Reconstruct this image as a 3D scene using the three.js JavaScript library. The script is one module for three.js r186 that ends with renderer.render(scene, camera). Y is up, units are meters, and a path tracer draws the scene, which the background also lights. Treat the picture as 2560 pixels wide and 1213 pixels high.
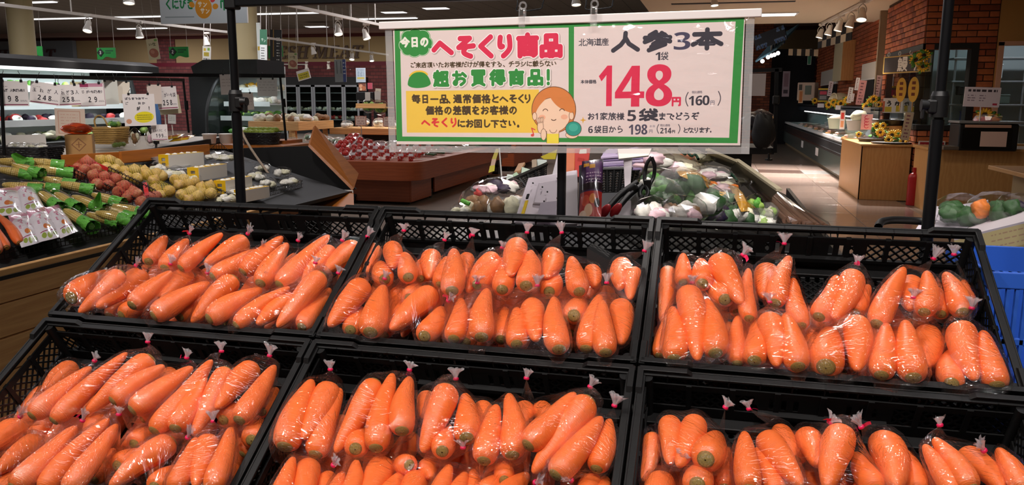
import * as THREE from 'three';
import { RoundedBoxGeometry } from 'three/addons/geometries/RoundedBoxGeometry.js';
import { ConvexGeometry } from 'three/addons/geometries/ConvexGeometry.js';
import { mergeGeometries, mergeVertices, toCreasedNormals } from 'three/addons/utils/BufferGeometryUtils.js';
import { ImprovedNoise } from 'three/addons/math/ImprovedNoise.js';
import { RectAreaLightUniformsLib } from 'three/addons/lights/RectAreaLightUniformsLib.js';

// ---------------------------------------------------------------- camera, exposure, large lights
const scene = new THREE.Scene();
scene.background = new THREE.Color(0, 0, 0);
const camera = new THREE.PerspectiveCamera(33.07, 2560 / 1213, 0.05, 120);
camera.position.set(0, 1.5, 0);
camera.rotation.set(-0.17276, 0.2436, 0.00461, 'YXZ');
camera.updateMatrixWorld(true);
const renderer = new THREE.WebGLRenderer({ antialias: true });
renderer.toneMapping = THREE.LinearToneMapping;
renderer.toneMappingExposure = 0.6;
renderer.shadowMap.enabled = true;
RectAreaLightUniformsLib.init();
const CEILING = 4.5;                       // metres above the shop floor
const STRIP_LIGHT = 30;                    // radiance of the ceiling fluorescent fittings
const SPOT_LIGHT = 24;                     // candela of a track spotlight

// ---------------------------------------------------------------- small tool kit
let seedState = 7;
const seed = (s) => { seedState = s | 0; };
function rnd() { seedState = (seedState + 0x6d2b79f5) | 0; let t = Math.imul(seedState ^ (seedState >>> 15), 1 | seedState); t = (t + Math.imul(t ^ (t >>> 7), 61 | t)) ^ t; return ((t ^ (t >>> 14)) >>> 0) / 4294967296; }
const rr = (a, b) => a + (b - a) * rnd();
const pick = (a) => a[Math.floor(rnd() * a.length) % a.length];
const noiseGen = new ImprovedNoise();
const noise = (x, y, z) => noiseGen.noise(x, y, z);
const V = (x, y, z) => new THREE.Vector3(x, y, z);
const A3 = (p) => (p.isVector3 ? p : V(p[0], p[1], p[2]));
const used = new Map();
function numbered(name) { const n = used.get(name) || 0; used.set(name, n + 1); return n ? name + '_' + String(n).padStart(3, '0') : name; }
function clean(g) {                         // one layout for every geometry so that they merge
 let q = g.index ? g.toNonIndexed() : g;
 if (!q.attributes.normal) q.computeVertexNormals();
 if (!q.attributes.uv) q.setAttribute('uv', new THREE.BufferAttribute(new Float32Array(q.attributes.position.count * 2), 2));
 for (const k of Object.keys(q.attributes)) if (!['position', 'normal', 'uv'].includes(k)) q.deleteAttribute(k);
 return q;
}
const join = (list) => { const a = list.flat(9).filter(Boolean); return a.length === 1 ? a[0] : mergeGeometries(a.map(clean), false); };
function mesh(name, geo, mat, parent) {
 const m = new THREE.Mesh(Array.isArray(geo) ? join(geo) : geo, mat);
 m.name = parent ? name : numbered(name);
 m.castShadow = m.receiveShadow = true;
 (parent || scene).add(m);
 return m;
}
function tag(o, label, category, group, kind) {
 o.userData = { ...o.userData };
 if (label) o.userData.label = label;
 if (category) o.userData.category = category;
 if (group) o.userData.group = group;
 if (kind) o.userData.kind = kind;
 return o;
}
function thing(name, label, category, pos = [0, 0, 0], turn = 0, group) {
 const o = new THREE.Group();
 o.name = numbered(name); scene.add(o);
 o.position.copy(A3(pos)); o.rotation.y = turn;
 return tag(o, label, category, group);
}
function structure(name, geo, mat, label) { return tag(mesh(name, geo, mat), label, null, null, 'structure'); }
function copyOf(root, pos, turn, label, group) {
 const c = root.clone();
 c.name = numbered(root.name.replace(/_\d{3}$/, ''));
 scene.add(c); c.position.copy(A3(pos)); if (turn !== undefined) c.rotation.y = turn;
 return tag(c, label, null, group);
}
// geometry helpers
const M4 = () => new THREE.Matrix4();
function place(g, pos = [0, 0, 0], rot = [0, 0, 0], scale) {
 const p = A3(pos), s = scale === undefined ? V(1, 1, 1) : typeof scale === 'number' ? V(scale, scale, scale) : A3(scale);
 return g.applyMatrix4(M4().compose(p, new THREE.Quaternion().setFromEuler(new THREE.Euler(rot[0], rot[1], rot[2], 'YXZ')), s));
}
function uvMetres(g) {                      // box-mapped uv in metres
 const p = g.attributes.position, n = g.attributes.normal, uv = new Float32Array(p.count * 2);
 for (let i = 0; i < p.count; i++) {
 const x = Math.abs(n.getX(i)), y = Math.abs(n.getY(i)), z = Math.abs(n.getZ(i));
 if (y >= x && y >= z) { uv[i * 2] = p.getX(i); uv[i * 2 + 1] = p.getZ(i); } else if (x >= z) { uv[i * 2] = p.getZ(i); uv[i * 2 + 1] = p.getY(i); } else { uv[i * 2] = p.getX(i); uv[i * 2 + 1] = p.getY(i); }
 }
 g.setAttribute('uv', new THREE.BufferAttribute(uv, 2));
 return g;
}
const box = (w, h, d, pos, rot) => place(uvMetres(new THREE.BoxGeometry(w, h, d)), pos, rot);
const rbox = (w, h, d, r, pos, rot) => place(uvMetres(new RoundedBoxGeometry(w, h, d, 2, Math.min(r, w / 2.01, h / 2.01, d / 2.01))), pos, rot);
const span = (x0, x1, y0, y1, z0, z1) => box(Math.abs(x1 - x0), Math.abs(y1 - y0), Math.abs(z1 - z0), [(x0 + x1) / 2, (y0 + y1) / 2, (z0 + z1) / 2]);
const cyl = (r0, r1, h, pos, rot, n = 20, open = false) => place(new THREE.CylinderGeometry(r0, r1, h, n, 1, open), pos, rot);
const ball = (r, pos, scale, n = 16) => place(new THREE.SphereGeometry(r, n, Math.max(6, Math.round(n * 0.6))), pos, [0, 0, 0], scale);
function bar(a, b, r, n = 8, r2) {          // a round bar between two points
 const p = A3(a), q = A3(b), d = q.clone().sub(p), g = new THREE.CylinderGeometry(r2 ?? r, r, d.length(), n);
 return g.applyMatrix4(M4().compose(p.clone().add(q).multiplyScalar(0.5), new THREE.Quaternion().setFromUnitVectors(V(0, 1, 0), d.normalize()), V(1, 1, 1)));
}
function beam(a, b, w, h, up = [0, 1, 0]) { // a rectangular bar between two points
 const p = A3(a), q = A3(b), d = q.clone().sub(p), L = d.length(); d.normalize();
 const s = A3(up).clone().cross(d); if (s.lengthSq() < 1e-6) s.set(1, 0, 0); s.normalize();
 const u = d.clone().cross(s);
 const g = uvMetres(new THREE.BoxGeometry(w, h, L));
 return g.applyMatrix4(M4().makeBasis(s, u, d).setPosition(p.clone().add(q).multiplyScalar(0.5)));
}
const tube = (pts, r, seg = 24, n = 8, closed = false) => new THREE.TubeGeometry(new THREE.CatmullRomCurve3(pts.map(A3), closed, 'centripetal'), seg, r, n, closed);
function shapeOf(pts, holes = []) {
 const s = new THREE.Shape(pts.map((p) => new THREE.Vector2(p[0], p[1])));
 for (const h of holes) s.holes.push(new THREE.Path(h.map((p) => new THREE.Vector2(p[0], p[1]))));
 return s;
}
const prism = (pts, depth, bevel = 0, holes) => new THREE.ExtrudeGeometry(shapeOf(pts, holes), { depth, bevelEnabled: bevel > 0, bevelThickness: bevel, bevelSize: bevel, bevelSegments: 2, curveSegments: 10 });
const lathe = (pts, n = 28) => new THREE.LatheGeometry(pts.map((p) => new THREE.Vector2(p[0], p[1])), n);
function quad(a, b, c, d) {                 // a, b, c, d anticlockwise; uv 0..1
 const g = new THREE.BufferGeometry();
 g.setAttribute('position', new THREE.BufferAttribute(new Float32Array([...a, ...b, ...c, ...a, ...c, ...d]), 3));
 g.setAttribute('uv', new THREE.BufferAttribute(new Float32Array([0, 0, 1, 0, 1, 1, 0, 0, 1, 1, 0, 1]), 2));
 g.computeVertexNormals();
 return g;
}
function grid(nu, nv, f, uvf) {             // a sheet f(u, v) -> [x, y, z], u and v in 0..1
 const pos = [], uv = [], idx = [];
 for (let j = 0; j <= nv; j++) for (let i = 0; i <= nu; i++) { const u = i / nu, v = j / nv; pos.push(...f(u, v)); uv.push(...(uvf ? uvf(u, v) : [u, v])); }
 for (let j = 0; j < nv; j++) for (let i = 0; i < nu; i++) { const a = j * (nu + 1) + i, b = a + 1, c = a + nu + 1, d = c + 1; idx.push(a, b, d, a, d, c); }
 const g = new THREE.BufferGeometry();
 g.setAttribute('position', new THREE.BufferAttribute(new Float32Array(pos), 3));
 g.setAttribute('uv', new THREE.BufferAttribute(new Float32Array(uv), 2));
 g.setIndex(idx); g.computeVertexNormals();
 return g;
}
// a printed card: a thin board whose front carries a canvas
function card(w, h, t = 0.002) { return place(new THREE.BoxGeometry(w, h, t)); }

// ---------------------------------------------------------------- materials
const C = (hex) => new THREE.Color(hex);
const std = (color, roughness = 0.6, more = {}) => new THREE.MeshStandardMaterial({ color: C(color), roughness, ...more });
const phys = (color, roughness, more = {}) => new THREE.MeshPhysicalMaterial({ color: C(color), roughness, ...more });
function canvasTexture(w, h, draw, srgb = true) {
 const c = document.createElement('canvas'); c.width = w; c.height = h;
 draw(c.getContext('2d'), w, h);
 const t = new THREE.CanvasTexture(c);
 if (srgb) t.colorSpace = THREE.SRGBColorSpace;
 t.wrapS = t.wrapT = THREE.RepeatWrapping;
 return t;
}
function dataTexture(w, h, f, srgb = true) { // f(u, v) -> [r, g, b] in 0..1
 const d = new Uint8Array(w * h * 4);
 for (let y = 0; y < h; y++) for (let x = 0; x < w; x++) { const c = f(x / w, y / h), o = (y * w + x) * 4; for (let k = 0; k < 3; k++) d[o + k] = Math.max(0, Math.min(255, Math.round(c[k] * 255))); d[o + 3] = 255; }
 const t = new THREE.DataTexture(d, w, h);
 t.magFilter = THREE.LinearFilter; t.minFilter = THREE.LinearFilter; t.wrapS = t.wrapT = THREE.RepeatWrapping;
 if (srgb) t.colorSpace = THREE.SRGBColorSpace;
 t.needsUpdate = true;
 return t;
}
const loop = (u, v, k, z = 0) => noise(Math.cos(u * 6.2832) * k, Math.sin(u * 6.2832) * k + v * k * 6, z);   // seamless in u
const hex3 = (h) => { const n = parseInt(h.slice(1), 16); return [(n >> 16) / 255, ((n >> 8) & 255) / 255, (n & 255) / 255]; };
const mix3 = (a, b, t) => [a[0] + (b[0] - a[0]) * t, a[1] + (b[1] - a[1]) * t, a[2] + (b[2] - a[2]) * t];
function woodTexture(a, b, rings = 26, size = [256, 256], knots = 0) { // grain along u
 const ca = hex3(a), cb = hex3(b);
 return dataTexture(size[0], size[1], (u, v) => {
 let w = v * rings + 1.6 * noise(u * 2.2, v * 6, 3) + 0.5 * noise(u * 7, v * 30, 9);
 if (knots) { const ku = 0.62, kv = 0.4, dx = (u - ku) * 5, dy = (v - kv) * 9, d = Math.sqrt(dx * dx + dy * dy); w += 2.5 * Math.exp(-d * d * 2); if (d < 0.22) return mix3(cb, [0.25, 0.13, 0.06], 0.6); }
 const s = 0.5 + 0.5 * Math.sin(w * 3.1416), g = 0.5 + 0.9 * noise(u * 9, v * 190, 5);
 return mix3(ca, cb, Math.max(0, Math.min(1, s * 0.45 + g * 0.55)));
 });
}
function withRepeat(t, x, y, turn = 0) { const c = t.clone(); c.repeat.set(x, y); c.rotation = turn; c.needsUpdate = true; return c; }
const FILM = { transmission: 1, thickness: 0, ior: 1.62, side: THREE.DoubleSide };
const M = {
 blackPlastic: std('#0f0f10', 0.45),
 blackMatt: std('#101011', 0.62),
 blackMetal: std('#121316', 0.32, { metalness: 0.3 }),
 whitePaint: std('#e9e6e0', 0.45),
 whitePlastic: std('#e6e0de', 0.35),
 paper: std('#efe8e4', 0.75),
 chrome: std('#c9c9c9', 0.22, { metalness: 1 }),
 steel: std('#a9adb0', 0.38, { metalness: 0.7 }),
 film: phys('#ffffff', 0.05, FILM),
 filmSoft: phys('#ffffff', 0.2, { ...FILM, transmission: 0.86 }),
 tuft: phys('#f0eaec', 0.16, { ...FILM, transmission: 0.8 }),
 glass: phys('#eef6f4', 0.02, { ...FILM, ior: 1.5 }),
 clear: phys('#ffffff', 0.06, { ...FILM, transmission: 0.92 }),
 pinkTape: std('#d3114f', 0.4),
};

// ---------------------------------------------------------------- lettering: each sign as pen strokes on a 100 x 100 square ("xxyy-xxyy", ~ for a curved stroke)
const GLYPH = {
 '一': '0850-9250', '下': '0618-9418 4818-4894 5238-7658', '人': '5006-4838-3465-0892 5030-6260-9290', '今': '5006-3030-0646 5006-7230-9446 3042-6642 2260-7660-5292', '日': '2410-2492 2410-7610-7692 2450-7650 2486-7686',
 'の': '~5222-4648-3478-1874-1248-2824-5214-7824-8848-7876-5490', 'へ': '0662-3632-9276', 'そ': '2612-7212-1852-9046 ~5848-4064-4482-7692', 'く': '7408-2648-7692', 'り': '~2812-2438-2858-3852 ~7010-7646-6874-4294',
 '商': '5004-5018 0818-9218 3222-3830 6822-6230 1434-1494 1434-8634-8686-7892 4038-3448-2452 6038-6246-7848 3460-3486 3460-6660-6686 3484-6684', '品': '2808-2846 2808-7208-7246 2844-7244 0856-0894 0856-4456-4494 0890-4490 5656-5694 5656-9256-9294 5690-9290',
 'こ': '~2022-6622-5230 ~2058-1878-3086-7084', 'ご': '~2022-6622-5230 ~2058-1878-3086-7084 8006-8818 9004-9814', '来': '0826-9226 5006-5094 2832-3444 7232-6444 0652-9452 4852-3074-0690 5252-7074-9490', '店': '5004-5016 1418-9418 1618-1450-0892 5024-5056 5038-8038 3056-3092 3056-8056-8092 3088-8088',
 '頂': '0816-4016 2416-2486-1480 4612-9412 6812-6224 5226-5276 5226-8826-8876 5242-8842 5258-8858 5274-8874 6078-4694 7878-9494', 'い': '~1822-1850-2474-3466 ~7026-8244-8660', 'た': '0826-5226 ~3208-2440-0890 5644-9044 ~5668-5682-7088-9286',
 'お': '1028-5828 ~3208-3250-3284-2090-1076-3456-6448-8658-8476-6090 ~7218-8428-9236', '客': '5004-5014 1030-1016-9016-9030 4022-3038-1050 4032-7032-5052-2064-0666 3242-6458-9466 3068-3094 3068-7268-7294 3090-7290',
 '様': '0428-4028 2206-2294 2228-1656-0466 2438-3856 5606-6218 8406-7818 4822-9422 4836-9036 4250-9650 7022-7088-6084 5258-6068 8856-7468 7262-9690 6066-4488', 'だ': '0828-5028 ~3008-2240-0890 5246-8446 ~5268-5282-6688-8886 7610-8422 8806-9618', 'け': '~1810-1050-1290-2074 4030-9430 ~7208-7256-6080-4894',
 'が': '~0834-5630-6040-5680-4088-3282 ~3210-2250-0890 ~7030-8244-8656 8006-8616 9002-9812', '得': '3006-0830 3228-0656 2044-2094 4808-4842 4808-8808-8842 4824-8824 4840-8840 4054-9454 3868-9668 7854-7888-6890 5074-5884', 'を': '1822-7822 ~5006-3244-1862 ~2258-4046-5256-5472 ~8640-5056-3274-4490-8492',
 'す': '0626-9426 ~5806-5840-5666-4268-3654-4642-5850-5676-3894', 'る': '~2012-7412-2056 ~2056-5240-7846-8666-7086-5292-3886-4274-6082', '、': '1474-3492', '。': '~2070-1280-2090-3080-2070', 'チ': '7808-5218-2022 0844-9444 5220-5056-4076-2494', 'ラ': '2014-8014 1038-8838-7866-5684-3094', 'シ': '1820-3830 1046-3056 ~1290-4680-7458-9026',
 'に': '~1810-1050-1290-2072 4430-8828 ~4066-4482-6086-9282', '載': '0818-5418 3004-3032 0832-9632 0844-5844 1454-1478 1454-5254-5278 1466-5266 1478-5278 0686-6086 3242-3296 6804-7250-8278-9686 9644-8064-6094 8006-9014', 'ら': '~3606-5416 ~2620-2260-4044-7446-8464-7084-3094', 'な': '0624-4824 ~2806-2034-0662 ~6016-7822-9034 ~6438-6464-6080-4092-3482-4872-7076-9490',
 '超': '0818-4618 2604-2642 0430-5030 0442-5042 2842-2880 2860-4660 1454-1272-0494 0888-2892-6094-9694 5412-9212-8840-7640 6812-6430-5244 5854-5886 5854-9054-9086 5884-9084', '買': '1206-1226 1206-8806-8826 1226-8826 3806-3826 6206-6226 2634-2680 2634-7434-7480 2650-7450 2664-7464 2680-7480 4080-1294 6080-8894', '！': '5008-5062 5086-5090',
 '毎': '2604-0630 2014-9014 2630-1672-9672 2630-8230-7694-6290 4830-4472 0650-9650', '通': '1010-2424 0642-2442-2472-0690 2472-4488-9690 4010-8810-7022-5818 4028-4082 4028-8828-8880-8078 4044-8844 4060-8860 6428-6480', '常': '5004-5018 2406-3418 7606-6618 0834-0822-9222-9234 3032-7032-7048 3032-3048-7048 1658-1690 1658-8458-8486-7686 5048-5096',
 '価': '3006-0646 2030-2094 3812-9612 3832-3890 3832-9232-9290 5612-5688 7412-7488 3888-9288', '格': '0426-4026 2206-2294 2228-1656-0464 2438-3854 6204-4030 5618-8418-6642-4056 5628-6844-9458 5060-5094 5060-8660-8694 5090-8690', 'と': '~3008-3426-4248 ~8430-4046-2066-3286-8488',
 '差': '2804-3614 7204-6414 1218-8818 1832-8232 0646-9446 5018-5046 3846-2676-0692 3662-8862 6262-6292 3092-9492', '額': '2604-2614 0624-0614-4814-4824 2222-0844 1830-4030-2252-0460 1834-4656 1262-1292 1262-4062-4092 1290-4090 5410-9610 7410-7022 5824-5876 5824-9224-9276 5840-9240 5856-9256 5874-9274 6478-5294 8478-9894',
 '回': '1010-1094 1010-9010-9094 1090-9090 3632-3668 3632-6432-6468 3668-6468', 'し': '~3008-2860-3284-5090-7880-9056', 'さ': '1224-8822 ~4806-6036-7456 ~2262-2484-4292-7690',
 '北': '3606-3694 0636-3636 0488-3674 6006-6084-6490-9290-9476 9024-6048', '海': '1208-2418 0634-2044 2060-0694 4404-3028 4018-9618 4434-3672-9872 4434-8834-8494-7690 6434-6072 2852-9852', '道': '1010-2422 0640-2440-2474-0690 2474-4488-9690 4804-5614 8404-7614 3618-9818 6618-6228 4628-4680 4628-8828-8880 4644-8844 4660-8860 4678-8878',
 '産': '5004-5014 1216-8816 3420-4032 6820-6032 1434-9434 1434-1264-0492 3640-2860 3050-9050 3468-8668 2490-9690 6040-6090', '参': '4404-2420-7418 6410-7824 0832-9232 4422-3040-0852 5830-7244-9252 5846-3664 6656-3078 7666-2294', '本': '0826-9226 5004-5096 4828-3056-0476 5228-7056-9676 2872-7272',
 '袋': '3004-0830 2020-2048 3626-9422 6004-6634-9246 8004-9010 5046-5056 0858-9258 4858-3080-0890 3476-3494-5488 5260-6680-9694 8662-6474', '体': '3006-0646 2030-2094 3626-9826 6606-6696 6428-3870 6828-9870 4874-8474', '円': '1012-1096 1012-9012-9090-8094 5012-5050 1050-9050',
 '税': '3806-0816 0432-4432 2416-2494 2436-0464 2640-4254 5206-6018 8806-7818 5222-5250 5222-8822-8850 5250-8850 6250-5676-3892 7450-7490-9690-9676', '込': '1010-2424 0642-2442-2472-0690 2472-4488-9690 4610-6410-6028-3870 6026-7450-9672', '家': '5004-5014 0830-0814-9214-9230 2828-7628 4828-3040-1248 3640-5260-5290-4288 4854-2664-0668 5268-3080-0688 5656-8246 6056-7276-9486',
 '族': '2404-2416 0620-5020 2220-2050-0692 2040-4440-4288-3486 6604-5230 6018-9618 5630-5050 5632-9232 4654-9854 7232-7254-6876-4894 7256-9894', 'ま': '1422-8822 1642-8642 ~5206-5264-5084-3290-2078-4068-8088', 'で': '~0820-8818-5044-5076-8490 8044-8854 9038-9848', 'ど': '~2808-3226-4248 ~8034-4048-2068-3286-8288 7810-8622 8804-9616', 'う': '~3408-6616 ~1844-5034-8048-7876-4294',
 'ぞ': '2214-6614-1452-8646 ~5448-3864-4282-7292 8006-8818 9402-9912', '目': '2208-2294 2208-7808-7894 2236-7836 2262-7862 2290-7890', 'か': '~0832-5630-6040-5680-4088-3282 ~3210-2250-0890 ~7226-8642-9254', '（': '~7004-4030-4070-7096', '）': '~3004-6030-6070-3096',
 '鰻': '1806-0426 1016-3616-2830 0830-0866 0830-4030-4066 2230-2266 0848-4048 0866-4066 0678-0292 1678-1892 2678-3092 3878-4490 5406-5432 5406-9206-9232 5418-9218 5432-9232 5040-5056 5040-9640-9656 5056-9656 6440-6456 8240-8256 5466-9266-5094 5870-9694', '焼': '2206-2250-0494 0624-1440 4018-3240 2254-3872 4616-9616 7004-7028 5828-5842 8428-8442 4428-9828 4044-9844 6044-5676-4094 7844-7890-9690-9676',
 '消': '1208-2418 0634-2044 2060-0694 6404-6428 4410-5222 8810-7822 4230-4296 4230-9030-9090-8494 4248-9048 4266-9066', '火': '1230-2652 8626-7250 5006-4850-0894 5240-9294', '器': '1606-1630 1606-4206-4230 1630-4230 5806-5830 5806-8406-8430 5830-8430 0646-9446 4836-4056-0866 5646-7058-9666 1670-1694 1670-4270-4294 1692-4292 5870-5894 5870-8470-8494 5892-8492 7634-8642',
 'び': '~0826-3220-1650-2080-5086-7050-6220-9046 7408-8220 8804-9616', 'き': '2220-7816 1840-8434 ~4404-6056-7064 ~2266-2484-4492-7690', 'ぎ': '1620-7216 1240-7834 ~3804-5456-6464 ~1666-1884-3892-7090 8206-8818 9202-9812', 'サ': '0630-9430 3210-3258 6808-6856-5880-3894', 'ン': '1420-3634 ~1488-5076-9030', '市': '5004-5020 0820-9220 2036-2080 2036-8036-8074-7078 5020-5096',
 '場': '0432-3832 2008-2076 0280-4068 5006-5040 5006-8806-8840 5022-8822 5040-8840 3852-9852 5652-4676-3284 5864-9264-8892-7890 7064-5692 8064-7094', 'ね': '~1026-4022-1084 2806-2896 ~2848-6028-8250-7484-5888-6076-9290', 'じ': '~3008-2860-3284-5090-7880-9056 6014-7028 8008-8822', 'も': '~4606-4070-5490-7884-8060 1630-7030 1452-7052', 'や': '~0844-6026-8440-6056 5006-5820 ~2818-5094', 'ろ': '~2212-7212-2056 ~2056-5240-7846-8468-6890-3894', 'ー': '1050-9050', 'マ': '1018-8818-5056 3046-6278', 'フ': '1418-8618-7460-3494', '玉': '1414-8614 5014-5088 1850-8250 0688-9488 6264-7478', '入': '3408-5408-5230-3065-0894 5236-7070-9492', '売': '5004-5034 1416-8616 2634-7434 0846-0862 0846-9246-9262 ~3452-3274-1094 6252-6290-9490-9476', 'ば': '~1610-1050-1890 4428-9028 ~6608-6466-5086-3880-4268-6272-9088 7806-8614 8800-9608',
 'ミ': '3012-7826 3042-7454 2672-7890',
};
let penScale = 1;
function stroke(g, ch, cx, cy, w, h, pen) {     // one sign of width w and height h round (cx, cy)
 w *= penScale; h *= penScale; pen *= penScale === 1 ? 1 : penScale * 1.35;
 const strokes = GLYPH[ch];
 if (!strokes) { g.save(); g.font = 'bold 100px sans-serif'; g.textAlign = 'center'; g.translate(cx, cy); const m = g.measureText(ch).width; g.scale(w / m, h / 73); g.fillText(ch, 0, 36); g.restore(); return; }
 g.lineWidth = pen; g.lineCap = 'round'; g.lineJoin = 'round';
 for (const s of strokes.split(' ')) {
 const p = s.replace('~', '').split('-').map((q) => [cx + (Number(q.slice(0, 2)) / 100 - 0.5) * w, cy + (Number(q.slice(2)) / 100 - 0.5) * h]);
 g.beginPath(); g.moveTo(p[0][0], p[0][1]);
 if (s[0] === '~' && p.length > 2) { for (let i = 1; i < p.length - 1; i++) { const e = i === p.length - 2 ? p[i + 1] : [(p[i][0] + p[i + 1][0]) / 2, (p[i][1] + p[i + 1][1]) / 2]; g.quadraticCurveTo(p[i][0], p[i][1], e[0], e[1]); } } else for (const q of p.slice(1)) g.lineTo(q[0], q[1]);
 g.stroke();
 }
}
function writeRow(g, text, a, b, size, pen, colour, tall = 1) { // signs with their middles evenly from a to b
 g.strokeStyle = g.fillStyle = colour;
 const n = [...text].length;
 [...text].forEach((ch, i) => { const t = n > 1 ? i / (n - 1) : 0; stroke(g, ch, a[0] + (b[0] - a[0]) * t, a[1] + (b[1] - a[1]) * t, size, size * tall, pen); });
}

// ---------------------------------------------------------------- the black mesh crates
const SLOPE = 0.55099, CRATE_W = 0.531, CRATE_L = 0.345, CRATE_H = 0.108;
const SLOPE_ORIGIN = V(-0.6364, 1.293, -1.4913);    // back left corner of the upper middle crate, at rim height
const onSlope = (x, y, z) => V(x, y, z).applyEuler(new THREE.Euler(SLOPE, 0, 0)).add(SLOPE_ORIGIN);
const dusty = dataTexture(256, 256, (u, v) => {
 const n = 0.5 + 0.5 * noise(u * 9, v * 9, 1) + 0.35 * noise(u * 40, v * 40, 4), s = Math.max(0, noise(u * 90, v * 14, 8) - 0.45);
 const g = 0.05 + 0.025 * n + 0.14 * s; return [g, g, g * 1.03];
});
const crateMat = new THREE.MeshPhysicalMaterial({ map: withRepeat(dusty, 4, 4), roughness: 0.46, specularIntensity: 0.6 });
function lattice(w, h, t, pitch = 0.0165, b = 0.0021) { // diagonal bars in the x-y plane, from 0..w, 0..h
 const bars = [];
 for (const s of [1, -1]) for (let c = -h; c < w + h; c += pitch) {
 const pts = [];                                     // line x = c' + s*y clipped to the rectangle
 const x0 = s > 0 ? c : c + h * 0, f = (y) => (s > 0 ? x0 + y : x0 + (h - y));
 let ya = 0, yb = h; const lim = (x) => (s > 0 ? x - x0 : h - (x - x0));
 const lo = Math.min(lim(0), lim(w)), hi = Math.max(lim(0), lim(w));
 ya = Math.max(ya, lo); yb = Math.min(yb, hi);
 if (yb - ya < 0.003) continue;
 bars.push(beam([f(ya), ya, 0], [f(yb), yb, 0], t, b, [0, 0, 1]));
 }
 return bars;
}
function latticeWall(length, top, bottom, handle) {     // in x-y, standing at z = 0
 const g = [], n = Math.round(length / 0.062), step = length / n, h = top - bottom, mid = (n - 1) / 2;
 g.push(span(0, length, top - 0.012, top, -0.0016, 0.0016), span(0, length, bottom - 0.006, bottom, -0.003, 0.003));
 for (let i = 0; i <= n; i++) g.push(span(i * step - 0.004, i * step + 0.004, bottom, top, -0.0035, 0.0035));
 for (let i = 0; i < n; i++) {
 if (handle && Math.abs(i - mid) <= 1) continue;
 g.push(lattice(step, h - 0.012, 0.003).map((q) => place(q, [i * step, bottom, 0])));
 }
 if (handle) {                                         // a solid grip panel with two groups of three slots
 const x0 = (mid - 1) * step, w = 3 * step, hh = h - 0.012, holes = [];
 for (const c of [0.22, 0.78]) for (const k of [-1, 0, 1]) { const hx = w * c + k * 0.017; holes.push([[hx - 0.0036, 0.01], [hx + 0.0036, 0.01], [hx + 0.0036, hh - 0.004], [hx - 0.0036, hh - 0.004]]); }
 g.push(place(prism([[0, 0], [w, 0], [w, hh], [0, hh]], 0.003, 0, holes), [x0, bottom, -0.0015]));
 g.push(span(x0 + 0.006, x0 + w - 0.006, bottom - 0.002, bottom + 0.006, -0.002, 0.011));
 }
 return join(g);
}
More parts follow.
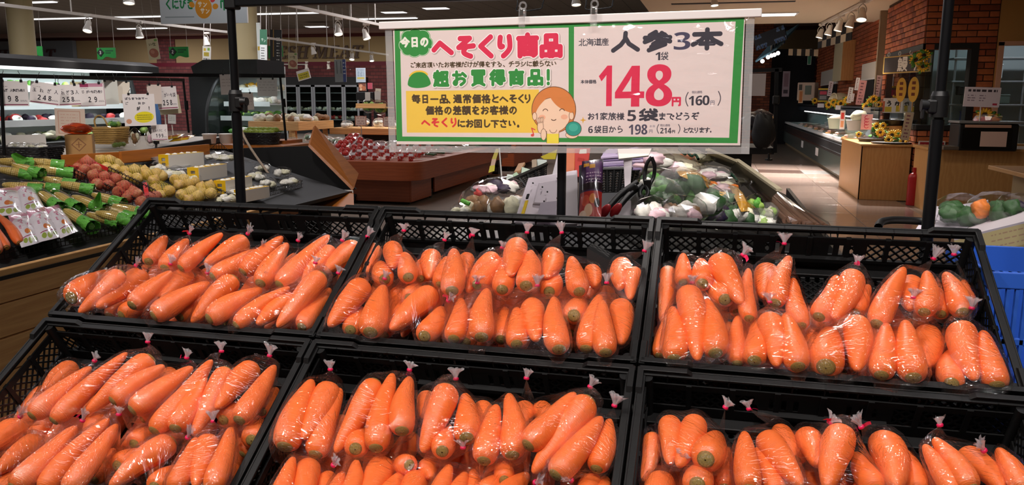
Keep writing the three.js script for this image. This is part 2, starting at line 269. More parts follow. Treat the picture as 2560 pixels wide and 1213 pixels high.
function makeCrate(label) {
 const t = thing('vegetable_crate', label, 'crate', [0, 0, 0], 0, 'black mesh crates of carrots');
 t.rotation.x = SLOPE;
 const W = CRATE_W, L = CRATE_L, H = CRATE_H, f = 0.0125, rim = [];
 // flange with a down-turned lip
 for (const [x0, x1, z0, z1] of [[0, W, 0, f], [0, W, L - f, L], [0, f, f, L - f], [W - f, W, f, L - f]]) rim.push(rbox(x1 - x0, 0.0045, z1 - z0, 0.0015, [(x0 + x1) / 2, -0.00225 - 0.006, (z0 + z1) / 2]));
 rim.push(rbox(W, 0.017, 0.003, 0.001, [W / 2, -0.0135, 0.0015]), rbox(W, 0.02, 0.003, 0.001, [W / 2, -0.0155, L - 0.0015]));
 rim.push(rbox(0.003, 0.017, L, 0.001, [0.0015, -0.0135, L / 2]), rbox(0.003, 0.017, L, 0.001, [W - 0.0015, -0.0135, L / 2]));
 for (let i = 1; i < 12; i++) rim.push(span(i * W / 12 - 0.001, i * W / 12 + 0.001, -0.021, -0.006, 0.001, f));
 mesh('rim', rim, crateMat, t);
 for (const [sx, sz] of [[0, 0], [1, 0], [0, 1], [1, 1]]) {   // raised stacking corners: an L with a sloped end
 const a = 0.072, b = 0.042, p = [];
 const X = (x) => (sx ? W - x : x), Z = (z) => (sz ? L - z : z);
 const along = place(prism([[0, -0.008], [a + 0.01, -0.008], [a, 0.0], [0.004, 0.0], [0, -0.003]], 0.0075, 0.0008), [0, 0, 0.0008]);
 const side = place(prism([[0, -0.008], [b + 0.008, -0.008], [b, 0.0], [0.004, 0.0], [0, -0.003]], 0.0075, 0.0008), [0.0083, 0, 0], [0, -Math.PI / 2, 0]);
 for (const g of [along, side]) { const q = clean(g); place(q, [X(0), 0, Z(0)], [0, 0, 0], [sx ? -1 : 1, 1, sz ? -1 : 1]); if ((sx + sz) % 2) flip(q); p.push(q); }
 p.push(place(cyl(0.0085, 0.0085, H - 0.01, [0, 0, 0], [0, 0, 0], 12), [X(0.0145), -H / 2 - 0.004, Z(0.0145)]));
 mesh('corner_post', p, crateMat, t);
 }
 const back = latticeWall(W - 2 * f, -0.022, -0.07, true), side = latticeWall(L - 2 * f, -0.022, -0.07, false);
 mesh('back_wall', [place(back.clone(), [f, 0, f]), span(f, W - f, -H, -0.074, f - 0.002, f + 0.002)], crateMat, t);
 mesh('front_wall', [place(back.clone(), [f, 0, L - f], [0, 0, 0]), span(f, W - f, -H, -0.074, L - f - 0.002, L - f + 0.002)], crateMat, t);
 mesh('side_wall', [place(side.clone(), [f, 0, L - f], [0, Math.PI / 2, 0]), span(f - 0.002, f + 0.002, -H, -0.074, f, L - f)], crateMat, t);
 mesh('side_wall', [place(side.clone(), [W - f, 0, L - f], [0, Math.PI / 2, 0]), span(W - f - 0.002, W - f + 0.002, -H, -0.074, f, L - f)], crateMat, t);
 const floor = lattice(W - 2 * f, L - 2 * f, 0.003, 0.016, 0.0026).map((q) => place(q, [f, -H + 0.002, L - f], [-Math.PI / 2, 0, 0]));
 for (let i = 0; i <= 4; i++) floor.push(span(f, W - f, -H, -H + 0.006, f + i * (L - 2 * f) / 4 - 0.004, f + i * (L - 2 * f) / 4 + 0.004));
 for (let i = 0; i <= 5; i++) floor.push(span(f + i * (W - 2 * f) / 5 - 0.004, f + i * (W - 2 * f) / 5 + 0.004, -H, -H + 0.006, f, L - f));
 floor.push(rbox(W - 2 * f, 0.008, 0.02, 0.002, [W / 2, -H + 0.012, f + 0.012]), rbox(W - 2 * f, 0.008, 0.02, 0.002, [W / 2, -H + 0.012, L - f - 0.012]));
 mesh('crate_floor', floor, crateMat, t);
 return t;
}
function flip(g) { const p = g.attributes.position.array; for (const k of ['position', 'normal', 'uv']) { const a = g.attributes[k]; if (!a) continue; const n = a.itemSize, r = a.array; for (let i = 0; i < r.length; i += n * 3) for (let c = 0; c < n; c++) { const s = r[i + n + c]; r[i + n + c] = r[i + 2 * n + c]; r[i + 2 * n + c] = s; } } return g; }
const crateAt = (col, row) => onSlope(col * 0.535 + 0.002, 0, row * 0.3522 + 0.001);
const crateLabel = {
 A: 'upper left black mesh crate of carrots, nearest the corn display', B: 'upper middle black mesh crate of carrots, under the price sign', C: 'upper right black mesh crate of carrots, nearest the blue basket',
 D: 'lower left black mesh crate of carrots, next to the pine boards', E: 'lower middle black mesh crate of carrots, in front of the sign pole', F: 'lower right black mesh crate of carrots, darkest back wall' };
const firstCrate = makeCrate(crateLabel.A);
firstCrate.position.copy(crateAt(-1, 0));
for (const [k, c, r] of [['B', 0, 0], ['C', 1, 0], ['D', -1, 1], ['E', 0, 1], ['F', 1, 1]]) copyOf(firstCrate, crateAt(c, r), undefined, crateLabel[k]);
// the stepped stand under the crates
{
 const t = thing('display_stand', 'dark sloped display stand carrying the six carrot crates', 'stand', onSlope(-0.55, -CRATE_H - 0.004, 0));
 t.rotation.x = SLOPE;
 const W = 1.64, L = 0.72;
 mesh('sloped_shelf', [rbox(W, 0.018, L, 0.004, [W / 2, -0.011, L / 2]), rbox(W, 0.05, 0.016, 0.004, [W / 2, 0.0, L + 0.008])], M.blackMatt, t);
 const q = new THREE.Quaternion().setFromEuler(new THREE.Euler(-SLOPE, 0, 0));
 for (const x of [0.05, W - 0.05]) for (const z of [0.05, L - 0.05]) {
 const top = onSlope(x - 0.55, -CRATE_H - 0.02, z), g = box(0.04, top.y - 0.02, 0.04, [0, -(top.y - 0.02) / 2, 0]);
 const leg = mesh('leg', g, M.blackMetal, t); leg.quaternion.copy(q); leg.position.set(x, -0.016, z);
 }
}

// ---------------------------------------------------------------- the sign rack behind the crates and its price sign
{
 const t = thing('sign_rack', 'black metal sign rack of two poles and a top beam over the carrot crates', 'rack', [-0.315, 0.5, -1.56]);
 const L = -0.676, R = 0.683, top = 1.187 + 0.02;          // from the rack's middle
 for (const x of [L, R]) {
 const inner = x < 0 ? 1 : -1;
 mesh('pole', [cyl(0.0085, 0.0085, 0.84, [x, 0.83, 0], [0, 0, 0], 20), cyl(0.0105, 0.0105, 0.56, [x, 0.69, 0], [0, 0, 0], 20), rbox(0.05, 0.012, 0.05, 0.003, [x, 0.406, 0])], M.blackMetal, t);
 const c = mesh('height_clamp', [cyl(0.0145, 0.0145, 0.036, [x, 0.992, 0], [0, 0, 0], 24), cyl(0.012, 0.0145, 0.008, [x, 1.014, 0], [0, 0, 0], 24), rbox(0.016, 0.024, 0.02, 0.004, [x + inner * 0.012, 0.992, 0.004])], M.blackPlastic, t);
 mesh('clamp_knob', [cyl(0.011, 0.009, 0.012, [x + inner * 0.024, 0.994, 0.006], [0, 0, Math.PI / 2], 10), rbox(0.005, 0.03, 0.012, 0.002, [x + inner * 0.027, 0.986, 0.008])], M.blackPlastic, c);
 mesh('beam_joint', rbox(0.026, 0.034, 0.026, 0.004, [x + inner * 0.004, top - 0.008, 0]), M.blackPlastic, t);
 }
 mesh('top_beam', rbox(R - L, 0.02, 0.02, 0.003, [0, top - 0.0095, 0]), M.blackMetal, t);
}
{
 const t = thing('sign_pole', 'short black pole standing behind the middle crate, below the sign', 'pole', [-0.289, 0.5, -1.56]);
 mesh('pole', cyl(0.0088, 0.0088, 0.98, [0, 0.49, 0], [0, 0, 0], 20), M.blackMetal, t);
 mesh('pole_foot', rbox(0.06, 0.01, 0.06, 0.003, [0, 0.005, 0]), M.blackMetal, t);
}
for (const [i, x] of [[0, -0.3555], [1, -0.2245]]) {      // wire hooks from the beam, bent into a trapeze
 const w = mesh('wire_hanger', [tube([[x - 0.022, 1.688, -1.556], [x - 0.0215, 1.676, -1.55], [x - 0.0205, 1.6655, -1.54], [x - 0.012, 1.664, -1.54], [x + 0.016, 1.6665, -1.54], [x + 0.027, 1.6685, -1.54], [x + 0.0275, 1.678, -1.55], [x + 0.0295, 1.689, -1.556]], 0.0013, 40, 8)], M.blackMetal);
 tag(w, i ? 'black wire hanger over the price side of the sign' : 'black wire hanger over the green and white middle of the sign', 'hanger');
 const c = thing('sign_clip', i ? 'clear plastic clip above the price on the white rail' : 'clear plastic clip left of the other one on the white rail', 'clip', [x + 0.002, 1.655, -1.4925]);
 mesh('clip_jaw', [rbox(0.0125, 0.034, 0.004, 0.0018, [0, -0.008, 0.004]), rbox(0.0105, 0.03, 0.004, 0.0018, [0, -0.006, -0.009])], M.clear, c);
 mesh('clip_spring', [cyl(0.004, 0.004, 0.009, [0, 0.004, -0.002], [0, 0, Math.PI / 2], 12), rbox(0.006, 0.012, 0.0015, 0.0006, [0, 0.001, 0.0068])], M.chrome, c);
 mesh('clip_hook', new THREE.TorusGeometry(0.006, 0.0018, 8, 20).translate(0, 0.014, -0.004), M.clear, c);
}
const signPrint = canvasTexture(2048, 694, (g, w, h) => {
 penScale = 0.69;
 const white = '#e6d6d2', green = '#2f8f3d', red = '#dc2a50', brown = '#4b3a22', ink = '#37343f';
 const poly = (pts, c) => { g.fillStyle = c; g.beginPath(); pts.forEach((p, i) => (i ? g.lineTo(...p) : g.moveTo(...p))); g.closePath(); g.fill(); };
 g.fillStyle = white; g.fillRect(0, 0, w, h);
 poly([[10, 0], [2044,0], [2033,682], [0,675]], green);
 poly([[44,15], [1076,25], [1077,654], [38,646]], white);
 poly([[1107,22], [2000,21], [1987,652], [1107,643]], white);
 // cloud
 const cloud = (k, c) => { g.fillStyle = c; for (const [x, y, r] of [[0, 0, 92], [-85, 20, 62], [-60, -45, 62], [0, -62, 62], [66, -45, 62], [92, 8, 58], [60, 58, 58], [-10, 66, 62], [-70, 60, 52]]) { g.beginPath(); g.ellipse([141,83][0] + x * 0.72, [141,83][1] + y * 0.7, r * k * 0.69, r * k * 0.6, 0, 0, 7); g.fill(); } };
 cloud(1.14, green); cloud(1.07, '#eaf3df'); cloud(1, green);
 poly([[193,117], [252,120], [217,87]], green);
 writeRow(g, '今日の', [75,81], [198,82], 82, 13, '#f4f2e6', 1.05);
 const big = (text, pts, size, pen, c, tall) => {
 for (const [dx, p2, c2] of [[5, 15, '#b9a9a4'], [0, 12, '#fbf4f2'], [0, 0, c]]) [...text].forEach((ch, i) => { g.strokeStyle = g.fillStyle = c2; stroke(g, ch, pts[i][0] + dx, pts[i][1] + dx, size, size * tall, pen + p2); });
 };
 big('へそくり商品', [[314,115], [454,118], [580,119], [698,118], [834,120], [973,123]], 184, 33, red, 1.02);
 writeRow(g, 'ご来店頂いたお客様だけが得をする、チラシに載らない', [120,217], [989,225], 49, 5.6, brown, 1.0);
 // the green purse with its yellow clasp
 g.fillStyle = green; g.beginPath(); { const [cx, cy] = [157,306], x = 0, y = 0; g.save(); g.translate(cx, cy); g.scale(0.62, 0.62); g.moveTo(x - 118, y + 40); g.bezierCurveTo(x - 110, y - 40, x - 60, y - 82, x, y - 82); g.bezierCurveTo(x + 64, y - 82, x + 112, y - 30, x + 122, y + 34); g.bezierCurveTo(x + 110, y + 84, x - 104, y + 96, x - 118, y + 40); g.fill(); g.strokeStyle = '#f0c63c'; g.lineWidth = 16; g.beginPath(); g.moveTo(x - 92, y - 42); g.bezierCurveTo(x - 60, y - 92, x + 50, y - 100, x + 88, y - 52); g.stroke(); g.restore(); }
 big('超お買得商品！', [[299,299], [414,301], [532,300], [649,300], [765,301], [879,302], [956,303]], 134, 20, green, 1.0);
 poly([[71,370], [900,372], [906,624], [69,622]], '#f2cb4e');
 const sp = (text, xs, size, pen, c) => [...text].forEach((ch, i) => { g.strokeStyle = g.fillStyle = c; stroke(g, ch, xs[i][0], xs[i][1], size, size, pen); });
 sp('毎日一品、通常価格とへそくり', [[135,419], [194,420], [253,421], [313,421], [359,422], [400,421], [460,422], [519,422], [578,423], [633,423], [688,424], [742,424], [791,424], [832,424]], 76, 10, brown);
 writeRow(g, '価格の差額をお客様の', [222,489], [743,491], 76, 10, brown);
 writeRow(g, 'へそくり', [194,561], [372,561], 80, 12, '#dd3a3a');
 writeRow(g, 'にお回し下さい。', [421,568], [788,570], 72, 10, brown);
 // a smiling woman holding a coin purse
 { const [cx, cy] = [985,497], x = 0, y = 0; g.save(); g.translate(cx, cy); g.scale(0.62, 0.62); const S = 0.97, e = (dx, dy, rx, ry, c, line) => { g.beginPath(); g.ellipse(x + dx * S, y + dy * S, rx * S, ry * S, 0, 0, 7); g.fillStyle = c; g.fill(); if (line) { g.strokeStyle = '#6b4630'; g.lineWidth = line; g.stroke(); } };
 e(5, -10, 218, 222, '#d98443', 6); e(-5, 40, 172, 168, '#f6d5b8', 4); e(-185, 50, 22, 38, '#f6d5b8', 4); e(180, 48, 24, 38, '#f6d5b8', 4);
 g.fillStyle = '#d98443'; g.beginPath(); g.moveTo(x - 178 * S, y + 30); g.bezierCurveTo(x - 170, y - 170, x - 90, y - 190, x - 40, y - 200); g.bezierCurveTo(x + 120, y - 220, x + 200, y - 120, x + 180, y + 20); g.bezierCurveTo(x + 60, y - 10, x, y - 70, x - 40, y - 150); g.bezierCurveTo(x - 80, y - 90, x - 140, y - 70, x - 178 * S, y + 30); g.fill();
 g.strokeStyle = '#5a3a28'; g.lineWidth = 7; g.lineCap = 'round'; for (const dx of [-75, 85]) { g.beginPath(); g.arc(x + dx, y + 5, 24, Math.PI * 1.1, Math.PI * 1.9); g.stroke(); } g.beginPath(); g.arc(x + 5, y + 58, 30, 0.25 * Math.PI, 0.75 * Math.PI); g.stroke();
 e(-110, 60, 34, 24, '#f3b695'); e(110, 58, 34, 24, '#f3b695');
 g.fillStyle = '#f2e04a'; g.fillRect(x - 62, y + 212, 118, 92); g.fillStyle = '#f6d5b8'; g.fillRect(x - 62, y + 178, 118, 36);
 g.strokeStyle = '#6b4630'; g.lineWidth = 4; for (const q of [-62, 56]) { g.beginPath(); g.moveTo(x + q, y + 200); g.lineTo(x + q * 1.02 - 2, y + 300); g.stroke(); } g.beginPath(); g.arc(x, y + 172, 34, 0.05 * Math.PI, 0.95 * Math.PI); g.stroke();
 e(-128, 150, 30, 66, '#f6d5b8', 4); e(-96, 228, 28, 56, '#f6d5b8', 4); for (let k = 0; k < 4; k++) e(-150 + k * 16, 92 - k * 3, 8, 28, '#f6d5b8', 3);
 e(185, 232, 62, 34, '#f6d5b8', 4); e(200, 172, 78, 70, '#2b9d8a', 5); e(200, 160, 46, 38, '#46b49f'); g.restore(); }
 g.fillStyle = '#dc4a44'; { const [x, y] = [860,624]; g.beginPath(); g.ellipse(x, y + 14, 10, 8, 0, 0, 7); g.fill(); g.strokeStyle = '#dc4a44'; g.lineWidth = 6; g.beginPath(); g.moveTo(x + 8, y + 12); g.lineTo(x - 5, y - 28); g.lineTo(x + 15, y - 18); g.stroke(); }
 // price side
 writeRow(g, '北海道産', [1156,110], [1286,111], 62, 4.6, ink, 1.02);
 g.strokeStyle = ink; for (const [ch, p] of [['人', [1402,114]], ['参', [1580,115]], ['本', [1851,110]]]) stroke(g, ch, p[0], p[1], 238, 158, 27);
 g.fillStyle = '#45415a'; stroke(g, '3', [1717,117][0], [1717,117][1], 150, 138, 20);
 writeRow(g, '1袋', [1588,197], [1621,197], 62, 4.6, ink, 1.05);
 g.fillStyle = red; for (const [ch, p, ww] of [['1', [1301,356], 170], ['4', [1431,360], 250], ['8', [1594,357], 245]]) stroke(g, ch, p[0], p[1], ww, 338, 10);
 writeRow(g, '円', [1692,448], [1692,448], 74, 11, red);
 writeRow(g, '（', [1748,437], [1748,437], 60, 5, ink, 2.0); writeRow(g, '）', [1929,434], [1929,434], 60, 5, ink, 2.0);
 writeRow(g, '160', [1778,446], [1855,444], 62, 10, ink, 1.25); writeRow(g, '円', [1890,457], [1890,457], 36, 4, '#8b8590');
 writeRow(g, '税込価格', [1784,399], [1826,398], 21, 2.4, '#8d8289'); writeRow(g, '本体価格', [1158,332], [1227,332], 32, 3.2, ink);
 writeRow(g, 'お', [1209,530], [1209,530], 60, 6, ink); writeRow(g, '1', [1243,530], [1243,530], 36, 6, ink, 1.5); writeRow(g, '家族様', [1283,530], [1378,531], 64, 5.5, ink);
 g.fillStyle = g.strokeStyle = ink; stroke(g, '5', [1443,526][0], [1443,526][1], 84, 92, 9); stroke(g, '袋', [1537,523][0], [1537,523][1], 158, 96, 14);
 writeRow(g, 'までどうぞ', [1615,532], [1796,532], 62, 6.5, ink);
 writeRow(g, '6', [1206,605], [1206,605], 44, 5, ink, 1.3); writeRow(g, '袋目から', [1248,605], [1377,604], 60, 5.5, ink); writeRow(g, '198', [1443,605], [1516,604], 56, 8, '#4d495c', 1.5);
 writeRow(g, '円', [1553,615], [1553,615], 30, 3, '#8b8590'); writeRow(g, '（', [1591,602], [1591,602], 44, 4, ink, 1.8); writeRow(g, '）', [1713,602], [1713,602], 44, 4, ink, 1.8); writeRow(g, '214', [1615,612], [1658,612], 32, 4, ink, 1.45); writeRow(g, '円', [1680,617], [1680,617], 26, 3, ink);
 writeRow(g, '税込価格', [1612,582], [1654,582], 20, 2.2, '#8d8289'); writeRow(g, '本体', [1552,587], [1569,587], 20, 2.2, '#a39aa2');
 writeRow(g, 'となります。', [1747,610], [1895,609], 46, 5, ink);
 g.fillStyle = '#e0a93a'; { const [x, y] = [1162,551]; g.beginPath(); for (let k = 0; k < 8; k++) { const r = k % 2 ? 6 : 20, a = k * Math.PI / 4; g.lineTo(x + r * Math.sin(a), y - r * Math.cos(a)); } g.fill(); }
 penScale = 1;
});
{
 const t = thing('price_sign', 'wide green framed price sign for carrots in a clear sleeve, hung under a white rail', 'sign', [-0.284, 1.5277, -1.5]);
 t.rotation.z = 0.0145;
 const W = 0.645, H = 0.2185, print = new THREE.MeshStandardMaterial({ map: signPrint, roughness: 0.75 });
 const board = new THREE.Mesh(new THREE.BoxGeometry(W, H, 0.0012), [M.paper, M.paper, M.paper, M.paper, print, M.paper]);
 board.name = 'printed_sheet'; board.castShadow = board.receiveShadow = true; t.add(board);
 seed(3);
 const bulge = (u, v) => {                               // the loose vinyl: broad waves that grow to the right, with fine creases
 const right = 0.35 + 0.65 * THREE.MathUtils.smoothstep(u, 0.35, 0.75), n = noise(u * 7 + 2, v * 2.6, 1.5), c = Math.pow(1 - Math.abs(noise(u * 9 + v * 6, v * 5 - u * 3, 4)), 5);
 return 0.0016 + right * (0.011 * (0.5 + 0.5 * n) + 0.004 * c + 0.0009 * noise(u * 40, v * 22, 6)) * Math.sin(Math.min(1, v * 6, (1 - v) * 6, u * 14, (1 - u) * 14) * 1.57);
 };
 const front = grid(150, 56, (u, v) => [(u - 0.5) * (W + 0.032), (v - 0.5) * (H + 0.02) - 0.006, 0.0012 + bulge(u, v)]);
 mesh('sleeve', [front, grid(2, 2, (u, v) => [(0.5 - u) * (W + 0.032), (v - 0.5) * (H + 0.02) - 0.006, -0.0012])], M.film, t);
 mesh('sleeve_edge', [span(-W / 2 - 0.016, -W / 2 - 0.002, -H / 2 - 0.015, H / 2 + 0.003, -0.0006, 0.0012), span(W / 2 + 0.002, W / 2 + 0.016, -H / 2 - 0.015, H / 2 + 0.003, -0.0006, 0.0012), span(-W / 2 - 0.016, W / 2 + 0.016, -H / 2 - 0.015, -H / 2 - 0.003, -0.0006, 0.0012)], M.filmSoft, t);
 mesh('white_rail', [rbox(0.7, 0.0145, 0.0075, 0.002, [0.0, H / 2 + 0.0065, 0.001])], M.whitePlastic, t);
}

// ---------------------------------------------------------------- carrots in knotted film bags
const carrotSkins = [0, 1, 2, 3].map((k) => dataTexture(128, 256, (u, v) => {
 seed(k); const base = mix3([0.885, 0.39, 0.145], [0.945, 0.46, 0.2], 0.5 + 0.5 * loop(u, v, 1.1, k * 3 + 1));
 const ring = Math.max(0, loop(u, v * 9, 1.3, 20 + k) - 0.28) * 0.5 + Math.max(0, loop(u * 2, v * 16, 2.2, 40 + k) - 0.4) * 0.6;   // fine pale cross lines of the skin
 const fleck = Math.max(0, loop(u, v * 14, 3.4, 60 + k) - 0.42) * 0.7;
 return mix3(mix3(base, [0.97, 0.64, 0.4], Math.min(0.45, ring)), [0.62, 0.22, 0.06], Math.min(0.4, fleck));
}));
const carrotBump = dataTexture(128, 512, (u, v) => { const r = loop(u, v * 12, 1.6, 5), s = Math.max(0, loop(u, v * 22, 2.6, 15) - 0.3); const g = 0.5 + 0.22 * r - 0.5 * s; return [g, g, g]; }, false);
const carrotMats = carrotSkins.map((map, i) => new THREE.MeshStandardMaterial({ map, bumpMap: carrotBump, bumpScale: 0.0009, roughness: 0.42 + 0.03 * i }));
const scarMat = new THREE.MeshStandardMaterial({ roughness: 0.85, map: dataTexture(64, 64, (u, v) => { const d = Math.hypot(u - 0.5, v - 0.5) * 2, n = noise(u * 12, v * 12, 2), a = Math.atan2(v - 0.5, u - 0.5); return mix3(mix3([0.62, 0.53, 0.27], [0.42, 0.38, 0.17], 0.5 + 0.8 * n), [0.5, 0.34, 0.12], d > 0.82 ? 0.7 : 0.25 * Math.abs(Math.sin(a * 4))); }) });
const PROFILE = [[0, 0.3], [0.012, 0.46], [0.03, 0.67], [0.06, 0.83], [0.1, 0.93], [0.16, 0.99], [0.25, 1], [0.36, 0.97], [0.48, 0.9], [0.6, 0.8], [0.72, 0.68], [0.82, 0.56], [0.9, 0.44], [0.95, 0.33], [0.98, 0.21], [0.995, 0.09]];
const profileAt = (t) => { let i = 1; while (i < PROFILE.length - 1 && PROFILE[i][0] < t) i++; const [a, b] = [PROFILE[i - 1], PROFILE[i]]; return b[1] === undefined ? 0 : a[1] + (b[1] - a[1]) * Math.min(1, Math.max(0, (t - a[0]) / (b[0] - a[0]))); };
function carrotAxis(c) {                       // -> a function t -> centre, with the carrot's slight bend
 const p = V(c[0], c[1], c[2]).multiplyScalar(0.001), q = V(c[3], c[4], c[5]).multiplyScalar(0.001), d = q.clone().sub(p), L = d.length();
 const s = V(0, 1, 0).cross(d).normalize(), k = (c.bend ??= rr(-0.035, 0.035)) * L;
 return (t) => p.clone().addScaledVector(d, t).addScaledVector(s, k * Math.sin(t * Math.PI) + k * 0.3 * Math.sin(t * t * 6));
}
function carrot(c, parent) {
 const R = c[6] * 0.001, f = carrotAxis(c), n = 22, rows = PROFILE.length, k1 = rr(0, 9), pos = [], uv = [], idx = [];
 const axis = f(1).sub(f(0)).normalize(), side = V(0, 1, 0).cross(axis).normalize(), up = axis.clone().cross(side), u0 = rnd();
 for (let j = 0; j < rows; j++) {
 const [t, w] = PROFILE[j], o = f(t);
 for (let i = 0; i <= n; i++) {
 const a = (i / n) * Math.PI * 2, lump = 1 + 0.05 * noise(Math.cos(a) * 0.9 + k1, Math.sin(a) * 0.9, t * 4 + k1) + 0.025 * noise(k1, t * 16, Math.cos(a)), r = R * w * lump;
 pos.push(o.x + (side.x * Math.cos(a) + up.x * Math.sin(a)) * r, o.y + (side.y * Math.cos(a) + up.y * Math.sin(a)) * r, o.z + (side.z * Math.cos(a) + up.z * Math.sin(a)) * r);
 uv.push(i / n + u0, t * 0.9 + u0 * 3);
 }
 }
 for (let j = 0; j < rows - 1; j++) for (let i = 0; i < n; i++) { const a = j * (n + 1) + i, b = a + n + 1; idx.push(a, a + 1, b + 1, a, b + 1, b); }
 const tip = pos.length / 3, e = f(1); pos.push(e.x, e.y, e.z); uv.push(u0, 1);
 for (let i = 0; i < n; i++) { const a = (rows - 1) * (n + 1) + i; idx.push(a, a + 1, tip); }
 const g = new THREE.BufferGeometry();
 g.setAttribute('position', new THREE.BufferAttribute(new Float32Array(pos), 3));
 g.setAttribute('uv', new THREE.BufferAttribute(new Float32Array(uv), 2));
 g.setIndex(idx); g.computeVertexNormals();
 const m = mesh('carrot', g, pick(carrotMats), parent);
 const s = lathe([[0.001, 0.0028], [0.3 * R, 0.0022], [0.47 * R, 0.001], [0.53 * R, -0.0012], [0.5 * R, -0.003]], 16);   // the cut leaf base, a low disc
 const su = s.attributes.uv, sp = s.attributes.position; for (let i = 0; i < su.count; i++) su.setXY(i, 0.5 + sp.getX(i) / R, 0.5 + sp.getZ(i) / R);
 const o = f(0.008);
 s.applyMatrix4(M4().compose(o, new THREE.Quaternion().setFromUnitVectors(V(0, 1, 0), axis.clone().negate()), V(1, 1, 1)));
 mesh('stem_scar', s, scarMat, m);
}
// the film's own fine creases: straight stretch lines that cross, and small puckers
const creaseMap = dataTexture(512, 512, (u, v) => { let q = 0; for (const [a, f, k] of [[0.5, 5, 1], [-0.7, 7, 9], [1.4, 4, 17], [0.1, 9, 25]]) { const x = u * Math.cos(a) + v * Math.sin(a), y = -u * Math.sin(a) + v * Math.cos(a), n = noise(x * f * 0.7, y * f * 2.4, k); q += Math.pow(1 - Math.min(1, Math.abs(n) * 3.2), 3) * Math.max(0, 0.4 + noise(x * 3, y * 3, k + 40)); } return [q * 0.5, q * 0.5, q * 0.5]; }, false);
const bagFilm = phys('#ffffff', 0.075, { ...FILM, ior: 1.62, bumpMap: creaseMap, bumpScale: 0.002 });
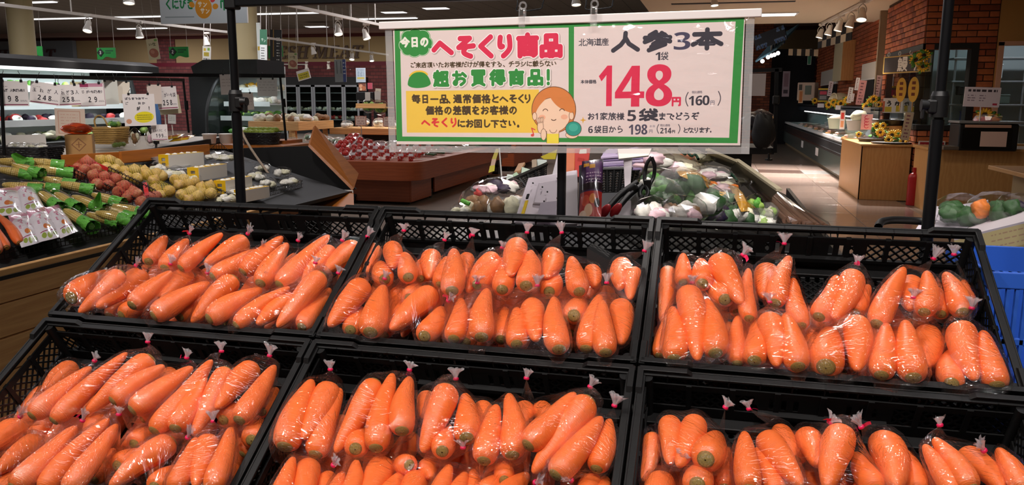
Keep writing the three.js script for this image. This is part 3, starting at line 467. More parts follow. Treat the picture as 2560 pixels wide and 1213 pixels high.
// film drawn tightly round the carrots: at every step along the bag the convex outline of what is inside, with creases
function filmSleeve(cs, tie, grow = 0.0016) {
 const samples = [], mid = V(0, 0, 0), dir = V(0, 0, 0);
 for (const c of cs) { const f = carrotAxis(c), R = c[6] * 0.001; for (let k = 0; k <= 16; k++) { const t = k / 16, p = f(t); samples.push({ p, r: Math.max(0.004, R * profileAt(t)) }); mid.add(p); } const d = f(1).sub(f(0)); if (d.z > 0) d.negate(); dir.add(d); }
 mid.divideScalar(samples.length);
 const axis = tie ? tie.clone().sub(mid).setY(0).normalize() : dir.setY(0).normalize();
 if (!tie && axis.lengthSq() < 0.5) axis.set(0, 0, -1);
 const side = V(0, 1, 0).cross(axis).normalize(), up = axis.clone().cross(side);
 let lo = 1e9, hi = -1e9;
 for (const s of samples) { const d = s.p.clone().sub(mid).dot(axis); lo = Math.min(lo, d - s.r); hi = Math.max(hi, d + s.r); }
 const neckAt = tie ? Math.max(hi + 0.004, Math.min(hi + 0.016, tie.clone().sub(mid).dot(axis))) : hi + 0.01;
 const neck = mid.clone().addScaledVector(axis, neckAt);
 if (tie) { neck.addScaledVector(side, THREE.MathUtils.clamp(tie.clone().sub(mid).dot(side), -0.03, 0.03)); neck.y = Math.max(tie.y - 0.012, Math.min(tie.y, mid.y + 0.02)); } else neck.y += 0.012;
 const nA = 44, nT = 40, rowsH = [];
 const t0 = lo - 0.003, t1 = hi + 0.001;
 for (let j = 0; j <= nT; j++) {
 const t = t0 + (t1 - t0) * (j / nT), o = mid.clone().addScaledVector(axis, t), inside = [];
 for (const s of samples) { const d = t - s.p.clone().sub(mid).dot(axis), reach = s.r * 1.25; if (Math.abs(d) < reach) { const q = s.p.clone().sub(mid); inside.push([q.dot(side), q.dot(up), Math.sqrt(Math.max(0, reach * reach - d * d)) * 0.85 + 0.0008]); } }
 const h = [];
 for (let i = 0; i < nA; i++) { const a = (i / nA) * 6.28318, ca = Math.cos(a), sa = Math.sin(a); let m = -1e9; for (const q of inside) m = Math.max(m, q[0] * ca + q[1] * sa + q[2]); h.push(m); }
 rowsH.push(inside.length ? h : null);
 }
 for (let j = 0; j <= nT; j++) if (!rowsH[j]) { let k = j; while (k <= nT && !rowsH[k]) k++; if (k > nT) { k = j; while (k >= 0 && !rowsH[k]) k--; } rowsH[j] = rowsH[k].slice(); }
 const smooth = rowsH.map((r, j) => r.map((_, i) => { let s = 0, w = 0; for (let k = -3; k <= 3; k++) { const q = rowsH[Math.min(nT, Math.max(0, j + k))]; const ww = 4 - Math.abs(k); s += q[i] * ww; w += ww; } return Math.max(s / w, r[i] * 0.5 + (s / w) * 0.5); }));
 const pos = [], uv = [], idx = [], k0 = rr(0, 50), row = (fn) => { for (let i = 0; i < nA; i++) { const p = fn(i, (i / nA) * 6.28318); pos.push(p.x, p.y, p.z); uv.push(Math.abs((i / nA) * 2 - 1) * 2 + k0, p.dot(axis) * 7 + k0); } };
 const outline = (h, i, extra, pinch) => { const a = (i / nA) * 6.28318, dh = (h[(i + 1) % nA] - h[(i + nA - 1) % nA]) / (2 * 6.28318 / nA), ca = Math.cos(a), sa = Math.sin(a), r = h[i] + extra; return [(r * ca - dh * sa), (r * sa + dh * ca) * pinch]; };
 const crease = (a, t) => { const c = Math.cos(a), s = Math.sin(a), q = noise(c * 2.1 + k0, s * 2.1 + t * 9, t * 26 + k0), z = noise(c * 5 + k0, s * 5 - t * 30, t * 30); return 0.0011 * Math.pow(1 - Math.abs(q), 4) + 0.0008 * (1 - Math.abs(z)); };
 // flat seam at the closed end
 const hb = smooth[0];
 const cup = (() => { let y = 0; for (const s of samples) y += s.p.clone().sub(mid).dot(up) / samples.length; return y; })();
 row((i) => { const [x, y] = outline(hb, i, 0, 0.12); return mid.clone().addScaledVector(axis, t0 - 0.005).addScaledVector(side, x * 0.96).addScaledVector(up, y + cup * 0.88 + 0.0015 * noise(x * 300, k0, 1)); });
 row((i) => { const [x, y] = outline(hb, i, 0.0005, 0.55); return mid.clone().addScaledVector(axis, t0 - 0.002).addScaledVector(side, x).addScaledVector(up, y); });
 for (let j = 0; j <= nT; j++) { const t = t0 + (t1 - t0) * (j / nT); row((i, a) => { const [x, y] = outline(smooth[j], i, grow + crease(a, t * 8), 1); return mid.clone().addScaledVector(axis, t).addScaledVector(side, x).addScaledVector(up, y); }); }
 const last = smooth[nT], nN = 6, top = mid.clone().addScaledVector(axis, t1), pleat = 5 + Math.floor(rnd() * 4);
 for (let j = 1; j <= nN; j++) {               // gathered to the knot in pleats
 const s = j / nN, e = s * s * (3 - 2 * s);
 row((i, a) => { const [x, y] = outline(last, i, grow, 1), k = 1 - e * 0.94, w = 1 + 0.2 * Math.sin(a * pleat + k0) * e + 0.1 * noise(Math.cos(a) * 6 + k0, Math.sin(a) * 6, s * 3) * (1 - s); return top.clone().lerp(neck, s).addScaledVector(side, x * k * w).addScaledVector(up, y * k * w); });
 }
 const total = pos.length / 3 / nA;
 for (let j = 0; j < total - 1; j++) for (let i = 0; i < nA; i++) { const a = j * nA + i, b = j * nA + (i + 1) % nA; idx.push(a, b, b + nA, a, b + nA, a + nA); }
 const g = new THREE.BufferGeometry();
 g.setAttribute('position', new THREE.BufferAttribute(new Float32Array(pos), 3)); g.setAttribute('uv', new THREE.BufferAttribute(new Float32Array(uv), 2)); g.setIndex(idx); g.computeVertexNormals();
 return { g, neck, axis, side, up };
}
function filmTuft(neck, axis, length, spread) { // the crumpled end of the film above the tie: a ruffled fan
 const parts = [], k = rr(0, 90), side = V(0, 1, 0).cross(axis).normalize(), up = axis.clone().cross(side);
 for (let layer = 0; layer < 2; layer++) {
 const ruffle = 4 + Math.floor(rnd() * 4), tilt = rr(-0.2, 0.2);
 parts.push(clean(grid(40, 7, (u, v) => {
 const a = u * 6.28318, r = 0.0028 + spread * (0.12 + 0.88 * v) * v * (0.7 + 0.42 * Math.sin(a * ruffle + k + v * 2) + 0.3 * noise(Math.cos(a) * 3 + k, Math.sin(a) * 3, v * 3)) * (layer ? 0.72 : 1), l = length * v * (0.82 + 0.28 * noise(Math.cos(a) * 2, Math.sin(a) * 2 + k, layer * 9)) * (layer ? 0.9 : 1);
 const p = neck.clone().addScaledVector(axis, l).addScaledVector(side, r * Math.cos(a) + tilt * l).addScaledVector(up, r * 0.62 * Math.sin(a) + 0.2 * l);
 return [p.x, p.y, p.z];
 })));
 }
 return join(parts);
}
const crateWords = { A: 'upper left', B: 'upper middle', C: 'upper right', D: 'lower left', E: 'lower middle', F: 'lower right' };
function carrotBag(look, row, crate, tie, carrots) {
 const label = `carrot bag, ${look}, ${row} of ${crateWords[crate]} crate`;
 const mid = V(0, 0, 0); for (const c of carrots) mid.add(V(c[0] + c[3], 0, c[2] + c[5]).multiplyScalar(0.0005 / carrots.length));
 const base = V(mid.x, -0.1, mid.z);
 const t = thing('carrot_bag', label, 'carrots', onSlope(base.x, base.y, base.z), 0, 'bags of carrots in the black crates');
 t.rotation.x = SLOPE;
 const shift = (p) => p.clone().sub(base);
 const local = carrots.map((c) => { const d = base; return [c[0] - d.x * 1000, c[1] - d.y * 1000, c[2] - d.z * 1000, c[3] - d.x * 1000, c[4] - d.y * 1000, c[5] - d.z * 1000, c[6]]; });
 for (const c of local) carrot(c, t);
 const tp = tie && shift(V(tie[0], tie[1], tie[2]).multiplyScalar(0.001));
 const s = filmSleeve(local, tp);
 mesh('film', s.g, bagFilm, t);
 if (tie) {
 const lift = s.axis.clone().multiplyScalar(0.8).add(V(0, 0.75, 0)).normalize();   // the tuft stands up from the slope
 mesh('film_tuft', filmTuft(s.neck, lift, rr(0.013, 0.023), rr(0.006, 0.0105)), M.tuft, t);
 const band = [], q = new THREE.Quaternion().setFromUnitVectors(V(0, 1, 0), lift);
 band.push(new THREE.TorusGeometry(0.0032, 0.0012, 6, 12).rotateX(Math.PI / 2).scale(1, 2, 1));
 const flag = place(grid(8, 2, (u, v) => [0.003 + 0.011 * u, (v - 0.5) * 0.006 + 0.002 * Math.sin(u * 4), 0.0012 * Math.sin(u * 5)]), [0, 0, 0], [rr(-0.6, 0.6), rr(0, 6.28), rr(-0.3, 0.5)]);
 if (rnd() < 0.45) band.push(clean(flag), flip(clean(flag.clone())).translate(0, 0.0002, 0));
 mesh('tape_tie', join(band).applyMatrix4(M4().compose(s.neck, q, V(1, 1, 1))), M.pinkTape, t);
 }
 return t;
}
seed(11);

// ---------------------------------------------------------------- the bags of carrots
// each carrot: butt (across, up, down the slope), tip (the same), radius, in millimetres on the crate slope
carrotBag('two carrots under a clear tuft', 'back', 'A', [-373,12,110], [[-429,-16,180,-448,-28,90,17.4], [-373,-6,206,-381,-15,110,18.1], [-392,-46,148,-400,-49,95,14.5]]);
carrotBag('carrots beside a small white label', 'back', 'A', [-274,12,116], [[-340,-6,203,-301,-1,102,16.9], [-275,-38,82,-293,-3,189,21.2], [-384,-46,180,-358,-49,101,16.9]]);
carrotBag('one carrot lying flat with a red tie', 'back', 'A', [-196,12,139], [[-251,6,232,-205,-6,141,19], [-281,-46,132,-243,-50,113,17], [-270,-46,194,-265,-50,135,16.5]]);
carrotBag('two long tips up', 'back', 'A', [-129,12,121], [[-208,-6,204,-173,-6,98,18.7], [-151,4,239,-150,-1,122,19.2], [-155,-36,187,-155,-44,104,15.7]]);
carrotBag('a long tip up and a wide shoulder', 'back', 'A', [-46,12,112], [[-117,-1,235,-75,-1,93,18.6], [-71,-25,109,-77,-8,220,21], [-80,-46,193,-79,-50,136,16.1]]);
carrotBag('one wide carrot at the right crate wall', 'back', 'A', [-10,12,108], [[-34,-39,81,-48,-8,184,21.5], [-30,-46,170,-29,-50,109,16.1]]);
carrotBag('a broad scar end at the lower left', 'front', 'A', [-432,12,207], [[-507,4,307,-519,-42,187,24.4], [-442,6,234,-476,-6,334,19], [-527,-46,231,-491,-49,201,16.9]]);
carrotBag('very shiny film over three carrots', 'front', 'A', [-373,12,225], [[-431,-29,201,-447,-3,319,22.8], [-366,10,320,-348,-1,217,19], [-410,-26,314,-388,-50,238,18.5]]);
carrotBag('one carrot lying over two others', 'front', 'A', [-278,12,224], [[-311,8,339,-255,-1,239,21.2], [-350,-40,184,-337,-8,281,21.6], [-293,-26,306,-286,-49,222,18.7]]);
carrotBag('one dome up and one scar end down', 'front', 'A', [-163,12,238], [[-200,10,338,-149,-6,241,20.8], [-208,2,226,-247,-11,330,20], [-195,-31,309,-184,-50,234,16.9]]);
carrotBag('three slim carrots close together', 'front', 'A', [-83,12,240], [[-152,-1,338,-98,-6,232,16.3], [-100,-30,236,-112,2,333,19.1], [-41,6,207,-78,-6,330,20.7]]);
carrotBag('two carrots deep at the right wall', 'front', 'A', [-25,12,212], [[-40,-14,318,-32,-28,228,17.2], [-52,-51,256,-51,-51,185,15.5]]);
carrotBag('one carrot hanging tip down and a scar end', 'back', 'B', [77,12,114], [[51,-19,99,89,12,185,18.6], [127,14,211,87,-9,125,18.2], [77,-1,204,29,-42,120,19.5]]);
carrotBag('one wide dome and a red tape at left', 'back', 'B', [144,12,117], [[125,-39,94,154,-8,187,19.8], [129,-26,172,104,-47,98,14.9], [155,-46,156,141,-50,103,15.1]]);
carrotBag('a cone shaped carrot with its tip up', 'back', 'B', [204,12,118], [[213,12,236,184,4,121,21.5], [196,-35,97,215,-13,172,14.9], [178,-6,204,169,-10,127,14.5]]);
carrotBag('a carrot leaning far to the left', 'back', 'B', [265,12,119], [[249,6,212,275,-14,120,18.4], [260,-6,120,229,-11,213,17.3], [243,-46,176,251,-49,107,14.7]]);
carrotBag('the highest dome and two scar ends', 'back', 'B', [311,12,76], [[295,-4,89,306,20,199,21.1], [296,6,219,282,-13,118,19.5], [337,12,213,322,-7,104,20.8]]);
carrotBag('one dome left and one scar end right', 'back', 'B', [384,12,107], [[356,-31,82,367,7,184,20.2], [428,10,217,398,-1,121,19.1], [372,-11,200,358,-49,109,18.7], [431,-39,110,448,-8,182,15.7]]);
carrotBag('a single tall dome at the right wall', 'back', 'B', [513,12,128], [[485,-26,102,491,2,195,18.3], [510,-13,132,509,-8,208,14.5]]);
carrotBag('a dark carrot half hidden at the left wall', 'middle', 'B', null, [[2,-41,78,16,-33,159,18.7], [-2,-51,135,13,-43,191,15.7]]);
carrotBag('a rounded scar end between the rows', 'middle', 'B', null, [[135,-6,242,123,-49,169,18.5], [82,-41,195,131,-33,237,15]]);
carrotBag('a short scar end facing out at the right', 'middle', 'B', null, [[426,6,267,422,-50,176,20.4], [439,-40,139,437,-18,199,14.5], [417,-41,262,423,-50,220,14.5]]);
carrotBag('one big slanted dome and an upright cone', 'front', 'B', [80,12,218], [[39,-7,210,19,2,326,22.2], [102,12,342,82,2,222,22.9], [49,-16,315,31,-50,231,18.7]]);
carrotBag('a wide carrot slanting up to the right', 'front', 'B', [207,12,246], [[166,-20,209,128,2,323,23], [190,2,332,187,-35,231,20.1], [121,-26,271,84,-49,207,16.6]]);
carrotBag('an upright carrot over paler ones', 'front', 'B', [252,12,226], [[289,12,334,269,6,219,21], [239,-2,330,225,-9,231,18.7], [253,-18,320,243,-35,226,18]]);
carrotBag('a deep carrot between two taller ones', 'front', 'B', null, [[310,-21,306,296,-39,217,17.1], [286,-46,288,277,-49,222,14.5]]);
carrotBag('one hanging between two upright ones', 'front', 'B', [358,12,228], [[345,2,334,324,-12,241,18.2], [347,-17,225,376,10,329,20.8], [416,12,347,386,4,227,20.3]]);
carrotBag('a pink tie and a twisted upright carrot', 'front', 'B', [471,12,203], [[455,-1,331,461,4,214,19.6], [488,12,346,467,12,234,18.8], [493,-24,205,507,-3,312,20.6]]);
carrotBag('one dark carrot shaded by the left wall', 'back', 'C', null, [[564,-36,100,564,-36,231,17.2], [580,-51,162,571,-51,95,14.5]]);
carrotBag('a crossing dome and two scar ends', 'back', 'C', [692,12,104], [[593,2,172,589,-4,94,14.6], [624,10,181,619,-22,88,18.5], [646,1,108,687,10,221,22.6], [661,2,206,645,-36,109,19.7]]);
carrotBag('a slim upright carrot and a pink tape', 'back', 'C', null, [[698,-1,242,696,-1,126,14.5], [681,-36,196,684,-50,125,14.5]]);
carrotBag('a bright red tape on a long tip', 'back', 'C', [752,12,100], [[729,-39,88,721,-3,190,21.4], [736,10,216,761,10,103,17.8], [774,-1,251,766,-1,144,16.5]]);
carrotBag('a lone bag with one wide dome', 'back', 'C', [861,12,125], [[800,2,232,835,-1,133,18], [859,5,133,822,7,237,20.6], [857,-11,204,885,-20,131,14.8]]);
carrotBag('two tips up under a silver tuft', 'back', 'C', [971,12,109], [[882,2,240,937,2,108,18.6], [957,-39,98,936,-8,192,20.1], [950,8,214,969,6,119,17.1]]);
carrotBag('a slim tip at the right', 'back', 'C', [1008,12,134], [[1005,4,205,998,-3,110,18], [981,-14,193,992,-31,118,14.5], [1030,-31,156,1038,-47,80,14.5]]);
carrotBag('a hanging dome between scar ends', 'front', 'C', [608,12,181], [[601,12,196,624,4,339,22], [589,-1,336,580,-1,226,20], [649,8,327,632,2,207,20.3]]);
carrotBag('one slim carrot between two bags', 'front', 'C', null, [[681,-16,323,681,-11,227,15.7], [667,-46,293,670,-46,208,14.8], [565,-31,307,573,-31,211,14.8]]);
carrotBag('the brightest white glare on its film', 'front', 'C', [729,12,222], [[727,-1,235,736,10,343,20.5], [705,-2,327,711,-22,224,19.7], [765,8,341,752,2,227,20.1]]);
carrotBag('a pale carrot showing between the rows', 'front', 'C', null, [[793,-18,286,796,-44,212,14.8], [789,-51,276,807,-51,223,14.6]]);
carrotBag('the largest greenish scar end facing out', 'front', 'C', [825,12,245], [[803,8,337,824,-40,212,25.5], [855,-4,227,845,8,338,21], [835,-46,296,846,-49,237,14.5]]);
carrotBag('two scar ends and a dome behind', 'front', 'C', [934,12,207], [[877,4,341,896,2,235,18.8], [918,6,343,923,2,227,21.2], [963,-40,206,945,-8,304,20.2]]);
carrotBag('a hanging dome beside a wide slanted carrot', 'front', 'C', [1016,12,202], [[1000,-4,226,995,10,340,21.3], [970,-6,337,995,-36,243,19], [1025,0,340,1027,-1,235,19.6]]);
carrotBag('a red tie and a carrot slanting left', 'back', 'D', [-372,12,446], [[-395,8,566,-362,2,455,17.9], [-440,-39,428,-428,-8,504,18.2], [-427,-46,525,-413,-50,472,14.9]]);
carrotBag('a tall clear tuft over a bright red band', 'back', 'D', [-282,12,400], [[-360,-1,565,-312,6,421,16.9], [-270,12,525,-230,4,439,17.9], [-264,2,424,-319,-6,540,20]]);
carrotBag('one carrot lying with its scar to the left', 'back', 'D', [-211,12,436], [[-228,10,537,-181,0,434,19.5], [-243,-39,422,-245,-8,492,18.2], [-248,-46,515,-230,-49,476,14.5]]);
carrotBag('a pink loop of tape on crinkled film', 'back', 'D', [-138,12,406], [[-176,2,564,-151,4,419,18.2], [-140,6,558,-153,-1,443,18.5], [-116,4,435,-114,-6,558,18.3]]);
carrotBag('two thick carrots by the right wall', 'back', 'D', [-55,12,414], [[-86,-15,409,-93,7,514,20.2], [-41,12,535,-38,2,417,18.4], [-91,-21,515,-95,-49,460,17.2]]);
carrotBag('a dark gap and one scar end inside', 'middle', 'D', null, [[-222,-31,570,-221,-49,527,18.6], [-251,-56,569,-235,-56,540,14.5]]);
carrotBag('a carrot half hidden by the right wall', 'middle', 'D', null, [[-36,-21,492,-49,-49,425,16.3], [-22,-14,549,-47,-49,489,17.9], [-46,-46,555,-37,-49,526,14.5]]);
carrotBag('one short dome at the left picture edge', 'front', 'D', [-423,12,563], [[-456,-39,560,-431,2,629,22.4], [-474,-36,598,-480,-50,552,14.5]]);
carrotBag('a long glossy carrot with flat white film', 'front', 'D', [-305,12,560], [[-331,10,689,-308,4,571,19.9], [-400,-39,578,-389,2,665,19.4], [-385,-21,689,-396,-50,603,17.8]]);
carrotBag('two long tips close together', 'front', 'D', [-248,12,552], [[-289,4,684,-265,2,549,17.3], [-243,10,682,-242,4,559,17.9], [-256,-36,635,-268,-50,570,15.8]]);
carrotBag('a wide dome leaning to the right', 'front', 'D', [-115,12,565], [[-151,-17,563,-190,2,662,20.5], [-216,-18,617,-213,-49,569,17.9], [-136,-18,643,-143,-50,588,17.4]]);
carrotBag('three upright tips in a fan', 'front', 'D', [-78,12,554], [[-86,4,655,-100,2,565,16], [-90,-12,556,-55,7,647,18.6], [-26,10,650,-52,4,542,17.1]]);
carrotBag('a carrot deep between the rows', 'middle', 'D', null, [[-317,-39,529,-305,-23,572,19.3], [-361,-51,531,-359,-43,564,17.2], [-298,-51,543,-285,-43,585,16.9]]);
carrotBag('a broad scar end low on the left', 'back', 'E', [64,12,423], [[49,8,569,37,4,440,22.7], [64,-11,439,72,10,552,21.6], [90,-11,564,81,-11,440,20]]);
carrotBag('three tips fanned under a red tape', 'back', 'E', [192,12,410], [[141,2,430,121,-6,558,19.2], [185,6,553,164,6,415,19.5], [218,16,526,194,8,421,19.6], [153,2,554,131,-49,481,18.3]]);
carrotBag('a long dome hanging and two scar ends', 'back', 'E', [270,12,423], [[262,12,435,253,2,547,21.1], [283,8,546,260,-37,468,17.4], [314,14,524,282,-14,427,19.7]]);
carrotBag('a pale dome behind white glare', 'back', 'E', null, [[213,-39,418,228,-18,474,15.1], [307,-39,429,321,-13,489,17]]);
carrotBag('two upright cones under a dark red tie', 'back', 'E', [373,12,423], [[344,4,552,339,0,451,18.9], [382,4,538,354,2,430,19.4], [370,-39,418,378,-23,475,14.8]]);
carrotBag('a carrot crossing to a red taped tuft', 'back', 'E', [473,12,412], [[402,14,526,453,6,421,20.2], [475,8,431,413,-6,555,21.7], [394,-40,418,419,-13,466,14.6]]);
carrotBag('a slanted scar end beside the right wall', 'back', 'E', [510,12,447], [[447,10,565,496,2,456,19.6], [498,-6,538,506,-12,448,16.8]]);
carrotBag('one dome and one tip cut off below', 'front', 'E', [125,12,594], [[74,2,665,66,2,578,15.5], [77,-27,570,120,7,657,19.4], [107,-40,577,137,-13,638,14.5]]);
carrotBag('four tips under pale film', 'front', 'E', [178,12,568], [[156,2,658,141,-11,584,14.5], [176,4,650,156,-10,564,16.6], [183,-40,546,198,7,646,21], [223,-2,647,219,-31,562,16.6]]);
carrotBag('a single dome low in the middle', 'front', 'E', null, [[240,-39,563,268,2,638,18.9], [235,-11,561,200,-49,534,15.3], [250,-39,540,269,-18,572,14.5]]);
carrotBag('tips under a thin pink tape', 'front', 'E', [312,12,561], [[299,2,639,292,-13,552,16.3], [325,2,633,312,-29,552,16.3], [343,-16,612,320,-36,541,14.5]]);
carrotBag('a lying carrot near a pink ribbon', 'front', 'E', [421,12,572], [[379,2,618,398,-42,534,18], [351,-16,592,366,-49,539,17.7], [374,-16,565,353,-49,504,14.5]]);
carrotBag('white crumpled film at the right corner', 'front', 'E', [475,12,562], [[491,-40,533,491,2,607,16.5], [514,-16,582,506,-50,520,14.5]]);
carrotBag('one slim carrot shaded by the left wall', 'back', 'F', null, [[567,-36,450,561,-36,529,14.5], [577,-51,481,570,-51,450,14.5]]);
carrotBag('two domes and a round scar end facing out', 'back', 'F', [653,12,439], [[589,-18,435,595,2,522,16.9], [626,-19,430,607,6,527,19], [641,18,520,657,-50,429,22.2]]);
carrotBag('a tall white tuft over a red tie', 'back', 'F', [698,12,425], [[697,4,548,691,-1,455,17.6], [720,-20,446,760,10,538,19.7], [734,-11,541,708,-18,467,14.7], [740,-39,417,756,-18,475,14.5]]);
carrotBag('a flat crumpled film wing above one dome', 'back', 'F', [785,12,441], [[776,-40,422,784,-3,496,18.9], [762,-46,461,768,-49,421,14.5]]);
carrotBag('the tallest dome of the crate', 'back', 'F', null, [[820,-11,430,790,10,539,21.7], [855,-11,520,841,-49,438,17.4]]);
carrotBag('one thick dome with a small red tie', 'back', 'F', [861,12,445], [[877,-39,418,875,7,525,23.5], [906,-21,509,904,-38,433,14.5]]);
carrotBag('three long tips under silver crinkles', 'back', 'F', [941,12,432], [[945,-2,518,919,-5,445,14.6], [961,8,515,932,-2,435,16.1], [978,-39,428,999,2,506,17.5]]);
carrotBag('a single slim tip at the right end', 'back', 'F', [992,12,451], [[1021,4,507,1015,-24,426,16], [1017,-26,493,1009,-49,427,14.5]]);
carrotBag('a rounded dome with a red tie in front', 'front', 'F', [590,12,541], [[584,-39,521,588,6,598,20.5], [567,-16,592,572,-50,528,14.8]]);
carrotBag('a scar end cut by the picture edge', 'front', 'F', null, [[632,-2,546,637,-49,490,20.5], [656,-21,577,667,-50,518,16.8]]);
carrotBag('a dark carrot between two bags', 'middle', 'F', null, [[667,-31,528,670,-46,452,14.5], [838,-46,514,855,-49,462,14.5]]);
carrotBag('a half hidden carrot behind two tips', 'middle', 'F', null, [[880,-46,508,883,-49,458,14.9], [934,-46,501,922,-49,453,14.8]]);
carrotBag('underneath the other bags, first from left', 'bottom', 'A', null, [[-492,-82,271,-498,-80,124,19], [-458,-80,124,-455,-82,271,19], [-431,-80,124,-418,-82,271,19]]);
carrotBag('underneath the other bags, second from left', 'bottom', 'A', null, [[-391,-82,275,-399,-80,128,19], [-341,-80,128,-354,-82,275,19], [-317,-82,275,-308,-80,128,19]]);
carrotBag('underneath the other bags, third from left', 'bottom', 'A', null, [[-273,-82,265,-285,-80,118,19], [-236,-82,265,-242,-80,118,19], [-199,-82,265,-211,-80,118,19]]);
carrotBag('underneath the other bags, fourth from left', 'bottom', 'A', null, [[-144,-80,125,-155,-82,272,19], [-118,-82,272,-132,-80,125,19], [-81,-82,272,-95,-80,125,19]]);
carrotBag('underneath the other bags, first from left', 'bottom', 'B', null, [[33,-80,117,38,-82,264,19], [75,-82,264,70,-80,117,19], [118,-80,117,112,-82,264,19]]);
carrotBag('underneath the other bags, second from left', 'bottom', 'B', null, [[145,-80,124,150,-82,271,19], [187,-82,271,187,-80,124,19], [224,-82,271,217,-80,124,19]]);
carrotBag('underneath the other bags, third from left', 'bottom', 'B', null, [[266,-80,127,256,-82,274,19], [306,-80,127,293,-82,274,19], [342,-80,127,330,-82,274,19]]);
carrotBag('underneath the other bags, fourth from left', 'bottom', 'B', null, [[378,-82,260,383,-80,113,19], [415,-82,260,414,-80,113,19], [456,-80,113,452,-82,260,19]]);
carrotBag('underneath the other bags, first from left', 'bottom', 'C', null, [[567,-82,269,563,-80,122,19], [604,-82,269,595,-80,122,19], [649,-80,122,641,-82,269,19]]);
carrotBag('underneath the other bags, second from left', 'bottom', 'C', null, [[684,-82,289,696,-80,142,19], [721,-82,289,727,-80,142,19], [758,-82,289,748,-80,142,19]]);
carrotBag('underneath the other bags, third from left', 'bottom', 'C', null, [[804,-80,145,802,-82,292,19], [852,-80,145,839,-82,292,19], [874,-80,145,876,-82,292,19]]);
carrotBag('underneath the other bags, fourth from left', 'bottom', 'C', null, [[904,-82,263,916,-80,116,19], [941,-82,263,936,-80,116,19], [978,-82,263,969,-80,116,19]]);
carrotBag('underneath the other bags, first from left', 'bottom', 'D', null, [[-504,-80,448,-492,-82,595,19], [-455,-82,595,-446,-80,448,19], [-417,-80,448,-418,-82,595,19]]);
carrotBag('underneath the other bags, second from left', 'bottom', 'D', null, [[-388,-82,602,-399,-80,455,19], [-351,-82,602,-357,-80,455,19], [-326,-80,455,-314,-82,602,19]]);
carrotBag('underneath the other bags, third from left', 'bottom', 'D', null, [[-267,-80,449,-279,-82,596,19], [-242,-82,596,-243,-80,449,19], [-200,-80,449,-205,-82,596,19]]);
carrotBag('underneath the other bags, fourth from left', 'bottom', 'D', null, [[-152,-82,599,-155,-80,452,19], [-115,-82,599,-109,-80,452,19], [-78,-82,599,-73,-80,452,19]]);
carrotBag('underneath the other bags, first from left', 'bottom', 'E', null, [[31,-80,445,41,-82,592,19], [70,-80,445,78,-82,592,19], [107,-80,445,115,-82,592,19]]);
carrotBag('underneath the other bags, second from left', 'bottom', 'E', null, [[149,-80,463,153,-82,610,19], [195,-80,463,190,-82,610,19], [227,-82,610,239,-80,463,19]]);
carrotBag('underneath the other bags, third from left', 'bottom', 'E', null, [[271,-80,459,262,-82,606,19], [309,-80,459,299,-82,606,19], [336,-82,606,342,-80,459,19]]);
carrotBag('underneath the other bags, fourth from left', 'bottom', 'E', null, [[365,-80,451,378,-82,598,19], [415,-80,451,415,-82,598,19], [461,-80,451,452,-82,598,19]]);
carrotBag('underneath the other bags, first from left', 'bottom', 'F', null, [[568,-80,456,565,-82,603,19], [602,-82,603,603,-80,456,19], [639,-82,603,639,-80,456,19]]);
carrotBag('underneath the other bags, second from left', 'bottom', 'F', null, [[688,-82,597,693,-80,450,19], [739,-80,450,725,-82,597,19], [762,-82,597,775,-80,450,19]]);
carrotBag('underneath the other bags, third from left', 'bottom', 'F', null, [[783,-80,454,796,-82,601,19], [826,-80,454,833,-82,601,19], [870,-82,601,860,-80,454,19]]);
carrotBag('underneath the other bags, fourth from left', 'bottom', 'F', null, [[906,-80,450,915,-82,597,19], [952,-82,597,952,-80,450,19], [989,-82,597,988,-80,450,19]]);

// ---------------------------------------------------------------- the shop: floor, walls, ceilings
const ROOM = { x0: -36, x1: 7.5, z0: -34, z1: 6 };
const floorTex = dataTexture(256, 256, (u, v) => { const n = noise(u * 8, v * 8, 2), m = noise(u * 60, v * 60, 7), j = (u % 0.5 < 0.006 || v % 0.5 < 0.006) ? 0.75 : 1; return mix3([0.47, 0.43, 0.39], [0.56, 0.51, 0.46], 0.5 + 0.5 * n + 0.3 * m).map((c) => c * j); });
const floor = structure('floor', span(ROOM.x0, ROOM.x1, -0.12, 0, ROOM.z0, ROOM.z1), new THREE.MeshStandardMaterial({ map: withRepeat(floorTex, 0.5, 0.5), roughness: 0.28 }));
{
 const speck = dataTexture(64, 64, (u, v) => { const q = 0.9 + 0.06 * noise(u * 9, v * 9, 1) + 0.05 * noise(u * 40, v * 40, 3); return [q, q, q]; }, false), tone = ['#98857a', '#938075', '#9d897e', '#958278'].map((c) => new THREE.MeshStandardMaterial({ map: speck, color: C(c).multiplyScalar(1.1), roughness: 0.16 }));
 const dark = std('#57463f', 0.2), grey = std('#8b8985', 0.2);
 const tile = uvMetres(new RoundedBoxGeometry(0.894, 0.01, 0.894, 1, 0.003)), thin = uvMetres(new RoundedBoxGeometry(0.894, 0.01, 0.844, 1, 0.003));
 seed(21);
 for (let i = 0; i < 5; i++) for (let j = 0; j < 20; j++) {
 const x = -1.35 + i * 0.9, z = -3.2 - j * 0.9; if (x > 2.3 && z < -13.4) continue;
 const band = j === 17, t = mesh('floor_tile', band ? thin : tile, band ? (i % 2 ? dark : grey) : pick(tone), floor);
 t.position.set(x, 0.0035, z);
 }
}
const plaster = std('#b39b6f', 0.85), bulkhead = std('#a58a83', 0.85);
structure('wall_back', span(ROOM.x0, ROOM.x1, 0, CEILING, ROOM.z0 - 0.2, ROOM.z0), plaster);
structure('wall_left', span(ROOM.x0 - 0.2, ROOM.x0, 0, CEILING, ROOM.z0, ROOM.z1), plaster);
structure('wall_right', span(ROOM.x1, ROOM.x1 + 0.2, 0, CEILING, ROOM.z0, ROOM.z1), plaster);
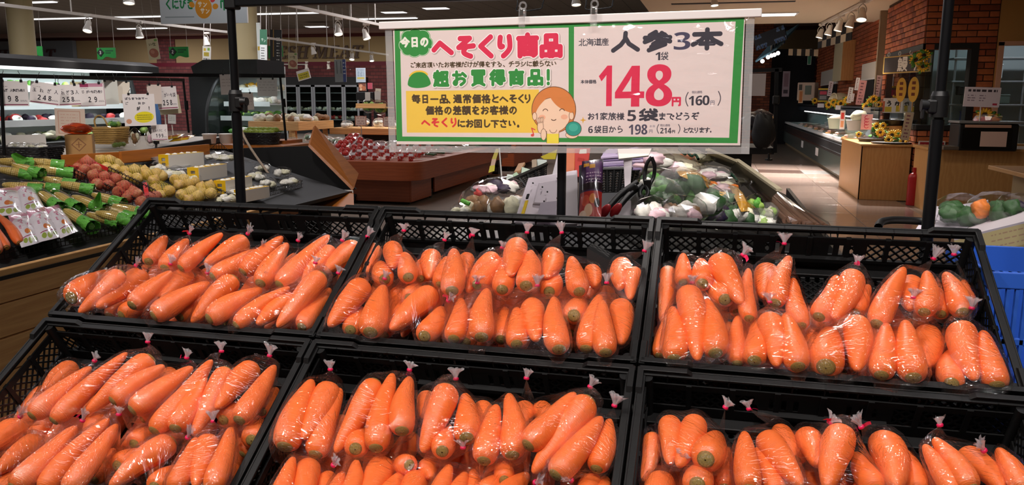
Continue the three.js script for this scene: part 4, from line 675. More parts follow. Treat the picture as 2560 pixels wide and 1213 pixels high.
structure('wall_front', span(ROOM.x0, ROOM.x1, 0, CEILING, ROOM.z1, ROOM.z1 + 0.2), std('#cfc4b2', 0.85));
structure('trim_1', span(ROOM.x0, ROOM.x1, 2.96, 3.13, ROOM.z0, ROOM.z0 + 0.05), std('#701a2d', 0.6));
structure('trim_2', span(ROOM.x0, ROOM.x1, 4.2, 4.34, ROOM.z0, ROOM.z0 + 0.06), std('#5a211d', 0.7));
structure('trim_3', span(ROOM.x0, ROOM.x1, 4.34, CEILING, ROOM.z0, ROOM.z0 + 0.9), bulkhead);
{ // small dark red bricks under the trim of the far wall, too small in view to part
 const t = dataTexture(512, 256, (u, v) => { const row = Math.floor(v * 16), x = u * 16 + (row % 2) * 0.5, fx = x - Math.floor(x), fy = v * 16 - row, j = fx < 0.06 || fy < 0.14; const k = noise(Math.floor(x) * 3.7 + 0.3, row * 5.3 + 0.7, 1); return j ? [0.3, 0.2, 0.2] : mix3([0.42, 0.2, 0.2], [0.55, 0.3, 0.29], 0.5 + 0.9 * k); });
 structure('wall_back_brick', span(ROOM.x0, ROOM.x1, 0, 2.96, ROOM.z0, ROOM.z0 + 0.04), new THREE.MeshStandardMaterial({ map: withRepeat(t, 0.25, 0.42), roughness: 0.85 }));
 structure('wall_back_pier', span(-25.6, -24.6, 3.13, 4.2, ROOM.z0, ROOM.z0 + 0.06), new THREE.MeshStandardMaterial({ map: withRepeat(t, 0.25, 0.42), roughness: 0.85 }));
}
structure('wall_back_panel', span(-36, -30, 2.3, 4.2, ROOM.z0 + 0.05, ROOM.z0 + 0.3), std('#7d858c', 0.7));
const ceilTex = dataTexture(256, 256, (u, v) => { const j = (u % 0.25 < 0.008 || v % 0.125 < 0.008) ? 0.7 : 1, n = noise(u * 60, v * 60, 3); return [0.5, 0.47, 0.43].map((c) => c * j * (1 + 0.06 * n)); });
structure('ceiling', span(ROOM.x0, ROOM.x1, CEILING, CEILING + 0.2, ROOM.z0, ROOM.z1), new THREE.MeshStandardMaterial({ map: withRepeat(ceilTex, 0.4, 0.4), roughness: 0.9 }));
structure('ceiling_soffit', span(-1.39, ROOM.x1, 3.2, CEILING, -19.6, -7.4), std('#c9b79c', 0.8));
structure('ceiling_slot', span(-0.9, 1.2, 3.192, 3.2, -15.4, -15.25), M.blackMatt);
for (const [x, z, r] of [[-11.74, -19, 0.345], [-19.5, -20, 0.345]]) { const c = structure('column', cyl(r, r, CEILING, [0, CEILING / 2, 0], [0, 0, 0], 36), std('#d3c496', 0.6)); c.position.set(x, 0, z); }

// ---------------------------------------------------------------- lamps
const glow = (k, tint = [1, 1, 1]) => new THREE.MeshStandardMaterial({ color: 0x222222, emissive: new THREE.Color(...tint), emissiveIntensity: k });
const tubeGlow = glow(3.4, [0.98, 0.98, 1]), spotGlow = glow(9, [1, 0.93, 0.8]);
function stripLight(x, z, len, along, label, power = STRIP_LIGHT, y = CEILING) {
 const t = thing('ceiling_light', label, 'ceiling light', [x, y, z], along ? Math.PI / 2 : 0, 'fluorescent strips on the ceiling');
 mesh('housing', [rbox(len, 0.06, 0.3, 0.01, [0, -0.03, 0])], M.whitePaint, t);
 mesh('fluorescent_tube', rbox(len - 0.06, 0.03, 0.22, 0.014, [0, -0.072, 0]), tubeGlow, t);
 const l = new THREE.RectAreaLight(0xfffaff, power, len - 0.06, 0.22);
 l.position.set(0, -0.1, 0); l.rotation.x = -Math.PI / 2; t.add(l);
 return t;
}
const stripLabel = 'long white fluorescent strip light on the brown shop ceiling';
for (const x of [-24.2, -20.6, -17.4, -14.6]) stripLight(x, -26.6, 2.9, false, stripLabel, 60);
for (const x of [-25, -21.5]) stripLight(x, -22, 2.9, false, stripLabel, 60);
for (const [x, z] of [[-10.5, 2.6], [-4.6, 2.6], [1.4, 2.6], [-10.5, -3.6], [-4.4, -2.2], [1.6, -1.4], [-4.6, -8.5], [-10.5, -9.5], [-16, -8], [-4.6, -15], [-10.5, -15.5], [-16, -16], [-6, -22], [-12, -29], [-24, -31]]) stripLight(x, z, 2.4, false, stripLabel, STRIP_LIGHT * (z > -4 ? 0.5 : z > -12 ? 2.2 : 4));
for (const [x, y] of [[985, 30], [792, 66], [1935, 34], [1010, 14]]) {
 const p = x > 1500 ? [0.975,3.19,-17.358] : x === 985 ? [-11.041,4.48,-27.353] : x === 792 ? [-15.547,4.33,-30.415] : [-9.197,4.48,-26.459];
 const t = thing('ceiling_panel_light', 'square recessed light panel, ' + (x > 1500 ? 'in the cream soffit right of the price sign' : x === 985 ? 'left of the price sign rail' : x === 792 ? 'lowest, near the far dark red trim' : 'just above the price sign'), 'ceiling light', p);
 mesh('panel_frame', rbox(0.9, 0.03, 0.5, 0.01), M.whitePaint, t); mesh('light_diffuser', box(0.8, 0.012, 0.4, [0, -0.02, 0]), tubeGlow, t);
 const l = new THREE.RectAreaLight(0xfff2e0, 60, 0.8, 0.4); l.position.set(0, -0.04, 0); l.rotation.x = -Math.PI / 2; t.add(l);
}
const lampWhite = std('#ddd8cf', 0.4);
function trackSpot(p, label, aim, lit, size = 1, power = 0) {      // a white can on a yoke under a track adapter
 const t = thing('track_spotlight', label, 'spotlight', p, 0, 'white track spotlights');
 const s = size, d = V(...aim).normalize(), q = new THREE.Quaternion().setFromUnitVectors(V(0, -1, 0), d);
 mesh('track_adapter', rbox(0.14 * s, 0.05 * s, 0.045 * s, 0.008, [0.02 * s, 0.2 * s, 0]), lampWhite, t);
 mesh('yoke', [tube([[-0.05 * s, 0, 0], [-0.062 * s, 0.09 * s, 0], [0, 0.165 * s, 0], [0.062 * s, 0.09 * s, 0], [0.05 * s, 0, 0]], 0.008 * s, 20, 6), cyl(0.012 * s, 0.012 * s, 0.05 * s, [0, 0.175 * s, 0], [0, 0, 0], 10)], lampWhite, t);
 const head = mesh('lamp_head', lathe([[0.001, 0.115 * s], [0.03 * s, 0.112 * s], [0.045 * s, 0.09 * s], [0.05 * s, 0.03 * s], [0.078 * s, -0.07 * s], [0.082 * s, -0.1 * s], [0.075 * s, -0.1 * s], [0.068 * s, -0.07 * s], [0.001, -0.062 * s]].reverse(), 28), lampWhite, t);
 const lens = mesh('lamp_lens', lathe([[0.001, -0.096 * s], [0.055 * s, -0.094 * s], [0.073 * s, -0.086 * s], [0.001, -0.08 * s]].reverse(), 24), lit ? spotGlow : M.chrome, head);
 head.quaternion.copy(q);
 if (power) { const l = new THREE.SpotLight(0xfff6f0, power, 0, 0.55, 0.6); l.position.copy(d).multiplyScalar(0.12 * s); l.target.position.copy(d).multiplyScalar(2); l.shadow.radius = 5; l.castShadow = true; t.add(l, l.target); }
 return t;
}
const rodMat = std('#d8d4cc', 0.4);
function lightTrack(a, b, label, rods) {
 const A = A3(a), B = A3(b), t = thing('light_track', label, 'track', A.clone());
 mesh('track_rail', beam([0, 0, 0], B.clone().sub(A), 0.045, 0.05), rodMat, t);
 for (const k of rods) { const p = A.clone().lerp(B, k).sub(A); mesh('hanging_rod', bar(p, [p.x, CEILING - A.y, p.z], 0.012, 8), rodMat, t); }
}
lightTrack([-11.128,2.95,-10.609], [-10.615,2.95,-16.487], 'white ceiling track crossing from the left edge to the shop banner', [0.05, 0.3, 0.7]);
lightTrack([-6.615,2.95,-11.757], [-6.554,2.95,-15.858], 'white ceiling track above the two tilted spotlights', [0.3, 0.6, 0.86]);
lightTrack([-10.664,2.95,-18.275], [-10.654,2.95,-25.797], 'white ceiling track in front of the meat lettering', [0.2, 0.42, 0.62, 0.8]);
lightTrack([-19.97,3.02,-33.176], [-14.723,3.02,-35.155], 'thin white ceiling track farthest back, under the dark red trim', [0.15, 0.45, 0.7]);
for (const [p, lab, aim, lit, s] of [
 [[-10.812,2.74,-12.551], 'brightest lit track spotlight near the left edge', [0.1, -1, 0.45], 1, 0.95], [[-10.87,2.74,-13.95], 'white track spotlight above the meat poster', [0.15, -1, 0.1], 1, 0.95], [[-11.04,2.74,-16.354], 'white track spotlight right above the small yellow leaflet', [0.2, -1, 0], 0, 0.9],
 [[-6.741,2.74,-14.004], 'lit tilted spotlight above the letter S of the meat lettering', [0.25, -1, 0.3], 1, 0.95], [[-6.703,2.74,-15.126], 'tilted spotlight left of the white sign rail', [0.35, -1, 0.1], 1, 0.95],
 [[-10.318,2.74,-19.937], 'small unlit spotlight left of the lit pair', [0.2, -1, -0.2], 0, 0.9], [[-10.608,2.74,-22.918], 'small lit spotlight below the word meat', [0.1, -1, 0.4], 1, 0.95], [[-10.413,2.74,-23.9], 'small lit spotlight next to the green sign frame', [0.2, -1, 0.3], 1, 0.9],
 [[-17.191,2.86,-32.548], 'farthest left tiny spotlight under the dark red trim', [0.1, -1, 0], 0, 1], [[-16.227,2.86,-32.673], 'middle tiny spotlight under the dark red trim', [0.2, -1, 0], 0, 1], [[-15.834,2.86,-34.05], 'right tiny lit spotlight under the dark red trim', [0.2, -1, 0.2], 1, 1],
]) trackSpot(p, lab, aim, lit, s, lit ? SPOT_LIGHT * 0.6 : 0);
lightTrack([2.361,3.16,-14.724], [2.082,3.16,-19.611], 'white track under the cream soffit over the fish counter', []);
[[2.277,2.95,-15.25], [2.29,2.95,-16.561], [2.21,2.95,-17.469], [2.151,2.95,-18.497], [2.072,2.95,-19.323]].forEach((p, i) => trackSpot(p, ['nearest and brightest spotlight of the row over the fish counter', 'second spotlight of the row over the fish counter', 'middle spotlight of the row over the fish counter', 'fourth spotlight of the row over the fish counter', 'last spotlight of the row, before the striped awning'][i], i ? [-0.25, -1, 0.05] : [-0.1, -1, 0.4], 1, 1.05 - i * 0.03, SPOT_LIGHT * 6));
for (const [p, lab] of [[[-0.149,3.15,-14.555], 'lit ceiling spotlight at the top edge above the price sign'], [[-2.013,2.9,-11.766], 'lit spotlight cut by the top edge between the sign clips'], [[-6.925,2.74,-9.522], 'lit spotlight at the top edge over the sun banner'], [[-7.163,2.74,-9.048], 'lit spotlight cut by the top edge left of the sun banner']]) trackSpot(p, lab, [0.1, -1, 0.2], 1, 0.85, SPOT_LIGHT * 0.5);
// more light panels in the soffit over the right aisle, above the picture
for (const [x, z] of [[0.6, -8.6], [2.2, -10.6], [0.3, -12.2]]) { const t = thing('ceiling_panel_light', 'recessed light panel of the soffit over the right aisle', 'ceiling light', [x, 3.18, z], 0, 'soffit panels over the right aisle'); mesh('panel_frame', rbox(0.9, 0.03, 0.5, 0.01), M.whitePaint, t); mesh('light_diffuser', box(0.8, 0.012, 0.4, [0, -0.02, 0]), tubeGlow, t); const l = new THREE.RectAreaLight(0xffeed8, 16, 0.8, 0.4); l.position.set(0, -0.04, 0); l.rotation.x = -Math.PI / 2; t.add(l); }
// spotlights over the carrots, above the picture, where the film's glints come from
for (const [x, z, tx, tz] of [[-1.9, 0.1, -0.9, -1.2], [-0.7, 0.35, -0.35, -1.2], [0.45, 0.3, 0.15, -1.2], [-0.2, -3.0, -0.3, -1.3], [-2.6, -1.2, -3.2, -3.2], [-2.4, -3.4, -3.2, -4.6], [0.8, -1.6, 0.1, -2.8]]) {
 trackSpot([x, 3.35, z], 'white track spotlight high over the vegetable displays', [tx - x, -2.2, tz - z], 1, 1, SPOT_LIGHT * 0.72);
}

// ---------------------------------------------------------------- makers for the goods of the shop
const crinkle = (pts, jitter) => { const g = new ConvexGeometry(pts.map((p) => p.clone().add(V(rr(-1, 1), rr(-1, 1), rr(-1, 1)).multiplyScalar(jitter)))); g.computeVertexNormals(); return g; };
function ellipsoidPoints(c, r, n) { const out = []; for (let i = 0; i < n; i++) { const y = 1 - (2 * (i + 0.5)) / n, a = i * 2.39996, s = Math.sqrt(1 - y * y); out.push(V(c[0] + r[0] * s * Math.cos(a), c[1] + r[1] * y, c[2] + r[2] * s * Math.sin(a))); } return out; }
const blob = (r, pos, lump = 0.12, n = 14) => { const g = new THREE.SphereGeometry(1, n, Math.round(n * 0.7)), p = g.attributes.position, k = rr(0, 99), R = Array.isArray(r) ? r : [r, r, r]; for (let i = 0; i < p.count; i++) { const x = p.getX(i), y = p.getY(i), z = p.getZ(i), s = 1 + lump * (noise(x * 1.7 + k, y * 1.7, z * 1.7) + 0.5 * noise(x * 4 + k, y * 4, z * 4)); p.setXYZ(i, x * s * R[0], y * s * R[1], z * s * R[2]); } g.computeVertexNormals(); return place(g, pos); };
const mottle = dataTexture(64, 64, (u, v) => { const q = 0.8 + 0.3 * noise(u * 7, v * 7, 1) + 0.1 * noise(u * 20, v * 20, 5); return [q, q, q]; }, false);   // one mottled grain, tinted by each thing's own colour
const leafyMat = (a, b) => new THREE.MeshStandardMaterial({ map: mottle, color: C(a).lerp(C(b), 0.62).multiplyScalar(1.2), roughness: 0.55 });
const LEAF = { dark: leafyMat('#17381d', '#37602f'), mid: leafyMat('#2c6a22', '#5c9a36'), light: leafyMat('#6aa838', '#b6d06a'), husk: leafyMat('#3c9a2c', '#7ccb50'), white: leafyMat('#e4e2d6', '#f6f3ea'), brown: leafyMat('#6d4a31', '#a07a52'), purple: leafyMat('#1c1424', '#3a2a45'), pale: leafyMat('#c9c6a2', '#e6e2c8'), red: leafyMat('#b3202a', '#dd4a45'), pink: leafyMat('#d9a3b4', '#f0d3d8'), orange: leafyMat('#cf6424', '#e98a3c'), gold: leafyMat('#c78c16', '#e5b53a') };
// a bag of greens: crumpled film round a heap of leafy lumps
function greensBag(p, r, mats, label, category, group, part = 'leaf_bunch', n = 5, film = M.film) {
 const t = thing('vegetable_bag', label, category, A3(p).clone().sub(V(0, r[1], 0)), rr(0, 6.28), group);
 for (let i = 0; i < n; i++) { const a = (i / n) * 6.28 + rr(-0.4, 0.4), k = 0.48; mesh(part, blob([r[0] * rr(0.34, 0.5), r[1] * rr(0.4, 0.6), r[2] * rr(0.34, 0.5)], [Math.cos(a) * r[0] * k, r[1] * rr(0.7, 1.1), Math.sin(a) * r[2] * k], 0.4, 12), mats[i % mats.length], t); }
 const f = crinkle(ellipsoidPoints([0, r[1], 0], [r[0] * 1.02, r[1] * 1.05, r[2] * 1.02], 90), Math.min(...r) * 0.1);
 mesh('film', f, film, t);
 return t;
}
// a flat printed pouch between four corners, puffed in the middle
function pouch(name, corners, puff, mat, label, category, group) {
 const [a, b, c, d] = corners.map(A3), mid = a.clone().add(b).add(c).add(d).multiplyScalar(0.25), n = b.clone().sub(a).cross(d.clone().sub(a)).normalize(), k = rr(0, 60);
 if (n.y < 0) n.negate();
 const t = thing(name, label, category, mid, 0, group);
 const at = (u, v, s) => { const p = a.clone().lerp(b, u).lerp(d.clone().lerp(c, u), v).sub(mid), h = Math.pow(Math.sin(Math.PI * u) * Math.sin(Math.PI * v), 0.6) * puff + 0.12 * puff * noise(u * 7 + k, v * 7, 2); return p.addScaledVector(n, s * Math.max(h, 0.0006)).toArray(); };
 mesh('pouch_front', grid(16, 16, (u, v) => at(u, v, 1), (u, v) => [u, 1 - v]), mat, t);
 mesh('pouch_back', flip(clean(grid(8, 8, (u, v) => at(u, v, -0.4)))), M.whitePlastic, t);
 return t;
}
function wireFence(name, pts, h, label, step = 0.026, up = V(0, 1, 0)) { // black wire edging with round loops on top
 const P = pts.map(A3), t = thing(name, label, 'wire divider', P[0]), g = [], o = P[0];
 for (let s = 0; s < P.length - 1; s++) {
 const a = P[s].clone().sub(o), b = P[s + 1].clone().sub(o), n = Math.max(2, Math.round(a.distanceTo(b) / step));
 for (const k of [0.02, 0.5, 0.86]) g.push(bar(a.clone().addScaledVector(up, h * k), b.clone().addScaledVector(up, h * k), 0.0021, 6));
 for (let i = 0; i < n; i++) { const p = a.clone().lerp(b, i / n), q = a.clone().lerp(b, (i + 1) / n), m = p.clone().add(q).multiplyScalar(0.5); g.push(tube([p, p.clone().addScaledVector(up, h * 0.85), m.clone().addScaledVector(up, h * 1.02), q.clone().addScaledVector(up, h * 0.85)], 0.0019, 8, 5)); }
 }
 mesh('wire_grid', g, M.blackMetal, t);
 return t;
}
function wicker(name, p, w, d, h, mat, label, oval = false, n = 9) {    // a basket of rods woven round stakes
 const t = thing(name, label, 'basket', p), stakes = oval ? 26 : 30, g = [], at = (a, y) => { const k = 0.86 + 0.14 * (y / h); let x = Math.cos(a), z = Math.sin(a); if (!oval) { const m = Math.pow(Math.pow(Math.abs(x), 6) + Math.pow(Math.abs(z), 6), -1 / 6); x *= m; z *= m; } return V(x * w / 2 * k, y, z * d / 2 * k); };
 for (let r = 0; r < n; r++) { const y = (r + 0.5) * h / n, pts = []; for (let i = 0; i < stakes * 2; i++) { const a = (i / (stakes * 2)) * 6.2832, q = at(a, y); q.multiply(V(1 + ((i + r) % 2 ? 0.012 : -0.012), 1, 1 + ((i + r) % 2 ? 0.012 : -0.012))); pts.push(q); } g.push(new THREE.TubeGeometry(new THREE.CatmullRomCurve3(pts, true), stakes * 3, h / n * 0.5, 5, true)); }
 mesh('woven_side', g, mat, t);
 const rim = []; for (let i = 0; i < 40; i++) rim.push(at((i / 40) * 6.2832, h)); mesh('rim', new THREE.TubeGeometry(new THREE.CatmullRomCurve3(rim, true), 70, h * 0.055, 7, true), mat, t);
 mesh('basket_floor', oval ? cyl(w * 0.43, w * 0.43, 0.008, [0, 0.006, 0], [0, 0, 0], 28).scale(1, 1, d / w) : box(w * 0.84, 0.008, d * 0.84, [0, 0.006, 0]), mat, t);
 return t;
}
// a price card hung by clips: a thin board with a printed face
function priceCard(p, turn, w, h, draw, label, tilt = 0, hooks = 0.05) {
 const t = thing('price_card', label, 'price card', p, turn, 'price cards'); t.rotation.z = tilt;
 const face = printMat(draw);
 const m = new THREE.Mesh(new THREE.BoxGeometry(w, h, 0.0015), [M.paper, M.paper, M.paper, M.paper, face, M.paper]); m.name = 'printed_card'; m.castShadow = m.receiveShadow = true; t.add(m);
 if (hooks) { const g = []; for (const s of [-0.3, 0.3]) g.push(tube([[w * s, h / 2 - 0.004, 0.001], [w * s, h / 2 + hooks * 0.5, 0.004], [w * s * 0.8, h / 2 + hooks * 0.9, 0], [w * s * 0.8, h / 2 + hooks, -0.008]], 0.0016, 12, 5), rbox(0.014, 0.016, 0.006, 0.002, [w * s, h / 2, 0])); mesh('card_clip', g, M.blackPlastic, t); }
 return t;
}
const cardPrint = (w, h, draw, bg = '#f0e9e8') => !draw.length && draw.toString().length < 12 ? bg : canvasTexture(w, h, (g) => { g.fillStyle = bg; g.fillRect(0, 0, w, h); draw(g, w, h); });
const printMat = (d) => (typeof d === 'string' ? std(d, 0.55) : new THREE.MeshStandardMaterial({ map: d, roughness: 0.55 }));
const linesOf = (g, x0, x1, ys, c, pen = 3) => { g.strokeStyle = c; g.lineWidth = pen; seed(Math.round(x0 + ys[0])); for (const y of ys) { let x = x0; while (x < x1) { const l = rr(4, 16); g.beginPath(); g.moveTo(x, y); g.lineTo(Math.min(x1, x + l), y); g.stroke(); x += l + rr(3, 7); } } };
const produceCard = (name, price, head) => cardPrint(256, 224, (g) => {
 if (head) { g.fillStyle = '#9c2f5b'; g.fillRect(6, 6, 92, 32); g.fillStyle = '#c98aa2'; g.fillRect(100, 6, 140, 30); g.strokeStyle = '#7d2b4c'; g.lineWidth = 3; g.strokeRect(6, 6, 244, 210); }
 linesOf(g, 18, 90, [50], '#7a7078', 4);
 writeRow(g, name, [36, 84], [220, 84], Math.min(34, 210 / [...name].length), 4, '#2c2830', 1.25);
 writeRow(g, price, [128 - price.length * 16, 158], [128 + price.length * 14, 158], 30, 5, '#221f26', 1.75);
 linesOf(g, 186, 240, [172, 180], '#6b636b', 3);
 if (!head) { g.fillStyle = '#8d2f52'; g.fillRect(10, 206, 236, 9); }
});
const pineWood = woodTexture('#e6b878', '#c9935a', 14, [256, 256], 1), orangeWood = woodTexture('#c4742c', '#a9601f', 18), cherryWood = woodTexture('#a4522c', '#8a4122', 26), birchWood = woodTexture('#d7a468', '#c58f54', 22);
const woodMat = (t, sx, sy, turn = 0, rough = 0.5) => new THREE.MeshStandardMaterial({ map: withRepeat(t, sx, sy, turn), roughness: rough });
const WOOD = { pine: woodMat(pineWood, 0.8, 3, 0, 0.6), orange: woodMat(orangeWood, 1.2, 2.5), cherry: woodMat(cherryWood, 0.7, 1.6, 0, 0.38), birch: woodMat(birchWood, 1.2, 1.5, Math.PI / 2, 0.38), birchTop: woodMat(birchWood, 0.8, 1.6, 0, 0.32) };

// ---------------------------------------------------------------- the sloping vegetable table on the left
const LEFT_N = V(0.2656, 0.9641, 0), LEFT_D = V(-0.9641, 0.2656, 0);      // normal of its slope, and up the slope
{
 const t = thing('produce_table', 'long sloped pine produce table of corn and onions left of the crates', 'display table', [-3.1, 0, -3.6]);
 const o = V(-3.1, 0, -3.6), L = (x, y, z) => V(x, y, z).sub(o);
 const slab = mesh('sloped_shelf', beam(L(-3.12, 0.955, -1.4), L(-3.12, 0.955, -5.5), 1.04, 0.03), M.blackMatt, t);
 slab.geometry.translate(0, 0, 0);
 { const g = new THREE.BoxGeometry(1.06, 0.025, 4.1), q = new THREE.Quaternion().setFromUnitVectors(V(-1, 0, 0), LEFT_D); slab.geometry = g.applyMatrix4(M4().compose(L(-3.11, 0.962, -3.45), q, V(1, 1, 1))); }
 for (let i = 0; i < 5; i++) mesh('fascia_board', rbox(0.03, 0.128, 3.2, 0.004, L(-2.615 - 0.004 * (i % 2), 0.795 - i * 0.133, -2.9)), WOOD.pine, t);
 mesh('end_board', rbox(0.03, 0.15, 1.05, 0.004, L(-2.8, 0.79, -4.98), [0, 0.1, 0]), WOOD.orange, t);
 for (const [a, b] of [[[-3.559,1.15,-3.852], [-3.512,1.137,-4.529]], [[-3.482,1.149,-4.221], [-3.478,1.148,-5.103]]]) mesh('back_board', beam(L(...a), L(...b), 0.02, 0.07), WOOD.orange, t);
 mesh('end_panel', span(-0.9, 0.45, 0.02, 0.9, 1.9, 1.94), WOOD.pine, t);
}
// wire edging and dividers
wireFence('wire_edging', [[-2.57, 0.872, -1.75], [-2.71,0.872,-2.57], [-2.707,0.872,-2.977], [-2.715,0.872,-3.248]], 0.042, 'black wire edging along the front of the corn and mixed bags', 0.024);
wireFence('wire_edging', [[-2.715,0.872,-3.248], [-2.719,0.872,-3.771], [-2.754,0.872,-4.322]], 0.05, 'black wire edging partly hidden by the upper left crate', 0.024);
wireFence('wire_edging', [[-2.71,0.89,-4.245], [-2.807,0.89,-5.196]], 0.05, 'black wire edging in front of the garlic packs', 0.024);
wireFence('wire_divider', [[-3.441,1.086,-3.748], [-3.227,1.027,-3.695], [-2.91,0.94,-3.615]], 0.05, 'black wire divider between the corn and the red onions', 0.03, LEFT_N);
wireFence('wire_divider', [[-3.274,1.082,-3.853], [-3.069,1.025,-3.793], [-2.884,0.974,-3.73]], 0.05, 'black wire divider between the red and the yellow onions', 0.03, LEFT_N);
wireFence('wire_divider', [[-2.874,0.93,-4.234], [-2.715,0.886,-4.202]], 0.06, 'black wire divider between the yellow onions and the garlic', 0.03, LEFT_N);
// sweetcorn in film with green husk
const cornMat = new THREE.MeshStandardMaterial({ roughness: 0.4, map: dataTexture(128, 256, (u, v) => { const a = Math.abs(Math.sin(u * 3.1416 * 14)), b = Math.abs(Math.sin(v * 3.1416 * 30)), n = noise(u * 6, v * 6, 2); return mix3([0.66, 0.5, 0.2], mix3([0.87, 0.74, 0.36], [0.93, 0.84, 0.55], 0.5 + n), Math.min(1, Math.min(a, b) * 2.2)); }), bumpScale: 0.002, bumpMap: dataTexture(128, 256, (u, v) => { const q = Math.min(1, Math.abs(Math.sin(u * 3.1416 * 14)) * Math.abs(Math.sin(v * 3.1416 * 30)) * 1.6); return [q, q, q]; }, false) });
function corn(a, b, label, huskAt = 1) {
 const P = A3(a), Q = A3(b), d = Q.clone().sub(P), L = Math.max(0.15, Math.min(0.215, d.length())), R = rr(0.023, 0.026), mid = P.clone().add(Q).multiplyScalar(0.5); d.normalize();
 const t = thing('corn_cob', label, 'sweetcorn', mid.clone().addScaledVector(LEFT_N, -R), 0, 'film wrapped sweetcorn'), c = LEFT_N.clone().multiplyScalar(R), q = new THREE.Quaternion().setFromUnitVectors(V(0, 1, 0), d);
 const put = (g) => g.applyMatrix4(M4().compose(c, q, V(1, 1, 1))), h = L / 2;
 mesh('cob', put(lathe([[0.001, -h], [R * 0.4, -h + 0.004], [R * 0.72, -h + 0.03], [R * 0.95, -h + 0.07], [R, 0], [R * 0.98, h * 0.5], [R * 0.86, h - 0.01], [R * 0.4, h]], 18)), cornMat, t);
 const leaves = [], k = rr(0, 9);
 for (let i = 0; i < 5; i++) { const a0 = (i / 5) * 6.28 + k; leaves.push(clean(grid(5, 8, (u, v) => { const aa = a0 + (u - 0.5) * 1.7 * (1 - v * 0.35), r = R * (1.12 + 0.28 * v * v + 0.18 * noise(u * 3 + k, v * 4, i)), y = (h * 0.42 + (h * 0.86) * v) * huskAt; return [Math.cos(aa) * r, y, Math.sin(aa) * r]; }))); }
 mesh('husk', put(join([leaves, place(new THREE.CylinderGeometry(R * 0.55, R * 0.8, 0.03, 12), [0, (h + 0.004) * huskAt, 0])])), LEAF.husk, t);
 const sleeve = []; for (let i = 0; i < 10; i++) { const v = i / 9; sleeve.push([R * (1.1 + 0.16 * Math.sin(v * 3.1)) + 0.0012 * noise(v * 20, k, 1), -h - 0.004 + v * (L + 0.02)]); }
 mesh('film', put(lathe([[0.004, -h - 0.018], ...sleeve, [0.008, h + 0.034]], 14)), M.film, t);
}
seed(31);
const cornRows = [
 [[-3.552,1.169,-3.614], [-3.45,1.141,-3.701], 'back row corn nearest the red onions, above another'], [[-3.543,1.135,-3.589], [-3.412,1.099,-3.717], 'back row corn whose husk ends at the wire divider'], [[-3.584,1.177,-3.454], [-3.53,1.162,-3.557], 'back row corn below the upright green husk tip'],
 [[-3.564,1.141,-3.41], [-3.446,1.108,-3.493], 'back row corn at the left picture edge with broad husk'], [[-3.532,1.153,-3.49], [-3.403,1.117,-3.504], 'back row corn half under its neighbour'],
 [[-3.299,1.078,-3.311], [-3.21,1.054,-3.386], 'middle row corn behind the mixed bags, husk to the right'], [[-3.261,1.068,-3.487], [-3.143,1.035,-3.557], 'middle row corn right against the onion divider'], [[-3.328,1.086,-3.219], [-3.221,1.057,-3.3], 'middle row corn pointing at the pink bags'], [[-3.4,1.085,-3.534], [-3.287,1.054,-3.589], 'corn lying low between back and middle rows'],
 [[-3.197,1.05,-3.291], [-2.984,0.991,-3.184], 'corn slanting down beside the mixed bags'], [[-3.16,1.04,-3.346], [-2.941,0.98,-3.247], 'second corn slanting down from the mixed bags'], [[-3.085,1.019,-3.38], [-2.898,0.968,-3.354], 'corn with an upright green leaf at its end'], [[-3.077,1.017,-3.503], [-2.925,0.975,-3.512], 'corn under the onion divider, husk half shown'],
 [[-2.917,0.973,-3.373], [-2.739,0.924,-3.376], 'front corn ending at the crate wall'], [[-2.869,0.98,-3.393], [-2.722,0.94,-3.446], 'rightmost front corn, touching the crate corner'], [[-2.953,0.983,-3.177], [-2.752,0.928,-3.104], 'front corn whose husk hangs over the wire'], [[-2.871,0.96,-3.23], [-2.735,0.923,-3.249], 'front corn in the middle of the row'], [[-2.801,0.967,-3.221], [-2.692,0.937,-3.257], 'front corn lying on top of two others'],
];
for (const [a, b, l] of cornRows) corn(a, b, l);
tag(mesh('corn_leaf', [grid(6, 8, (u, v) => [(u - 0.5) * 0.05 * (1 - v * 0.7), v * 0.075, 0.012 * Math.sin(u * 5 + v * 3)])].map((g) => place(g, [-2.873,0.982,-3.293], [0.1, 0.5, -0.3])), LEAF.husk), 'upright green corn leaf standing among the front corn', 'leaf');
tag(mesh('corn_leaf', [grid(6, 8, (u, v) => [(u - 0.5) * 0.06 * (1 - v * 0.5), v * 0.07, 0.012 * Math.sin(u * 5 + v * 3)])].map((g) => place(g, [-3.494,1.163,-3.52], [0.2, 0.9, 0.7])), LEAF.husk), 'upright green husk tip at the back of the corn', 'leaf');
// pink and white mixed bags
const mixPrint = canvasTexture(256, 320, (g) => { g.fillStyle = '#ece4ea'; g.fillRect(0, 0, 256, 320); g.fillStyle = '#e59bb4'; g.beginPath(); g.moveTo(0, 0); g.lineTo(256, 0); g.lineTo(256, 60); g.bezierCurveTo(190, 96, 90, 50, 0, 84); g.fill(); writeRow(g, 'マヨ', [92, 128], [160, 128], 60, 9, '#c2416d'); writeRow(g, 'ミニマー', [60, 170], [196, 170], 36, 6, '#c2416d'); linesOf(g, 60, 200, [98], '#c2416d', 4); for (const [x, y, r, c] of [[120, 222, 30, '#dd7a3e'], [150, 226, 20, '#e9a04a'], [70, 285, 26, '#9cae4c'], [130, 292, 28, '#a8b658'], [190, 286, 24, '#8a9c40']]) { g.fillStyle = c; g.beginPath(); g.ellipse(x, y, r, r * 0.7, 0, 0, 7); g.fill(); } g.fillStyle = '#a03a5c'; g.fillRect(40, 256, 176, 6); });
GLYPH['ヨ'] = '1814-8214-8288-1888 2050-8250'; GLYPH['ニ'] = '2226-7826 0878-9278';
const mixMat = phys('#ffffff', 0.25, { map: mixPrint, clearcoat: 1, clearcoatRoughness: 0.08 });
seed(5);
